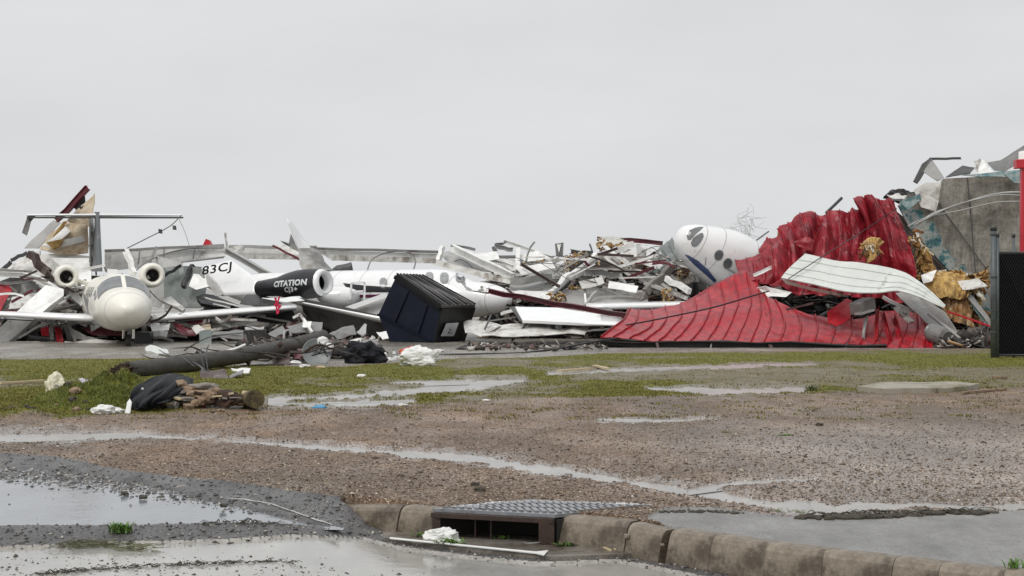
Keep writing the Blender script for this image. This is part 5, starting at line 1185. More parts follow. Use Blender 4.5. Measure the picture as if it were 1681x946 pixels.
# ---------------- fence
fn = empty('fence', G(1660, 588), 'dark chain link fence section with black privacy slats at the right edge', 'fence')
Yf = G(1632, 588).y
def fp(px, zt, r_, nm='fence_post', dy=0):
    Yf = G(1632, 588).y+dy; x_ = (px-CX)*Yf/F; bm = bm_new(); tube(bm, [Vector((x_, Yf, -.05)), Vector((x_, Yf, zt))], r_, 12); o = obj(nm, bm, POSTM, fn, smooth=True)
    bm = bm_new(); tube(bm, [Vector((x_, Yf, zt-.02)), Vector((x_, Yf, zt+.05)), Vector((x_, Yf, zt+.07))], r_*1.15, 12); obj('post_cap', bm, POSTM, o, smooth=True); return o
zz = lambda py: H-(py-HY)*Yf/F
fp(1631, zz(377), .070); fp(1664, zz(388), .036, dy=.25); fp(1637.5, zz(388), .04)
for py in (415, 583):
    bm = bm_new(); tube(bm, [Vector(((1640-CX)*Yf/F, Yf, zz(py))), Vector(((1790-CX)*Yf/F, Yf, zz(py)))], .025, 8); obj('fence_rail', bm, mat('dark_rail', (.03, .034, .036), .5), fn, smooth=True)
for py in (385, 455, 510, 545):
    bm = bm_new(); tube(bm, [Vector(((1631-CX)*Yf/F, Yf, zz(py)-.02)), Vector(((1631-CX)*Yf/F, Yf, zz(py)+.02))], .082, 12); obj('post_clamp', bm, DGREY, fn)
me_s = None
for k in range(24):
    x_ = (1643+k*6.2-CX)*Yf/F
    if me_s is None:
        bm = bm_new(); box_between(bm, Vector((x_, Yf+.03, zz(585))), Vector((x_, Yf+.03, zz(417))), .086, .012); o = obj('privacy_slat', bm, MESHM, fn); me_s = o; x00 = x_
    else:
        o = me_s.copy(); COL.objects.link(o); o.parent = fn; o.location.x += x_-x00; o.location.y += R.uniform(-.008, .008)
bm = bm_new()
for k in range(40):
    for sg in (1, -1):
        x_ = 1640+k*4.2; x2 = x_+sg*84
        a = Vector(((x_-CX)*Yf/F, Yf-.012, zz(416))); b = Vector(((x2-CX)*Yf/F, Yf-.012, zz(584)))
        if sg < 0 and x2 < 1640: f = (x_-1640)/84; b = a.lerp(b, f)
        if (b-a).length > .05: box_between(bm, a, b, .006, .006)
obj('wire_mesh', bm, BLACK, fn, kind='stuff')
# red post with cap at the very right
rp = empty('red_post', G(1674, 575)+Vector((0, 0, 0)), 'red square post with a wider cap at the right edge of the picture', 'post')
Yr = 42.0
bm = bm_new(); box_between(bm, Vector(((1681-CX)*Yr/F, Yr, 0)), P(1681, 276, Yr), .17, .17); obj('post_shaft', bm, REDP, rp, bevel=.01)
bm = bm_new(); box_between(bm, P(1666, 270, Yr), P(1700, 268, Yr), .3, .22); obj('post_cap', bm, REDP, rp, bevel=.015)
poly([(1672, 250, 42.1), (1700, 244, 42.2), (1700, 262, 42), (1672, 264, 42)], WHITE, 'white plate standing on the red post cap', name='white_plate', cat='plate', amp=.02)

for k, px in enumerate((1078, 1168, 1262, 1391)):
    beam(px, 564, 45.85, px+(3, -2, 5, -4)[k], 576, 45.5, (5, 3, 7, 4)[k], (BROWN, TIMBER, BROWN, DGREY)[k], '%s under the red roof edge' % ['brown timber stub, leftmost one', 'thin grey timber stub, second from the left', 'thick brown timber stub, third from the left', 'dark stub, rightmost one'][k], 'timber_stub', 'timber', 'box', seg=1, jit=False)
# ================================================================ DUMPSTER
du = empty('dumpster', G(690, 562), 'navy blue dumpster tipped on its edge with a ribbed dark lid and pale sticker', 'dumpster')
EYE = Vector((0, 0, H))
def on_plane(px, py, p0, n):
    d = P(px, py, 50)-EYE; return EYE+d*((p0-EYE).dot(n)/d.dot(n))
A0, B0, C0 = P(650, 455, 51.0), P(724, 507, 49.9), P(712, 562, 49.9)
nF = (B0-A0).cross(C0-A0).normalized(); D0, E0 = on_plane(640, 561, A0, nF), on_plane(621, 517, A0, nF)
Bk, Ck = P(779, 505, 51.7), P(760, 563, 51.8); off_ = Bk-B0
bk_ = {'A': P(692, 457, A0.y+2.1), 'B': Bk, 'C': Ck, 'D': D0+off_, 'E': E0+off_}
def hull_box(f, b, m, nm, par, bev=.0, label=None):
    bm = bm_new(); a = [bm.verts.new(p) for p in f]; c = [bm.verts.new(p) for p in b]; n = len(a)
    bm.faces.new(a); bm.faces.new(c[::-1])
    for i in range(n): bm.faces.new((a[i], c[i], c[(i+1) % n], a[(i+1) % n]))
    bmesh.ops.recalc_face_normals(bm, faces=bm.faces); bmesh.ops.triangulate(bm, faces=bm.faces)
    bmesh.ops.subdivide_edges(bm, edges=bm.edges[:], cuts=3); crumple(bm, .018, 1.4, 6)
    return obj(nm, bm, m, par, label, bevel=bev)
hull_box([A0, B0, C0, D0, E0], [bk_[k] for k in 'ABCDE'], NAVY, 'body', du)
# black end panel, slightly proud
en = [B0, bk_['B'], bk_['C'], C0]; cen = sum(en, Vector())/4; nE = (bk_['B']-B0).cross(C0-B0).normalized()
if nE.y > 0: nE = -nE
hull_box([p+nE*.04 for p in en], [p-nE*.02 for p in en], BLKPLASTIC, 'end_panel', du)
lid = [A0, bk_['A'], bk_['B'], B0]; nL = Vector((.25, -.2, 1)).normalized()
ld = hull_box([p+nL*.09 for p in lid], [p+nL*.01 for p in lid], LIDM, 'lid', du)
for i in range(9):
    f = i/8; a = A0.lerp(bk_['A'], f)+nL*.12; b = B0.lerp(bk_['B'], f)+nL*.12
    bm = bm_new(); box_between(bm, a, b, .06, .035); obj('lid_rib', bm, LIDM if i % 2 else BLKPLASTIC, ld, bevel=.01)
fN = (B0-A0).cross(D0-A0).normalized()
if fN.y > 0: fN = -fN
for f in (.0,):
    bm = bm_new(); box_between(bm, A0+fN*.05, B0+fN*.05, .10, .12); obj('rim', bm, BLKPLASTIC, du, bevel=.01)
bm = bm_new(); box_between(bm, E0+fN*.04, E0.lerp(C0, .97)+fN*.04, .03, .06); obj('side_crease', bm, NAVY, du)
for f in (.3, .72):
    bm = bm_new(); box_between(bm, A0.lerp(B0, f)+fN*.03+Vector((0, 0, -.15)), E0.lerp(C0, f)+fN*.03, .05, .05); obj('stiffener', bm, NAVY, du, bevel=.01)
def onend(px, py):  # point of the end panel seen at a photo position
    o_ = Vector((0, 0, H)); d = (P(px, py, 50)-o_); t = ((B0+nE*.075)-o_).dot(nE)/d.dot(nE); return o_+d*t
st = [onend(733, 531), onend(753, 530), onend(745, 552), onend(724, 552)]
bm = bm_new(); bm.faces.new([bm.verts.new(p) for p in st]); sk = obj('sticker', bm, mat('sticker_grey', (.42, .43, .43), .5, dirt=(.2, .2, .2), damt=.2), du, solid=.012)
for (x_, y_, s) in ((739, 542, 1.6), (736, 546, 1.6), (740, 546.5, 1.3), (737.5, 539, 1.0)):
    bm = bm_new(); bm.faces.new([bm.verts.new(onend(x_+math.cos(a*math.pi/4)*s*.7, y_+math.sin(a*math.pi/4)*s)+nE*.02) for a in range(8)]); obj('printed_mark', bm, DGREY, sk, solid=.004)
# ================================================================ LONG GIRDER AND LEFT HANGAR WRECK
q4 = lambda *a, **k: poly([*a[0]], *a[1:], **k)
gd = empty('roof_girder', P(400, 473, 62), 'long white roof girder spanning the sky line from the left jet to the dumpster', 'girder')
def gpart(pts, m, nm, thick=.05, amp=.02): return poly(pts, m, None, nm, None, thick, amp, .8, parent=gd)
gpart([(172, 413, 61.9), (368, 405, 61.9), (368, 424, 61.9), (172, 446, 61.9)], WHITE, 'web')
gpart([(172, 446, 61.7), (300, 430, 61.7), (370, 421, 61.7), (370, 408, 61.8), (300, 411, 61.7), (222, 425, 61.7)], WHITE, 'lower_flange')
beam(172, 412, 61.6, 368, 403, 61.6, 4.5, LGREY, None, 'top_flange', kind='box', parent=gd)
beam(376, 405, 61.5, 520, 406, 61.5, 5, LGREY, None, 'top_flange', kind='box', parent=gd)
beam(512, 408, 61.5, 725, 414, 61.2, 4.5, GREY, None, 'top_flange', kind='box', parent=gd)
gpart([(376, 408, 61.8), (520, 408, 61.8), (520, 418, 61.8), (376, 417, 61.8)], WHITE, 'web')
gpart([(376, 416, 61.6), (520, 417, 61.6), (520, 427, 61.6), (400, 425, 61.6)], DWHITE, 'lower_flange')
gpart([(518, 411, 61.6), (725, 417, 61.3), (725, 424, 61.3), (518, 418, 61.6)], WHITE, 'web')
gpart([(530, 418, 61.4), (725, 424, 61.1), (725, 433, 61.1), (545, 428, 61.4)], DWHITE, 'lower_flange')
for x_ in (230, 270, 320): beam(x_, 408, 61.5, x_-3, 440-(x_-172)*.1, 61.5, 2.2, LGREY, None, 'stiffener', kind='box', parent=gd, seg=1)
S = []
def B(*a, **k): return beam(*a, **k)
B(206, 411, 55.5, 220, 450, 55, 9, WHITE, 'short white post leaning above the left jet cabin')
B(258, 405, 61, 246, 432, 61, 4, WHITE, 'thin white diagonal strut inside the girder web', kind='box')
B(368, 410, 60.5, 458, 458, 58.5, 9, LGREY, 'broken grey rafter sloping down to the black engine', kind='C')
B(447, 403, 60.8, 492, 427, 60.5, 3, MAROON, 'thin maroon edged strip sloping down to the bent fin', kind='L')
q4([(450, 404, 60.9), (470, 402, 61), (488, 405, 61), (494, 424, 60.7)], DWHITE, 'triangular white sheet behind the bent fin')
B(370, 382, 61.4, 374, 410, 61.4, 3.5, DWHITE, 'thin white spike standing on the girder', kind='L')
q4([(334, 403, 62.5), (339, 393, 62.5), (345, 395, 62.5), (348, 403, 62.5)], REDP, 'small red cone tip showing above the girder', 'red_tip', 'cone', thick=.3)
q4([(380, 407, 61.3), (398, 402, 61.2), (402, 410, 61.1), (388, 416, 61.1)], DWHITE, 'crumpled white scrap caught at the girder joint', amp=.16, freq=4)
q4([(268, 440, 58.5), (300, 436, 58.5), (332, 438, 58.8), (340, 470, 58.3), (332, 506, 57.5), (270, 506, 57.5)], GREEN, 'large grey metal sheet standing right of the left jet')
q4([(255, 420, 59.5), (300, 432, 59), (290, 470, 58.8), (262, 505, 58.3), (238, 500, 58.5), (238, 450, 59)], LGREY, 'pale grey sheet directly behind the right engine of the left jet')
q4([(318, 450, 57.6), (340, 452, 57.6), (352, 468, 57.3), (322, 476, 57.3), (310, 470, 57.4)], WHITE, 'white plate with a round cover below the registration letters')
B(270, 453, 57.9, 297, 436, 58.2, 5, BLACK, 'short black strip rising behind the right jet engine', kind='box')
B(301, 472, 57.4, 317, 436, 57.9, 8, BLACK, 'steep black strip left of the registration letters', kind='box')
q4([(316, 438, 57.7), (334, 442, 57.7), (337, 458, 57.5), (318, 462, 57.5)], GREEN, 'small dark green plate between black strip and letters')
q4([(266, 494, 54), (280, 490, 54.4), (304, 508, 53.6), (300, 512, 53.4)], DWHITE, 'rounded pale fairing lying on the right wing of the left jet', thick=.08)
cable('tail_wire', [P(298, 353, 60), P(278, 372, 60), P(240, 392, 60), P(200, 412, 60)], .018, GREY, 'sagging wire from the right tail plane tip down to the girder')
cable('hanging_wire', [P(294, 360, 60.2), P(303, 380, 60.2), P(311, 404, 60.2)], .008, GREY, 'very thin wire hanging from the right tail plane tip')
for k, (a, b) in enumerate([(263, 379), (286, 373)]):
    q4([(a-3, b-3, 60), (a+3, b-2, 60), (a+4, b+5, 60), (a-2, b+4, 60)], DGREY, ['left dark scrap hanging on the tail wire', 'right dark scrap hanging on the tail wire'][k], 'hanging_scrap', 'scrap', amp=.08, freq=4)
cable('girder_cable', [P(222, 445, 56.5), P(250, 425, 59), P(300, 410, 61.2), P(367, 407, 61.2)], .025, GREY, 'dark cable looping up over the left girder')
cable('loop_cable', [P(602, 447, 58), P(612, 425, 60), P(640, 414, 61), P(672, 415, 61), P(682, 428, 60.5), P(678, 445, 60)], .025, GREY, 'thin grey cable arching above the side on jet')
cable('nose_cable', [P(246, 478, 48.5), P(265, 495, 50), P(300, 512, 52)], .018, BLACK, 'thin black cable from the left jet windscreen to its wing')
rbe = empty('red_ribbon', P(456, 515, 50.6), 'bright red ribbon tied round the right wing tip of the left jet', 'ribbon')
for a, b, c_, d_ in ((451, 489, 460, 506), (459, 487, 452, 504), (453, 489, 455, 516), (458, 502, 456, 515), (450, 500, 462, 503)): beam(a, b, 50.6, c_, d_, 50.55, 2.6, RIBBON, None, 'ribbon_strand', kind='box', dpx=1, seg=4, parent=rbe)
# black wings under the registration panel
q4([(322, 488, 54.8), (332, 484, 54.8), (350, 486, 54.9), (392, 504, 54.6), (360, 507, 54.3), (330, 500, 54.4)], BLACK, 'rounded black wing tip with white stripes above the white wing', 'black_wing', 'wing', thick=.12)
B(337, 489, 54.5, 392, 503, 54.2, 2.2, WHITE, 'upper white stripe strip on the black wing tip', 'white_strip', 'strip', 'box')
B(350, 499, 54.1, 378, 505, 54.0, 1.8, WHITE, 'lower white stripe strip on the black wing tip', 'white_strip', 'strip', 'box')
q4([(385, 517, 51.8), (450, 511, 51.6), (480, 510, 51.8), (490, 527, 51.6), (455, 530, 51.5), (420, 526, 51.6)], BLACK, 'black flap below the ribbon tied wing tip', 'black_flap', 'flap', thick=.08)
B(400, 515, 51.4, 478, 529, 51.3, 3, GREY, 'grey strip across the black flap', kind='box')
# --- left hangar heap
q4([(153, 318, 60), (146, 326, 60.2), (112, 362, 60.8), (125, 374, 60.6), (150, 372, 60.2), (154, 350, 60)], BEIGE, 'upper beige insulation sheet peeling from the peak', 'insulation_sheet', 'insulation', .04, .14, 1.6)
q4([(110, 366, 60.6), (145, 370, 60.2), (144, 415, 59.8), (98, 420, 60), (64, 408, 60.6), (84, 388, 60.8)], BEIGE, 'wide lower beige insulation sheet fanning below the tail plane', 'insulation_sheet', 'insulation', .04, .18, 1.3)
q4([(70, 404, 60.2), (108, 372, 60.4), (116, 380, 60.2), (84, 408, 60)], WHITE, 'white curled strip lying on the beige insulation', amp=.09)
q4([(92, 396, 60.0), (136, 388, 59.9), (140, 396, 59.9), (100, 406, 59.9)], WHITE, 'second white strip across the lower beige insulation', amp=.07)
q4([(76, 398, 59.9), (104, 392, 59.8), (100, 404, 59.8), (88, 410, 59.8)], FOAM, 'orange stain of exposed insulation on the beige sheet', 'insulation_clump', 'insulation', .08, .12, 3)
q4([(104, 364, 60.4), (112, 362, 60.4), (92, 388, 60.5), (84, 392, 60.5)], FOAM, 'thin orange insulation line on the upper beige sheet', 'insulation_clump', 'insulation', .05, .08, 3)
q4([(40, 408, 61), (70, 378, 61.2), (88, 362, 61.2), (100, 366, 61), (82, 384, 60.9), (64, 408, 60.8)], LGREY, 'grey torn sheet leaning left of the beige insulation')
B(92, 362, 60.6, 144, 308, 60.2, 9, MAROON, 'maroon steel beam pointing up at the left peak', kind='I', seg=3)
q4([(118, 338, 60.5), (138, 322, 60.3), (140, 336, 60.3), (128, 350, 60.4)], DARK, 'dark crumpled scrap under the maroon peak beam', amp=.12, freq=4)
q4([(10, 440, 60.4), (40, 420, 60.6), (85, 416, 60.4), (146, 420, 59.8), (150, 448, 59.4), (80, 452, 59.6), (20, 452, 60)], DWHITE, 'broad dirty white roof sheet behind the left engine', amp=.16, freq=1.0)
q4([(84, 424, 59.4), (146, 424, 59.2), (152, 452, 59), (120, 456, 59)], WHITE, 'smooth white sheet between the left engine and the fin', amp=.05)
B(17, 428, 59.6, 44, 415, 59.6, 6, DGREY, 'dark gutter strip at the upper left of the heap', kind='L'); B(0, 445, 59.4, 18, 430, 59.5, 7, DGREY, 'dark eave strip sloping down to the left frame edge', kind='L')
B(48, 417, 58.8, 80, 448, 58.2, 12, BROWN, 'short brown steel column leaning by the left engine', kind='box')
q4([(58, 410, 59), (66, 412, 58.9), (66, 420, 58.9), (56, 418, 58.9)], WHITE, 'round white cap on the top of the brown column', thick=.12)
def multi(name, pts, wpx, m, label, kind='box', cat='beam', dpx=None):
    bm = bm_new(); Ps = [P(*p) for p in pts]
    for i in range(len(Ps)-1): Y = pts[i][2]; box_between(bm, Ps[i], Ps[i+1]+(Ps[i+1]-Ps[i]).normalized()*.02, (dpx or wpx)*Y/F, wpx*Y/F, kind=kind)
    return obj(name, bm, m, None, label, cat)
multi('white_gutter', [(-10, 450, 57.2), (40, 452, 57), (62, 458, 56.6), (100, 480, 56)], 9, WHITE, 'long white bent gutter running from the left edge to the left engine', 'C')
multi('white_gutter', [(-10, 443, 57.6), (50, 447, 57.4)], 6, DWHITE, 'short upper white gutter piece at the left edge', 'C')
q4([(-8, 568, 51.2), (-8, 550, 51.5), (76, 472, 53.0), (104, 478, 52.9), (104, 488, 52.8), (14, 566, 51.2)], WHITE, 'wide white diagonal beam crossing the left heap', 'white_beam', 'beam', .22, .02, .6)
q4([(-10, 465, 57), (14, 465, 57), (20, 478, 56.6), (0, 512, 55.8), (-10, 512, 56)], RED, 'bright red metal sheet at the left frame edge', 'red_sheet', amp=.05)
q4([(34, 462, 57.2), (60, 464, 57), (70, 480, 56.6), (48, 515, 56), (36, 505, 56.4)], GREY, 'folded grey sheets behind the white diagonal beam', amp=.22, freq=1.8)
q4([(60, 462, 57.6), (84, 474, 57.2), (70, 494, 56.8), (54, 480, 57)], LGREY, 'crumpled light grey sheet left of the left engine', amp=.2, freq=2)
B(4, 505, 56, 34, 478, 56.6, 6, GREY, 'grey strut rising beside the red sheet at the left edge', kind='L')
q4([(118, 478, 55), (128, 482, 54.5), (140, 498, 53.5), (134, 503, 53.6), (118, 490, 54.4)], WHITE, 'white curved fairing below the left engine', amp=.06, thick=.06)
for k in range(9): B(93+k*4.5, 502-k*4.6, 55.2, 104+k*4.5, 497-k*4.6, 55.0, 2.6, WHITE if k % 2 else LGREY, None if False else 'rung %s of the torn slatted vent below the left engine' % ['one', 'two', 'three', 'four', 'five', 'six', 'seven', 'eight', 'nine'][k], 'torn_slat', 'slat', 'box', seg=1) if k < 0 else None
vt_ = empty('slatted_vent', P(110, 500, 55), 'torn slatted white vent lying behind the left wing of the left jet', 'vent')
for k in range(9): beam(92+k*4.5, 504-k*4.8, 55.2, 105+k*4.5, 498-k*4.8, 55.0, 2.8, WHITE if k % 2 else LGREY, None, 'slat', kind='box', seg=1, parent=vt_)
# hazard-like corrugated end
ce = empty('corrugated_panel', P(30, 572, 50.5), 'corrugated white roofing end with dark gaps at the lower left', 'panel')
for k in range(11): beam(0+k*6.2-4, 563, 50.6, 7+k*6.2-4, 573, 50.2, 3.4, DWHITE, None, 'corrugation', kind='box', seg=1, parent=ce)
beam(-6, 563, 50.8, 66, 562, 50.6, 2.4, DWHITE, None, 'rim', kind='box', parent=ce); beam(-6, 574, 50.4, 62, 573, 50.2, 2.0, DGREY, None, 'rim', kind='box', parent=ce)
# under the wing, left
low = [([(66, 538, 51.4), (80, 536, 51.4), (80, 552, 51.2), (68, 550, 51.2)], REDP, 'small red plate below the left wing'), ([(90, 538, 51.2), (100, 540, 51.2), (106, 566, 50.4), (96, 570, 50.4), (92, 555, 50.8)], RED, 'curved red strip standing below the left wing'),
 ([(104, 536, 51.3), (118, 540, 51.2), (122, 560, 50.8), (112, 562, 50.8)], GREY, 'grey bent plate right of the curved red strip'), ([(120, 540, 51), (142, 552, 50.6), (160, 556, 50.4), (150, 560, 50.4), (122, 556, 50.8)], DWHITE, 'white triangular frame scrap under the left wing root'),
 ([(132, 538, 51), (168, 536, 50.8), (200, 545, 50.2), (200, 552, 50.1), (150, 550, 50.6)], MAROON, 'maroon sheet lying under the left jet cabin'), ([(106, 562, 50.4), (160, 558, 50.2), (196, 560, 50), (190, 568, 49.8), (110, 570, 50)], DWHITE, 'flat dirty white strip on the ground under the left jet'),
 ([(246, 532, 50.2), (280, 530, 50.2), (277, 542, 50), (250, 545, 50)], WHITE, 'white creased sheet under the right wing root'), ([(249, 545, 50), (276, 544, 50), (274, 553, 49.9), (252, 553, 49.9)], LGREY, 'grey frame scrap below the white creased sheet'),
 ([(284, 530, 50.6), (320, 542, 50.2), (322, 552, 50), (298, 550, 50), (288, 540, 50.2)], MAROON, 'curved maroon sheet under the white right wing'), ([(300, 526, 50.9), (335, 524, 50.8), (330, 532, 50.6), (312, 534, 50.5)], MAROON, 'narrow maroon plate close beneath the right wing'),
 ([(312, 536, 50.3), (326, 534, 50.3), (340, 544, 50.1), (322, 548, 50)], DWHITE, 'white curled scrap between maroon sheets'), ([(345, 532, 51.4), (400, 524, 51.4), (440, 532, 51), (400, 536, 51), (350, 540, 51)], DWHITE, 'wide crumpled white sheet below the right wing middle'),
 ([(325, 535, 50.6), (345, 532, 50.7), (348, 545, 50.2), (330, 546, 50.1)], BEIGE, 'small beige torn foam piece under the right wing'), ([(350, 546, 49.8), (400, 542, 49.8), (400, 556, 49.2), (345, 556, 49.4)], GREY, 'grey board standing on edge behind the fallen pole'),
 ([(327, 543, 49.4), (347, 541, 49.4), (347, 568, 48.6), (327, 570, 48.6)], GREEN, 'dark green box side standing behind the fallen pole'), ([(40, 545, 52), (62, 540, 52), (66, 558, 51.4), (44, 560, 51.4)], DARK, 'dark plate beneath the left wing near the edge')]
for pts, m_, l in low: q4(pts, m_, l, amp=.08, freq=2.2)
for k, (a, w_, m_, l) in enumerate([((30, 555, 51.4, 74, 530, 51.6), 3.5, WHITE, 'thin white strut rising below the left wing tip'), ((112, 531, 51, 124, 560, 50.4), 4, LGREY, 'grey strut under the left wing root'), ((83, 534, 51.4, 86, 560, 50.8), 7, LGREY, 'grey bracket post beneath the left wing'),
   ((46, 552, 51.2, 112, 560, 50.6), 4, DGREY, 'dark rail lying under the left wing'), ((345, 524, 51.2, 378, 536, 51), 4, WHITE, 'white strut under the right wing middle'), ((352, 522, 51.3, 386, 537, 51.1), 3, LGREY, 'grey strut beside the white strut under the right wing'), ((338, 553, 49.6, 420, 544, 49.3), 4, LGREY, 'light grey board edge behind the fallen pole')]):
    B(*a, w_, m_, l)
bm = bm_new(); box_between(bm, P(222, 557, 49.5), P(249, 557, 49.5), .5, .42); obj('black_box', bm, BLACK, None, 'black box on the ground right of the left jet nose wheel', 'box', bevel=.02)
q4([(238, 572, 42.5), (246, 568, 43), (272, 574, 42.6), (277, 582, 42), (262, 585, 41.6), (242, 580, 42)], PALE, 'pale crumpled metal hood lying behind the fallen pole', amp=.08, thick=.05)
# ================================================================ CENTRE HEAP
cb = [
 ((990, 410, 57, 1050, 452, 56), 15, WHITE, 'wide white beam falling from the centre top, upper half', 'C'), ((1046, 448, 56, 1116, 490, 54.5), 13, DWHITE, 'lower half of the wide white beam, stained', 'C'),
 ((979, 420, 56, 941, 452, 55), 11, WHITE, 'upper part of the broken white column with black edge', 'box'), ((938, 452, 55, 905, 483, 53.8), 12, WHITE, 'lower part of the broken white column, ending in rust', 'box'),
 ((1110, 430, 54.6, 1060, 480, 53.8), 12, TIMBER, 'grey timber board leaning under the green roof sheet', 'box'), ((1062, 478, 53.9, 1052, 496, 53.7), 11, TIMBER, 'foot of the grey timber board resting on the white strip', 'box'),
 ((980, 392, 58.2, 1088, 400, 57.6), 7, MAROON, 'maroon ridge beam along the top of the centre heap', 'I'), ((1040, 401, 57.4, 1004, 415, 57.2), 10, WHITE, 'white beam lying below the maroon ridge beam', 'C'),
 ((851, 409, 58, 850, 446, 57.4), 9, WHITE, 'white upright post left of the centre heap', 'box'), ((826, 396, 58.6, 908, 424, 58), 6, WHITE, 'thin white rafter sloping down from the bent frame', 'C'),
 ((798, 422, 58.8, 904, 422, 58.6), 5, LGREY, 'level grey rail behind the white upright post', 'box'), ((742, 407, 57, 842, 455, 55.6), 12, WHITE, 'large white rafter sloping over the side on jet nose', 'C'),
 ((727, 406, 57.2, 719, 429, 56.8), 8, WHITE, 'short white stub at the left end of the sloping rafter', 'C'), ((740, 403, 57.4, 780, 410, 57.6), 4, GREY, 'thin grey strip above the sloping rafter', 'box'),
 ((790, 420, 57.8, 842, 438, 57.2), 5, WHITE, 'thin white rail beside the sloping rafter', 'C'), ((714, 430, 56.4, 838, 462, 55), 9, DWHITE, 'pale eave strip over the side on jet nose', 'L'),
 ((838, 462, 55, 905, 456, 55.4), 12, LGREY, 'grey concrete coloured beam left of the broken column', 'box'), ((838, 452, 56, 900, 446, 56), 4, DWHITE, 'thin pale rail above the grey beam', 'box'),
 ((882, 436, 56.4, 932, 422, 56), 7, LGREY, 'grey pipe left of the broken white column', 'box'), ((936, 413, 57.2, 970, 416, 56.8), 8, GREEN, 'green grey plate strip at the heap skyline', 'C'),
 ((905, 444, 55.8, 940, 446, 55.6), 5, WHITE, 'short white ledge strip by the broken column', 'box'), ((958, 447, 55, 1018, 451, 54.8), 11, LGREY, 'grey folded beam in the middle of the heap', 'C'),
 ((958, 441, 55.8, 1040, 444, 55.4), 4, MAROON, 'thin maroon strip in the middle of the heap', 'L'), ((1018, 451, 54.8, 1032, 478, 54.4), 5, LGREY, 'short grey strut below the folded beam', 'box'),
 ((992, 440, 55.6, 1040, 446, 55.4), 6, DWHITE, 'white strip crossing behind the wide beam', 'box'), ((1094, 457, 53.6, 1132, 479, 52.6), 9, WHITE, 'clean white strip left of the landing wheel', 'box'),
 ((1074, 470, 54, 1128, 490, 53), 6, DWHITE, 'stained white strip below the clean strip', 'box'), ((960, 483, 53.5, 961, 501, 53.2), 4, WHITE, 'thin white stake by the white wing', 'box'),
 ((962, 500, 53.2, 980, 480, 53.6), 6, LGREY, 'grey diagonal strut beside the white stake', 'box'), ((1052, 402, 57, 1078, 420, 56.6), 5, WHITE, 'thin white rib left of the green roof sheet', 'box'),
 ((968, 401, 58, 973, 416, 57.6), 2.5, DGREY, 'thin dark prong above the broken column', 'box'), ((996, 460, 54.8, 1040, 476, 54.2), 4, TIMBER, 'thin timber lath in the dark of the heap', 'box'), ((960, 452, 55.2, 1010, 476, 54.4), 5, TIMBER, 'dark timber lath crossing the heap hollow', 'box'),
 ((800, 477, 52.5, 915, 500, 50.6), 8, MAROON, 'upper half of the long maroon beam ending on the white wing', 'C'), ((913, 499.5, 50.6, 1031, 518, 48.8), 8, MAROON, 'lower half of the long maroon beam reaching the red roof', 'C'),
 ((822, 516, 51, 847, 508, 51), 5, WHITE, 'short white stub at the left end of the white wing', 'box'),
 ((812, 402, 58.6, 830, 398, 58.6), 4, DGREY, 'dark crook at the top of the bent frame', 'box'), ((810, 404, 58.6, 816, 422, 58.4), 5, GREY, 'bent dark bracket of the broken frame', 'L'), ((812, 404, 58.4, 842, 410, 58.4), 7, LGREY, 'grey crosspiece of the broken frame', 'C'),
 ((866, 530, 49.8, 840, 560, 48.6), 2.6, DGREY, 'dark thin rod leaning below the white wing left end', 'box'), ((806, 518, 50.5, 796, 541, 49.6), 2.6, DGREY, 'dark short rod below the jet nose', 'box'), ((845, 512, 50.4, 868, 528, 49.8), 3.5, DGREY, 'dark flap hinge rod at the wing end', 'box'),
 ((780, 530, 51.2, 852, 520, 50.8), 2.5, GREY, 'thin grey rail behind the dark rods', 'box'), ((930, 535, 49.6, 962, 556, 48.4), 3.2, DGREY, 'dark gear strut right of the small wheel', 'box'), ((950, 545, 49, 1000, 540, 48.4), 3, GREY, 'grey rod lying under the white wing', 'box'),
 ((1240, 396, 56.5, 1262, 380, 57), 2, GREY, 'thin grey wire rod behind the thrown jet', 'box')]
for a, w_, m_, l, k_ in cb:
    B(*a, w_, m_, l, kind=k_, name={MAROON: 'maroon_beam', TIMBER: 'timber_board'}.get(m_, 'steel_beam'), cat='board' if m_ is TIMBER else 'beam')
B(935, 447, 55.1, 962, 425, 55.6, 3.5, BLACK, 'black strip for the dark underside of the upper broken column', kind='box'); B(906, 492, 53.6, 936, 462, 54.6, 4, BLACK, 'black strip for the dark underside of the lower broken column', kind='box')  # black strips stand in for the shaded underside of the white column
ribbed('green_roof_sheet', [[(1104, 391, 57), (1080, 410, 56.6), (1056, 431, 56)], [(1112, 408, 56), (1092, 426, 55.6), (1066, 440, 55.4)], [(1122, 424, 55.2), (1100, 438, 55), (1076, 450, 54.9)]],
       5, GREEN, 'dark green grey ribbed roof sheet leaning beside the thrown jet', rib=.05, ribw=.08, mseg=8, amp=.04, seed=4)
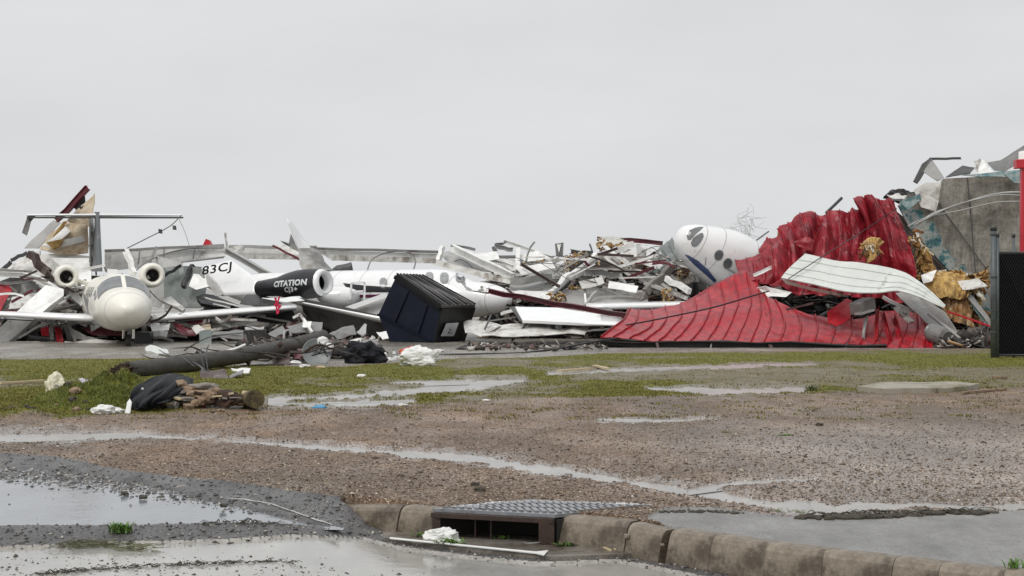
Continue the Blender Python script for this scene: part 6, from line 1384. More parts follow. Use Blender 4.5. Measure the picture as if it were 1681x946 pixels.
cs = [([(890, 470, 55.5), (1060, 478, 55), (1065, 500, 53.2), (895, 500, 53.2)], LGREY, 'pale grey flat roof sheet under the centre heap'), ([(836, 464, 55.6), (900, 462, 55.6), (905, 478, 55), (838, 480, 55)], LGREY, 'grey wall strip with bolt holes left of centre'),
 ([(840, 478, 54.6), (900, 476, 54.6), (930, 490, 53.6), (860, 492, 53.6)], WHITE, 'white sheet above the long maroon beam'), ([(911, 400, 57.6), (925, 400, 57.6), (924, 421, 57.3), (913, 420, 57.3)], DGREY, 'dark upright channel standing on the skyline'), ([(914, 401, 57.4), (921, 401, 57.4), (918, 414, 57.3)], WHITE, 'white wedge inside the dark upright channel'),
 ([(1022, 408, 57.4), (1050, 410, 57.2), (1046, 430, 56.8), (1026, 424, 57)], DWHITE, 'crumpled white sheet under the maroon ridge'), ([(1044, 402, 57.5), (1062, 404, 57.4), (1060, 424, 57), (1046, 420, 57)], LGREY, 'grey curved duct piece beside the green roof sheet'),
 ([(980, 392, 58), (1000, 388, 58), (1040, 394, 58), (1030, 400, 57.8), (990, 402, 57.8)], DWHITE, 'thin pale sheet over the maroon ridge beam'), ([(820, 424, 58.4), (842, 426, 58.2), (896, 424, 58.2), (900, 440, 57.6), (840, 446, 57.4)], DWHITE, 'white stained sheet behind the upright post'),
 ([(858, 440, 57), (900, 436, 57), (960, 448, 56), (940, 462, 55.6), (862, 452, 56)], LGREY, 'grey crushed roof sheet left of the broken column'), ([(1118, 452, 55.4), (1138, 446, 55.4), (1142, 466, 54.8), (1120, 470, 54.8)], TIMBER, 'brown board pile left of the landing wheel'),
 ([(760, 525, 51.8), (800, 527, 51.2), (830, 536, 50.2), (790, 552, 49.0), (764, 548, 49.6)], DWHITE, 'white sheet on the ground right of the dumpster'), ([(795, 536, 50.4), (880, 530, 50), (970, 532, 49.8), (960, 548, 48.4), (860, 553, 48), (790, 552, 48.6)], DWHITE, 'large pale flat sheet on the apron below the white wing'),
 ([(850, 420, 57.9), (880, 412, 58.1), (905, 424, 57.9), (860, 432, 57.8)], WHITE, 'white sheet between post and skyline rafter'), ([(720, 412, 57.6), (760, 410, 57.8), (830, 436, 57), (835, 452, 56.4), (740, 436, 57)], LGREY, 'grey soffit sheet behind the large sloping rafter'),
 ([(1106, 455, 55.4), (1120, 448, 55.6), (1128, 462, 55.2), (1112, 470, 55)], BEIGE, 'beige foam lump near the landing wheel'), ([(1090, 434, 56), (1110, 430, 56), (1118, 446, 55.6), (1098, 452, 55.5)], BROWN, 'dark brown plate behind the timber board')]
for pts, m_, l in cs: q4(pts, m_, l, amp=.09, freq=1.8)
for k, (px, py, Y, r_, sq, m_, l) in enumerate([(936, 436, 55.4, .34, (.7, .5, 1.3), FOAMO, 'orange insulation clump left of the broken column'), (946, 424, 55.8, .26, (.8, .5, 1.2), BEIGE, 'cream insulation clump at the heap top'), (966, 424, 56, .3, (1.3, .5, .6), FOAMO, 'orange insulation strip behind the column top'), (992, 402, 57.6, .3, (.9, .5, 1), FOAMO, 'orange insulation clump under the maroon ridge left end'),
   (1010, 404, 57.4, .25, (1.3, .5, .5), BEIGE, 'cream insulation under the maroon ridge'), (1095, 484, 53.2, .26, (.8, .5, 1.1), FOAM, 'yellow insulation wad near the landing wheel'), (914, 488, 53.3, .3, (.9, .5, .8), FOAMO, 'rust orange insulation wad at the broken column foot'), (885, 432, 57, .35, (1.5, .5, .5), BEIGE, 'tangled beige insulation by the grey pipe'),
   (1040, 428, 56.6, .25, (1.5, .5, .6), FOAMO, 'brown insulation by the wide white beam'), (945, 472, 54.8, .3, (1.4, .5, .6), BROWN, 'rusty brown clump in the heap middle'), (1050, 434, 56, .25, (1.6, .5, .5), BEIGE, 'cream scraps left of the green roof sheet'), (1120, 447, 55.2, .2, (1, .5, 1), BEIGE, 'small cream lump above the clean white strip')]):
    tuft(P(px, py, Y), r_*sq[0]*1.1, r_*sq[2]*.8, 30, l, .13, k+50)
# white wing on the ground
ww = empty('detached_wing', P(930, 545, 50), 'detached white aircraft wing with a small wheel lying before the centre heap', 'wing')
obj('wing_panel', wing_mesh(P(858, 529, 49.4), P(836, 505, 51.6), P(1030, 535, 48.2), P(1000, 505, 51), .10, .14, n=10), WHITEJ, ww, smooth=True)
poly([(846, 506, 50.2), (915, 508, 50.0), (985, 518, 49.3), (988, 533, 48.6), (918, 531, 48.9), (858, 528, 49.2)], WHITEJ, None, 'flap', None, .08, .02, .6, parent=ww)
poly([(838, 505, 50.6), (852, 503, 50.6), (860, 528, 49.3), (854, 528, 49.3)], DGREY, None, 'wing_rib', None, .04, .01, parent=ww)
bm = bm_new(); tube(bm, [P(918, 520, 49.6), P(917, 538, 49.3)], .05, 8); lg = obj('landing_gear', bm, STEEL, ww)
obj('tyre', lathe(Frame(P(917, 537, 49.3), Vector((.25, -1, 0))), [(-.08, .06), (-.08, .19), (-.05, .22), (.05, .22), (.08, .19), (.08, .11), (.05, .10), (.05, .01)], 22), RUBBER, lg, smooth=True)
obj('wheel_hub', lathe(Frame(P(917, 537, 49.22), Vector((.25, -1, 0))), [(0, .11), (.03, .09), (.04, .01)], 16), STEEL, lg)
obj('white_wing', wing_mesh(P(962, 506, 52.2), P(962, 498, 53.6), P(1215, 500, 52.2), P(1215, 494, 53.4), .22, .2), WHITEJ, None, 'long white wing edge lying behind the red roof left end', 'wing', smooth=True)
# torn wire mesh behind the thrown jet
bm = bm_new(); rr = random.Random(5)
for k in range(60):
    a = P(rr.uniform(1208, 1240), rr.uniform(352, 405), 57+rr.uniform(-.3, .3)); b = a+Vector((rr.gauss(0, .35), rr.gauss(0, .1), rr.gauss(0, .35))); tube(bm, [a, a.lerp(b, .5)+Vector((rr.gauss(0, .05), 0, rr.gauss(0, .05))), b], .006, 3)
obj('torn_mesh', bm, LGREY, None, 'faint tangle of thin wire above the thrown jet roof', 'wire', kind='stuff')
# ================================================================ RUBBLE MASS (uncountable)
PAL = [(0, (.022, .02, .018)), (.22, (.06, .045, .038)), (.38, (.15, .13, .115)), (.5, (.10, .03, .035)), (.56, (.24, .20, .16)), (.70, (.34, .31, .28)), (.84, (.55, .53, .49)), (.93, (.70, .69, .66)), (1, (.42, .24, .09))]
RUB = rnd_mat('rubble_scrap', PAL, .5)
def heap(name, prof, Y0, Y1, n, size, label, m=RUB, seed=1, base=0, lean=1.0, zmin=None, dark=0):
    """scrap plates and sticks filling the volume under a skyline profile of (column, row)"""
    rr = np.random.RandomState(seed); V = []; Fc = []; rn = []
    xs_ = [p[0] for p in prof]; ys_ = [p[1] for p in prof]
    cube = np.array([(-1, -1, -1), (1, -1, -1), (1, 1, -1), (-1, 1, -1), (-1, -1, 1), (1, -1, 1), (1, 1, 1), (-1, 1, 1)], float)
    fs = np.array([(0, 3, 2, 1), (4, 5, 6, 7), (0, 1, 5, 4), (1, 2, 6, 5), (2, 3, 7, 6), (3, 0, 4, 7)])
    for i in range(n):
        px = rr.uniform(xs_[0], xs_[-1]); t = rr.uniform(0, 1); Y = Y0+(Y1-Y0)*t; top = np.interp(px, xs_, ys_)
        ztop = (H-(top-HY)*Y1/F)*(t**.6 if lean else 1); z = rr.uniform(0, 1)**.8*ztop
        if ztop < .05: ztop = .05; z = .03
        k = rr.choice(4); s = size*rr.uniform(.4, 1.5)
        d = [(s, s*.5, .012), (s*1.6, .035, .03), (s*.7, s*.6, .012), (s*1.1, .06, .05)][k]
        q = cube*np.array(d)*.5
        if k in (0, 2): q[:, 2] += rr.uniform(-.25, .25)*s*np.abs(q[:, 0]/s)**1.2; q[[1, 2, 5, 6], 1] *= rr.uniform(.2, 1.2)
        a, b, c_ = rr.uniform(0, 6.28), rr.normal(0, .5 if k in (0, 2) else .28), (rr.uniform(0, 6.28) if k in (0, 2) else rr.normal(0, .3))
        Rz = np.array([[math.cos(a), -math.sin(a), 0], [math.sin(a), math.cos(a), 0], [0, 0, 1]]); Ry = np.array([[math.cos(b), 0, math.sin(b)], [0, 1, 0], [-math.sin(b), 0, math.cos(b)]]); Rx = np.array([[1, 0, 0], [0, math.cos(c_), -math.sin(c_)], [0, math.sin(c_), math.cos(c_)]])
        q = q@(Rz@Ry@Rx).T
        zb = max(0, -(q[:, 2].min()+z)) ; q = q+np.array([(px-CX)*Y/F, Y, z+zb])
        V.append(q); Fc.append(fs+i*8); rn.append(min(.999, rr.uniform(0, 1)**(1+dark)))  # dark skews pieces to dark scrap, standing in for shade in gaps
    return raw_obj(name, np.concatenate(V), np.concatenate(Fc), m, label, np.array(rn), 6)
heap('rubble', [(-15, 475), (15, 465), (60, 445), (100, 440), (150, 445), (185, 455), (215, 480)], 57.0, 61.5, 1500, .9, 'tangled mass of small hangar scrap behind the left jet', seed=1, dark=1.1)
heap('rubble', [(-15, 515), (60, 512), (140, 520), (215, 535), (300, 535), (340, 538), (420, 548)], 51.8, 57.0, 1400, .6, 'small scrap strewn on the ground under the left jet, darkened for shade', seed=2, dark=1.8)
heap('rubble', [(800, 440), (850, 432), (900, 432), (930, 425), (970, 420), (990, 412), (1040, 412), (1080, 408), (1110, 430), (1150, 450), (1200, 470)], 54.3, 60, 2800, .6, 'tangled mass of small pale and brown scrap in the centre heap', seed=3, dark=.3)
heap('rubble', [(1240, 470), (1300, 455), (1400, 470), (1480, 420), (1520, 440), (1640, 540)], 49.8, 53.0, 900, .6, 'small scrap inside the hollow of the red wreck, darkened for its shade', seed=4, dark=3.0)
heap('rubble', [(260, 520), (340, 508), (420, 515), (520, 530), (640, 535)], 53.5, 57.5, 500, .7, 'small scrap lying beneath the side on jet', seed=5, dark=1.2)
heap('rubble', [(1460, 322), (1480, 316), (1500, 326), (1540, 300), (1560, 290)], 51.9, 52.8, 150, .4, 'small scrap on the skyline by the grey slab', seed=6, dark=.2) if False else None
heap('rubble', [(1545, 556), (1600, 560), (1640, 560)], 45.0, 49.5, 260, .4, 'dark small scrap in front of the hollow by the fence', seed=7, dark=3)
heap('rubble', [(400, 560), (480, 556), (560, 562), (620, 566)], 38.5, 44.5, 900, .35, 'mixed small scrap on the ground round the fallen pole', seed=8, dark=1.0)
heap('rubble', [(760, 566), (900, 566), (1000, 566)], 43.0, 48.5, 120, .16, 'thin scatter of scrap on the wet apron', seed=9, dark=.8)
def describe(cn, wq, a, px, py, x0, x1, y0, y1, what):
    size_ = 'thin' if wq < 2.7 else ('medium' if wq < 3.9 else 'thick'); tilt = 'lying nearly level' if abs(a) < .2 else (('steeply ' if abs(a) > .65 else '')+('sloping down right' if a > 0 else 'rising to the right'))
    f = (px-x0)/(x1-x0); where = ['far left', 'left', 'middle', 'right', 'far right'][min(4, int(f*5))]; lv = ['upper', 'middle', 'lower'][max(0, min(2, int((py-y0)/(y1-y0)*3)))]
    return '%s %s %s, %s, %s %s' % (size_, cn, what, tilt, lv, where)
def laths(n, x0, x1, ytop, ybot, Y0, Y1, label, group, seed, name='broken_lath', lmax=90, cat='lath'):
    rr = random.Random(seed)
    for i in range(n):
        px = rr.uniform(x0, x1); Y = rr.uniform(Y0, Y1); py = rr.uniform(ytop, ybot)
        jj = rr.random() < .3; a = rr.choice([rr.gauss(.5, .35), rr.gauss(-.5, .35), rr.gauss(0, .2)]); l_ = rr.uniform(.35, 1)*lmax
        x1_, y1_ = px+math.cos(a)*l_, py+math.sin(a)*l_*.7; wq = rr.uniform(1.6, 5)
        mq, cn = rr.choice([(WHITE, 'clean white'), (DWHITE, 'stained white'), (LGREY, 'light grey'), (TIMBER, 'grey wooden'), (TIMBER, 'grey wooden'), (BROWN, 'brown'), (MAROON, 'maroon'), (DWHITE, 'stained white')])
        if seed == 9: mq, cn = rr.choice([(DGREY, 'dark grey'), (MAROON, 'maroon'), (BROWN, 'brown'), (RED, 'red')])  # struts in the red hollow get dark colours for its shade
        beam(px, py, Y, x1_, min(y1_, 560), Y-rr.uniform(-.4, .8), wq, mq, describe(cn, wq, a, px, py, x0, x1, ytop, ybot, label), name, cat, kind=rr.choice(['box', 'L', 'C']), seg=3 if jj else 1, group=group, bend=rr.uniform(-.15, .15)*jj, jit=jj)
laths(48, 850, 1110, 416, 480, 53.9, 56.5, 'lath in the centre heap', 'thin laths in the centre heap', 3)
laths(34, -10, 140, 440, 555, 53.6, 57.5, 'strip behind the left wing', 'thin strips behind the left jet', 5, 'bent_strip', 70, 'strip')
laths(26, 240, 420, 520, 552, 50.2, 52, 'strip under the right wing', 'thin strips under the right wing', 7, 'bent_strip', 60, 'strip')
laths(24, 1255, 1500, 505, 540, 47.4, 49.0, 'strut in the red hollow', 'thin struts in the red hollow', 9, 'thin_strut', 50, 'strut')
for k in range(9):
    rr_ = random.Random(k+70); px = rr_.uniform(715, 1130); top = 408+abs(px-960)*.03+rr_.uniform(0, 26); Y = rr_.uniform(54, 57)
    cable('loose_wire', [P(px, top, Y), P(px+rr_.uniform(8, 30), top+rr_.uniform(-14, 8), Y), P(px+rr_.uniform(30, 70), top+rr_.uniform(0, 30), Y-.3), P(px+rr_.uniform(50, 100), top+rr_.uniform(20, 60), Y-.6)], .011, DGREY, 'loose dark wire %s, %s' % (['over the jet nose', 'by the upright post', 'over the broken column', 'over the wide white beam'][min(3, int((px-715)/104))], 'high at the heap skyline' if top < 421 else 'lower in the centre heap'), 'wire', 'loose wires in the centre heap')
# dark sheets put in for the shade deep inside the heaps
for pts, l in [([(880, 440, 58.5), (1000, 430, 58.6), (1100, 440, 58.4), (1160, 455, 58), (1160, 500, 58), (890, 500, 58)], 'dark backing sheet for the shade behind the centre heap'), ([(1190, 475, 55), (1300, 455, 53.6), (1480, 470, 52.6), (1530, 520, 52), (1520, 570, 51.6), (1200, 565, 52.5)], 'dark backing sheet for the shade inside the red wreck'), ([(-20, 470, 60), (60, 450, 60), (200, 455, 59.5), (230, 500, 59), (230, 560, 58), (-20, 560, 58)], 'dark backing sheet for the shade behind the left jet')]:
    q4(pts, DARK, l, 'dark_backing', 'wall', thick=.1, amp=.2)
# ================================================================ FALLEN POLE AND LITTER BEFORE THE WRECK
def pole_bm(pts, r0, r1):
    bm = bm_new(); tube(bm, curve_pts(pts, 16), r0, 20, r1); crumple(bm, .022, 4, 2); crumple(bm, .012, 14, 5); return bm
pl = empty('utility_pole', G(300, 618), 'weathered wooden utility pole fallen across the grass, broken at its left end', 'pole')
obj('shaft', pole_bm([P(208, 609, 30.6), P(300, 598, 32.3), P(400, 583, 34.6), P(478, 566, 37)], .168, .15), POLE, pl, smooth=True)
bm = blob(P(202, 612, 30.6), .15, 1.1, 2.6, 3, False, 6, (1.1, .8, .75)); crumple(bm, .05, 9, 3); obj('rotten_end', bm, ROT, pl)
for k in range(14):
    a = P(205+R.uniform(-4, 8), 612+R.uniform(-5, 7), 30.5); bm = bm_new(); tube(bm, [a, a+Vector((-R.uniform(.15, .42), R.uniform(-.05, .05), R.uniform(-.12, .06)))], .022, 4, .004); obj('splinter', bm, ROT, pl)
for px, py in ((405, 577), (460, 566), (408, 595)):
    bm = blob(P(px, py, 34.6), .05, .3, 2, 2, False, 2); obj('knot', bm, ROT, pl)
pl2 = obj('utility_pole', pole_bm([P(484, 566, 38.2), P(505, 560, 38.8), P(532, 552, 39.5)], .165, .14), POLE, None, 'short second piece of the fallen pole behind the grey dish', 'pole', smooth=True)
cable('white_moulding', [P(272, 590, 35), P(310, 589, 34), P(350, 582, 34), P(385, 573, 34.2), P(402, 566, 34.5)], .03, WHITE, 'long thin white curved strip lying on the fallen pole', 'strip')
cable('black_rod', [P(262, 582, 35), P(300, 590, 33), P(328, 602, 31.4), P(338, 616, 30.5)], .022, BLACK, 'black bent rod leaning over the pole', 'rod')
for k, ((a, b), (c_, d_), l) in enumerate([((330, 572), (338, 612), 'left thin upright twig by the pole'), ((340, 570), (342, 612), 'right thin upright twig by the pole'), ((296, 582), (320, 602), 'thin curved twig behind the pole')]):
    cable('twig', [P(a, b, 31.5), P((a+c_)/2-2, (b+d_)/2, 31), P(c_, d_, 30.6)], .012, BLACK, l, 'twig')
for k, (pts, m_, l) in enumerate([([(330, 606, 30.8), (368, 608, 30.6), (376, 622, 30), (345, 624, 30), (328, 618, 30.2)], BROWN, 'dark brown broken board under the pole'), ([(379, 603, 31.4), (412, 607, 31), (408, 612, 30.8), (382, 610, 31)], BAG, 'white foam slab lying right under the pole'),
    ([(380, 613, 30.6), (400, 610, 30.7), (396, 619, 30.2), (376, 622, 30.1)], GREY, 'grey slatted scrap below the white foam slab'), ([(446, 580, 36.5), (476, 578, 36.5), (476, 600, 35.6), (448, 602, 35.6)], BROWN, 'dark brown box piece under the right pole end'),
    ([(480, 575, 37), (502, 574, 37), (504, 588, 36.4), (484, 590, 36.4)], MAROON, 'dull red plate left of the grey dish'), ([(402, 538, 44.5), (434, 537, 44.5), (431, 550, 44), (404, 548, 44)], LGREY, 'grey panel lying on the dark crate'), ([(440, 548, 43.5), (464, 535, 44), (470, 546, 43.6), (450, 556, 43)], GREY, 'grey plate right of the dark crate'),
    ([(470, 536, 44.6), (500, 528, 45), (530, 530, 45), (528, 545, 44), (480, 548, 44)], GREY, 'flat grey folded sheet under the wing'), ([(498, 528, 44.5), (512, 528, 44.5), (510, 536, 44.2), (496, 536, 44.2)], WHITE, 'small white plate on the folded grey sheet'), ([(540, 548, 42), (560, 540, 42.6), (580, 535, 43), (585, 548, 42.4), (556, 556, 41.8)], GREY, 'grey crumpled sheet left of the dumpster base'),
    ([(585, 548, 43), (598, 532, 43.4), (602, 534, 43.4), (600, 556, 42.6)], LGREY, 'small grey triangular plate left of the dumpster'), ([(618, 546, 44), (634, 544, 44), (638, 556, 43.4), (628, 558, 43.3)], BAG, 'small white square scrap at the dumpster corner'), ([(575, 560, 40.5), (600, 554, 40.8), (590, 562, 40.4), (572, 572, 40)], DWHITE, 'pale torn flap on top of the black bag')]):
    q4(pts, m_, l, name='scrap_plate', cat='scrap', amp=.06, freq=3)
bm = bm_new(); box_between(bm, P(402, 552, 44), P(436, 551, 44), .5, .32); cr_ = obj('dark_crate', bm, DARK, None, 'dark crate lying behind the fallen pole', 'crate', bevel=.02)
cable('curved_pipe', [P(466, 562, 39.5), P(467, 546, 39.6), P(474, 543, 39.7), P(478, 552, 39.7)], .03, LGREY, 'small grey pipe hoop standing behind the pole', 'pipe')
multi('white_rod', [(481, 522, 45), (492, 516, 45), (498, 524, 45), (512, 546, 43.6)], 4, WHITE, 'white bent rod lying below the wing left of the dumpster', 'box', 'rod')
rr = random.Random(77); grpb = 'dark broken branches round the fallen pole'
for k in range(46):
    px = rr.choice([rr.uniform(395, 560), rr.uniform(395, 560), rr.uniform(300, 350)]); Y = rr.uniform(34, 40); gy_ = HY+F*H/Y; py = gy_-rr.uniform(0, 26)*(1 if px > 380 else .8)
    a = P(px, py, Y); ang = rr.gauss(0, .6)+(math.pi if rr.random() < .5 else 0); l_ = rr.uniform(.3, 1.3); d = Vector((math.cos(ang), rr.uniform(-.5, .5), rr.gauss(.08, .25)))*l_
    pts = [a, a+d*.35+Vector((0, 0, rr.gauss(0, .06))), a+d*.7+Vector((rr.gauss(0, .05), 0, rr.gauss(0, .08))), a+d]
    for q_ in pts: q_.z = max(q_.z, .02)
    bm = bm_new(); tube(bm, curve_pts(pts, 4), rr.uniform(.014, .045), 6, .006); mb, cb_ = rr.choice([(ROT, 'dark brown'), (DARK, 'blackish'), (POLE, 'weathered grey')])
    obj('branch', bm, mb, None, '%s %s branch %s, %s' % ('long' if l_ > .9 else ('short' if l_ < .55 else 'mid length'), cb_, 'rising from the ground' if d.z > .12 else 'lying low', 'before the pole left end' if px < 360 else ('under the pole right end' if px < 450 else ('by the grey dish' if px < 520 else 'between dish and black bag'))), 'branch', grpb)
# satellite dish
ds = empty('satellite_dish', G(522, 599), 'grey round satellite dish lying on its rim at the end of the pole', 'dish')
fd_ = Frame(P(520, 579, 36.2), Vector((-.25, 1, -.35)))
obj('dish', lathe(fd_, [(.10, .01), (.09, .1), (.05, .2), (.0, .30), (-.01, .31)], 28), SATIN, ds, smooth=True, solid=.012)
for a_, b_ in (((508, 568), (524, 580)), ((534, 566), (522, 582)), ((512, 584), (535, 578)), ((524, 562), (538, 586)), ((510, 576), (530, 566))):
    bm = bm_new(); tube(bm, [P(*a_, 35.9), P(*b_, 35.7)], .016, 6); obj('arm', bm, BLACK, ds)
for a, b, r_, l in [(530, 561, .07, 'small white cup on the grey dish'), (540, 570, .06, 'white plastic tube right of the grey dish')]:
    obj('white_cup', blob(P(a, b, 36.2), r_*1.6, .3, 2, 3, False, 3, (1, .8, 1)), BAG, None, l, 'cup')
# bags
bb = blob(G(597, 596), .36, .45, 1.7, 4, True, 12, (1.2, .8, .75)); crumple(bb, .03, 7, 3); obj('rubbish_bag', bb, TARP, None, 'black rubbish bag on the grass below the dumpster', 'bag')
q4([(590, 560, 38.0), (612, 556, 38.2), (622, 566, 37.8), (600, 574, 37.4)], GREY, 'grey lid lying on the black rubbish bag', amp=.05)
bb = blob(G(686, 600), .30, .4, 1.6, 4, True, 15, (1.25, .8, .75)); crumple(bb, .025, 7, 5); obj('plastic_bag', bb, BAG, None, 'white plastic bag slumped on the grass edge below the dumpster', 'bag')
bk2 = empty('orange_bucket', G(672, 588, 0), 'orange bucket lying on its side behind the white bag', 'bucket')
f3 = Frame(P(658, 581, 38.6), Vector((1, -.25, .18))); obj('bucket_body', lathe(f3, [(.0, .01), (.0, .10), (.30, .13), (.30, .115), (.04, .09)], 20), ORANGE, bk2, smooth=True)
obj('bucket_rim', lathe(Frame(P(678, 578, 38.3), Vector((1, -.25, .18))), [(-.02, .125), (-.02, .14), (.02, .14), (.02, .125)], 20), ORANGE, bk2)
rr = random.Random(31)
grp = 'small white scraps by the orange bucket'
for k in range(14):
    c = G(rr.uniform(618, 660), rr.uniform(581, 594)); obj('paper_scrap', rock(c+Vector((0, 0, .03)), rr.uniform(.03, .06), rr.uniform(.03, .05), rr.uniform(.02, .05), rr), BAG, None, 'small white scrap in the scatter between black bag and orange bucket', 'scrap', grp)
for k, (a, b, r_, m_, l) in enumerate([(432, 600, .06, BAG, 'white scraps lying under the middle of the pole'), (484, 598, .09, BAG, 'round white ball left of the grey dish'), (760, 574, .1, DARK, 'dark lump on the apron right of the dumpster'), (720, 578, .09, BAG, 'flat white scrap on the apron below the dumpster'), (860, 571, .1, DARK, 'dark clod on the apron left of the red roof'), (935, 574, .12, DARK, 'dark clod on the apron nearest the red roof'), (795, 566, .08, DWHITE, 'pale scrap on the apron right of the dumpster')]):
    obj('litter_scrap', blob(G(a, b), r_, .5, 2, 2, True, k, (1.5, .8, .5)), m_, None, l, 'litter')
poly([(632, 575, 42), (640, 572, 42), (1200, 571, 41), (1240, 577, 40.4)], DARK, 'x') if False else None
# ================================================================ RUBBLE PILE BESIDE THE GRAVEL
drape([[(252, 618, 23.5), (276, 612, 23.7), (300, 615, 23.7), (318, 622, 23.5)], [(226, 634, 22.9), (262, 630, 22.8), (290, 632, 22.8), (310, 636, 22.9)], [(213, 654, 22.4), (243, 651, 22.2), (268, 653, 22.2), (288, 650, 22.5)], [(216, 674, 22.2), (234, 672, 22.0), (252, 668, 22.0), (272, 662, 22.1)]], TARP, 'black plastic tarp draped over the rubble pile on the grass', 'tarp', 'tarp', .16, 4.5, 60, 21, rag=.12, solid=.008)
obj('tarp_eyelet', blob(P(234, 638.5, 22.45), .016, .1, 1, 2, False), BAG, None, 'tiny white dot of litter stuck on the black tarp', 'litter')
obj('plastic_bag', blob(G(92, 654), .20, .35, 1.9, 4, True, 31, (.72, .6, 1.05)), BAGY, None, 'yellowish white plastic bag standing on the left of the mound', 'bag')
obj('plastic_bag', blob(G(170, 680), .12, .45, 1.9, 3, True, 33, (1.1, .7, .6)), BAG, None, 'bright white bag lying at the front edge of the mound', 'bag')
obj('plastic_bag', blob(G(186, 678), .10, .4, 1.9, 3, True, 35, (1.3, .7, .45)), BAG, None, 'flat white bag just right of the bright white bag', 'bag')
q4([(204, 678, 21.8), (212, 678, 21.7), (216, 660, 21.9), (213, 655, 22), (208, 666, 21.9)], BAG, 'narrow white plastic flap standing by the tarp', 'plastic_flap', 'litter', .01, .03, 6)
q4([(129, 622, 24.8), (136, 620, 24.8), (142, 628, 24.4), (158, 632, 24), (152, 640, 23.8), (138, 632, 24.2)], mat('lilac_plastic', (.45, .42, .48), .4), 'crumpled lilac plastic sheet on top of the mound', 'plastic_sheet', 'litter', .01, .08, 6)
stn = [(296, 634, .10, .08, .07, STONE, 'upper brown stone beside the tarp'), (311, 642, .09, .08, .08, STONE, 'rounded tan stone below the upper brown stone'), (332, 636, .20, .1, .05, STONEG, 'flat pale grey stone slab on top of the pile'), (325, 648, .16, .1, .06, STONE, 'brown stone under the pale slab'), (340, 653, .12, .1, .09, STONE, 'large tan stone in the middle of the pile'), (355, 645, .10, .08, .07, STONE, 'brown stone at the right of the pale slab'),
 (298, 645, .14, .08, .03, STONEG, 'grey broken slab leaning left in the pile'), (280, 652, .16, .08, .035, STONEG, 'long grey broken slab at the tarp edge'), (306, 655, .12, .08, .03, STONEG, 'lower grey broken slab among the stones'), (284, 667, .07, .06, .07, STONEG, 'square grey block standing at the front'), (325, 661, .08, .07, .05, STONE, 'small tan stone above the white bottle'), (372, 648, .16, .09, .05, ROT, 'dark rotten wood chunk right of the stones'), (385, 655, .18, .1, .06, ROT, 'long dark wood chunk near the log end'),
 (370, 662, .16, .08, .05, ROT, 'low dark wood chunk at the front of the pile'), (404, 648, .06, .05, .05, PALEWOOD, 'small pale stone left of the log end'), (310, 668, .07, .06, .04, STONE, 'small brown stone at the front of the pile'), (270, 662, .12, .08, .05, ROT, 'dark lump under the tarp edge'), (395, 660, .10, .08, .05, ROT, 'dark bark lump beside the log end'), (350, 658, .07, .06, .05, ROT, 'dark clod below the large tan stone')]
for x_, y_, a, b, c_, m_, l in stn: obj('stone' if m_ in (STONE, STONEG) else 'wood_chunk', rock(P(x_, y_, 22.5+(665-y_)*.012), a, b, c_, R), m_, None, l, 'stone' if m_ in (STONE, STONEG) else 'wood')
LOGM = mat('mossy_log', (.12, .09, .035), .8, var=.45, scale=9, dirt=(.03, .022, .012), damt=.5, dscale=6, bump=.8, bscale=30)
bm = bm_new(); tube(bm, [P(408, 655, 22.9), P(420, 655, 22.2)+Vector((0, -.05, 0))], .115, 18, .12); crumple(bm, .012, 8, 4); obj('log', bm, LOGM, None, 'round mossy sawn log end at the right of the pile', 'log')
bm = blob(G(330, 669), .1, .3, 1.6, 3, True, 44, (1.5, .6, .45)); obj('plastic_bottle', bm, BAG, None, 'crushed white bottle with a red band before the stones', 'bottle')
obj('plastic_bottle', blob(G(352, 668), .085, .3, 1.6, 3, True, 45, (1.3, .6, .4)), BAG, None, 'crushed white wrapper right of the red banded bottle', 'litter')
o = obj('red_label', blob(G(335, 670)+Vector((0, -.05, .02)), .03, .2, 1.6, 2, False, 45, (1.2, .5, .8)), RIBBON, None, 'small red patch on the crushed white bottle', 'litter')
rr = random.Random(9)
for k in range(46):
    px = rr.choice([rr.gauss(125, 22), rr.gauss(30, 30), rr.gauss(330, 40)]); py = rr.uniform(645, 678) if px > 60 else rr.uniform(672, 684); p = G(px, py)
    hz = float(ground(np.array([p.x]), np.array([p.y]))[0][0]); s = rr.uniform(.02, .06)
    obj('earth_clod', rock((p.x, p.y, hz+s*.3), s*1.3, s, s*.7, rr), *((SOIL, None, 'dark ') if rr.random() < .6 else (STONE, None, 'tan '))[:2], '%s %s earth clod %s' % ('tiny' if s < .033 else ('small' if s < .047 else 'larger'), 'crumbly', 'at the left edge of the photo' if px < 60 else ('on the left end of the grassy mound' if px < 115 else ('on the top of the grassy mound' if px < 210 else ('in the middle of the stone pile' if px < 330 else 'near the log end')))), 'clod', 'earth clods on the rubble mounds')

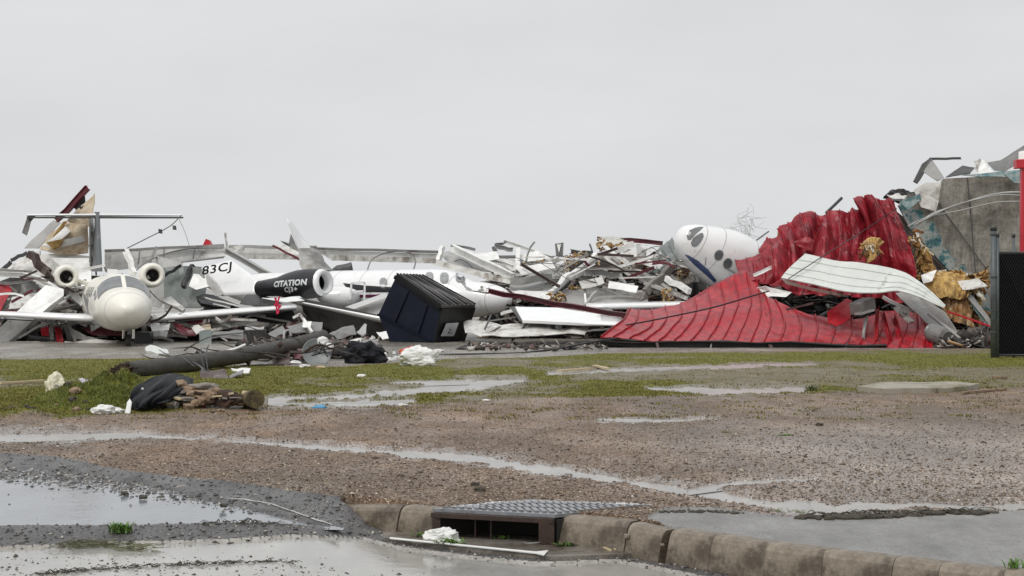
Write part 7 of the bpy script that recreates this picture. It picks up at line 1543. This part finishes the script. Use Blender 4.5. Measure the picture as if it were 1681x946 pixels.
rr = random.Random(91)
for k in range(26):   # broken sticks and slabs mixed into the left mound and stone pile
    left = k < 14; px = rr.uniform(100, 205) if left else rr.uniform(275, 400); py = rr.uniform(636, 652) if left else rr.uniform(636, 664); p = P(px, py, 23.2 if left else 22.45)
    a = rr.uniform(-.5, .5)+(math.pi if rr.random() < .5 else 0); d = Vector((math.cos(a), rr.uniform(-.3, .3), rr.uniform(-.1, .35)))*rr.uniform(.06, .2)
    bm = bm_new(); box_between(bm, p, p+d, rr.uniform(.02, .07), rr.uniform(.01, .03), kind='box', seg=2, rnd=rr); mb, cb_ = rr.choice([(ROT, 'rotten brown'), (STONEG, 'pale grey'), (SOIL, 'blackish'), (PALEWOOD, 'pale wood')])
    obj('broken_piece', bm, mb, None, '%s %s fragment %s' % ('long' if d.length > .13 else 'short', cb_, ('on the left slope of the grassy mound' if px < 150 else 'on the right slope of the grassy mound') if left else ('among the stones beside the tarp' if px < 335 else 'among the dark wood by the log')), 'fragment', 'fragments in the left rubble pile')

big = [([(846, 440, 54.6), (905, 430, 55.2), (912, 440, 55), (856, 452, 54.3)], WHITE, 'large white panel lying on the left of the centre heap'), ([(1000, 462, 54.0), (1048, 470, 53.6), (1044, 480, 53.4), (998, 474, 53.8)], WHITE, 'white panel low in the centre heap under the wide beam'), ([(950, 462, 54.2), (988, 455, 54.5), (992, 466, 54.2), (956, 475, 53.9)], DWHITE, 'stained white panel in the middle of the centre heap'),
 ([(1060, 424, 55.6), (1090, 436, 55.2), (1086, 446, 55), (1056, 434, 55.4)], WHITE, 'small white panel below the green roof sheet'), ([(775, 416, 57.2), (815, 414, 57.6), (820, 426, 57.3), (782, 430, 57)], WHITE, 'white panel left of the upright post'), ([(100, 452, 56.4), (150, 446, 56.8), (150, 470, 56.2), (112, 474, 56)], WHITE, 'white sheet between left engine and left jet cabin'), ([(20, 488, 55.4), (60, 482, 55.8), (52, 505, 55.0), (14, 508, 54.8)], DWHITE, 'stained white sheet behind the diagonal white beam')]
for pts, m_, l in big: q4(pts, m_, l, amp=.06, freq=1.5)
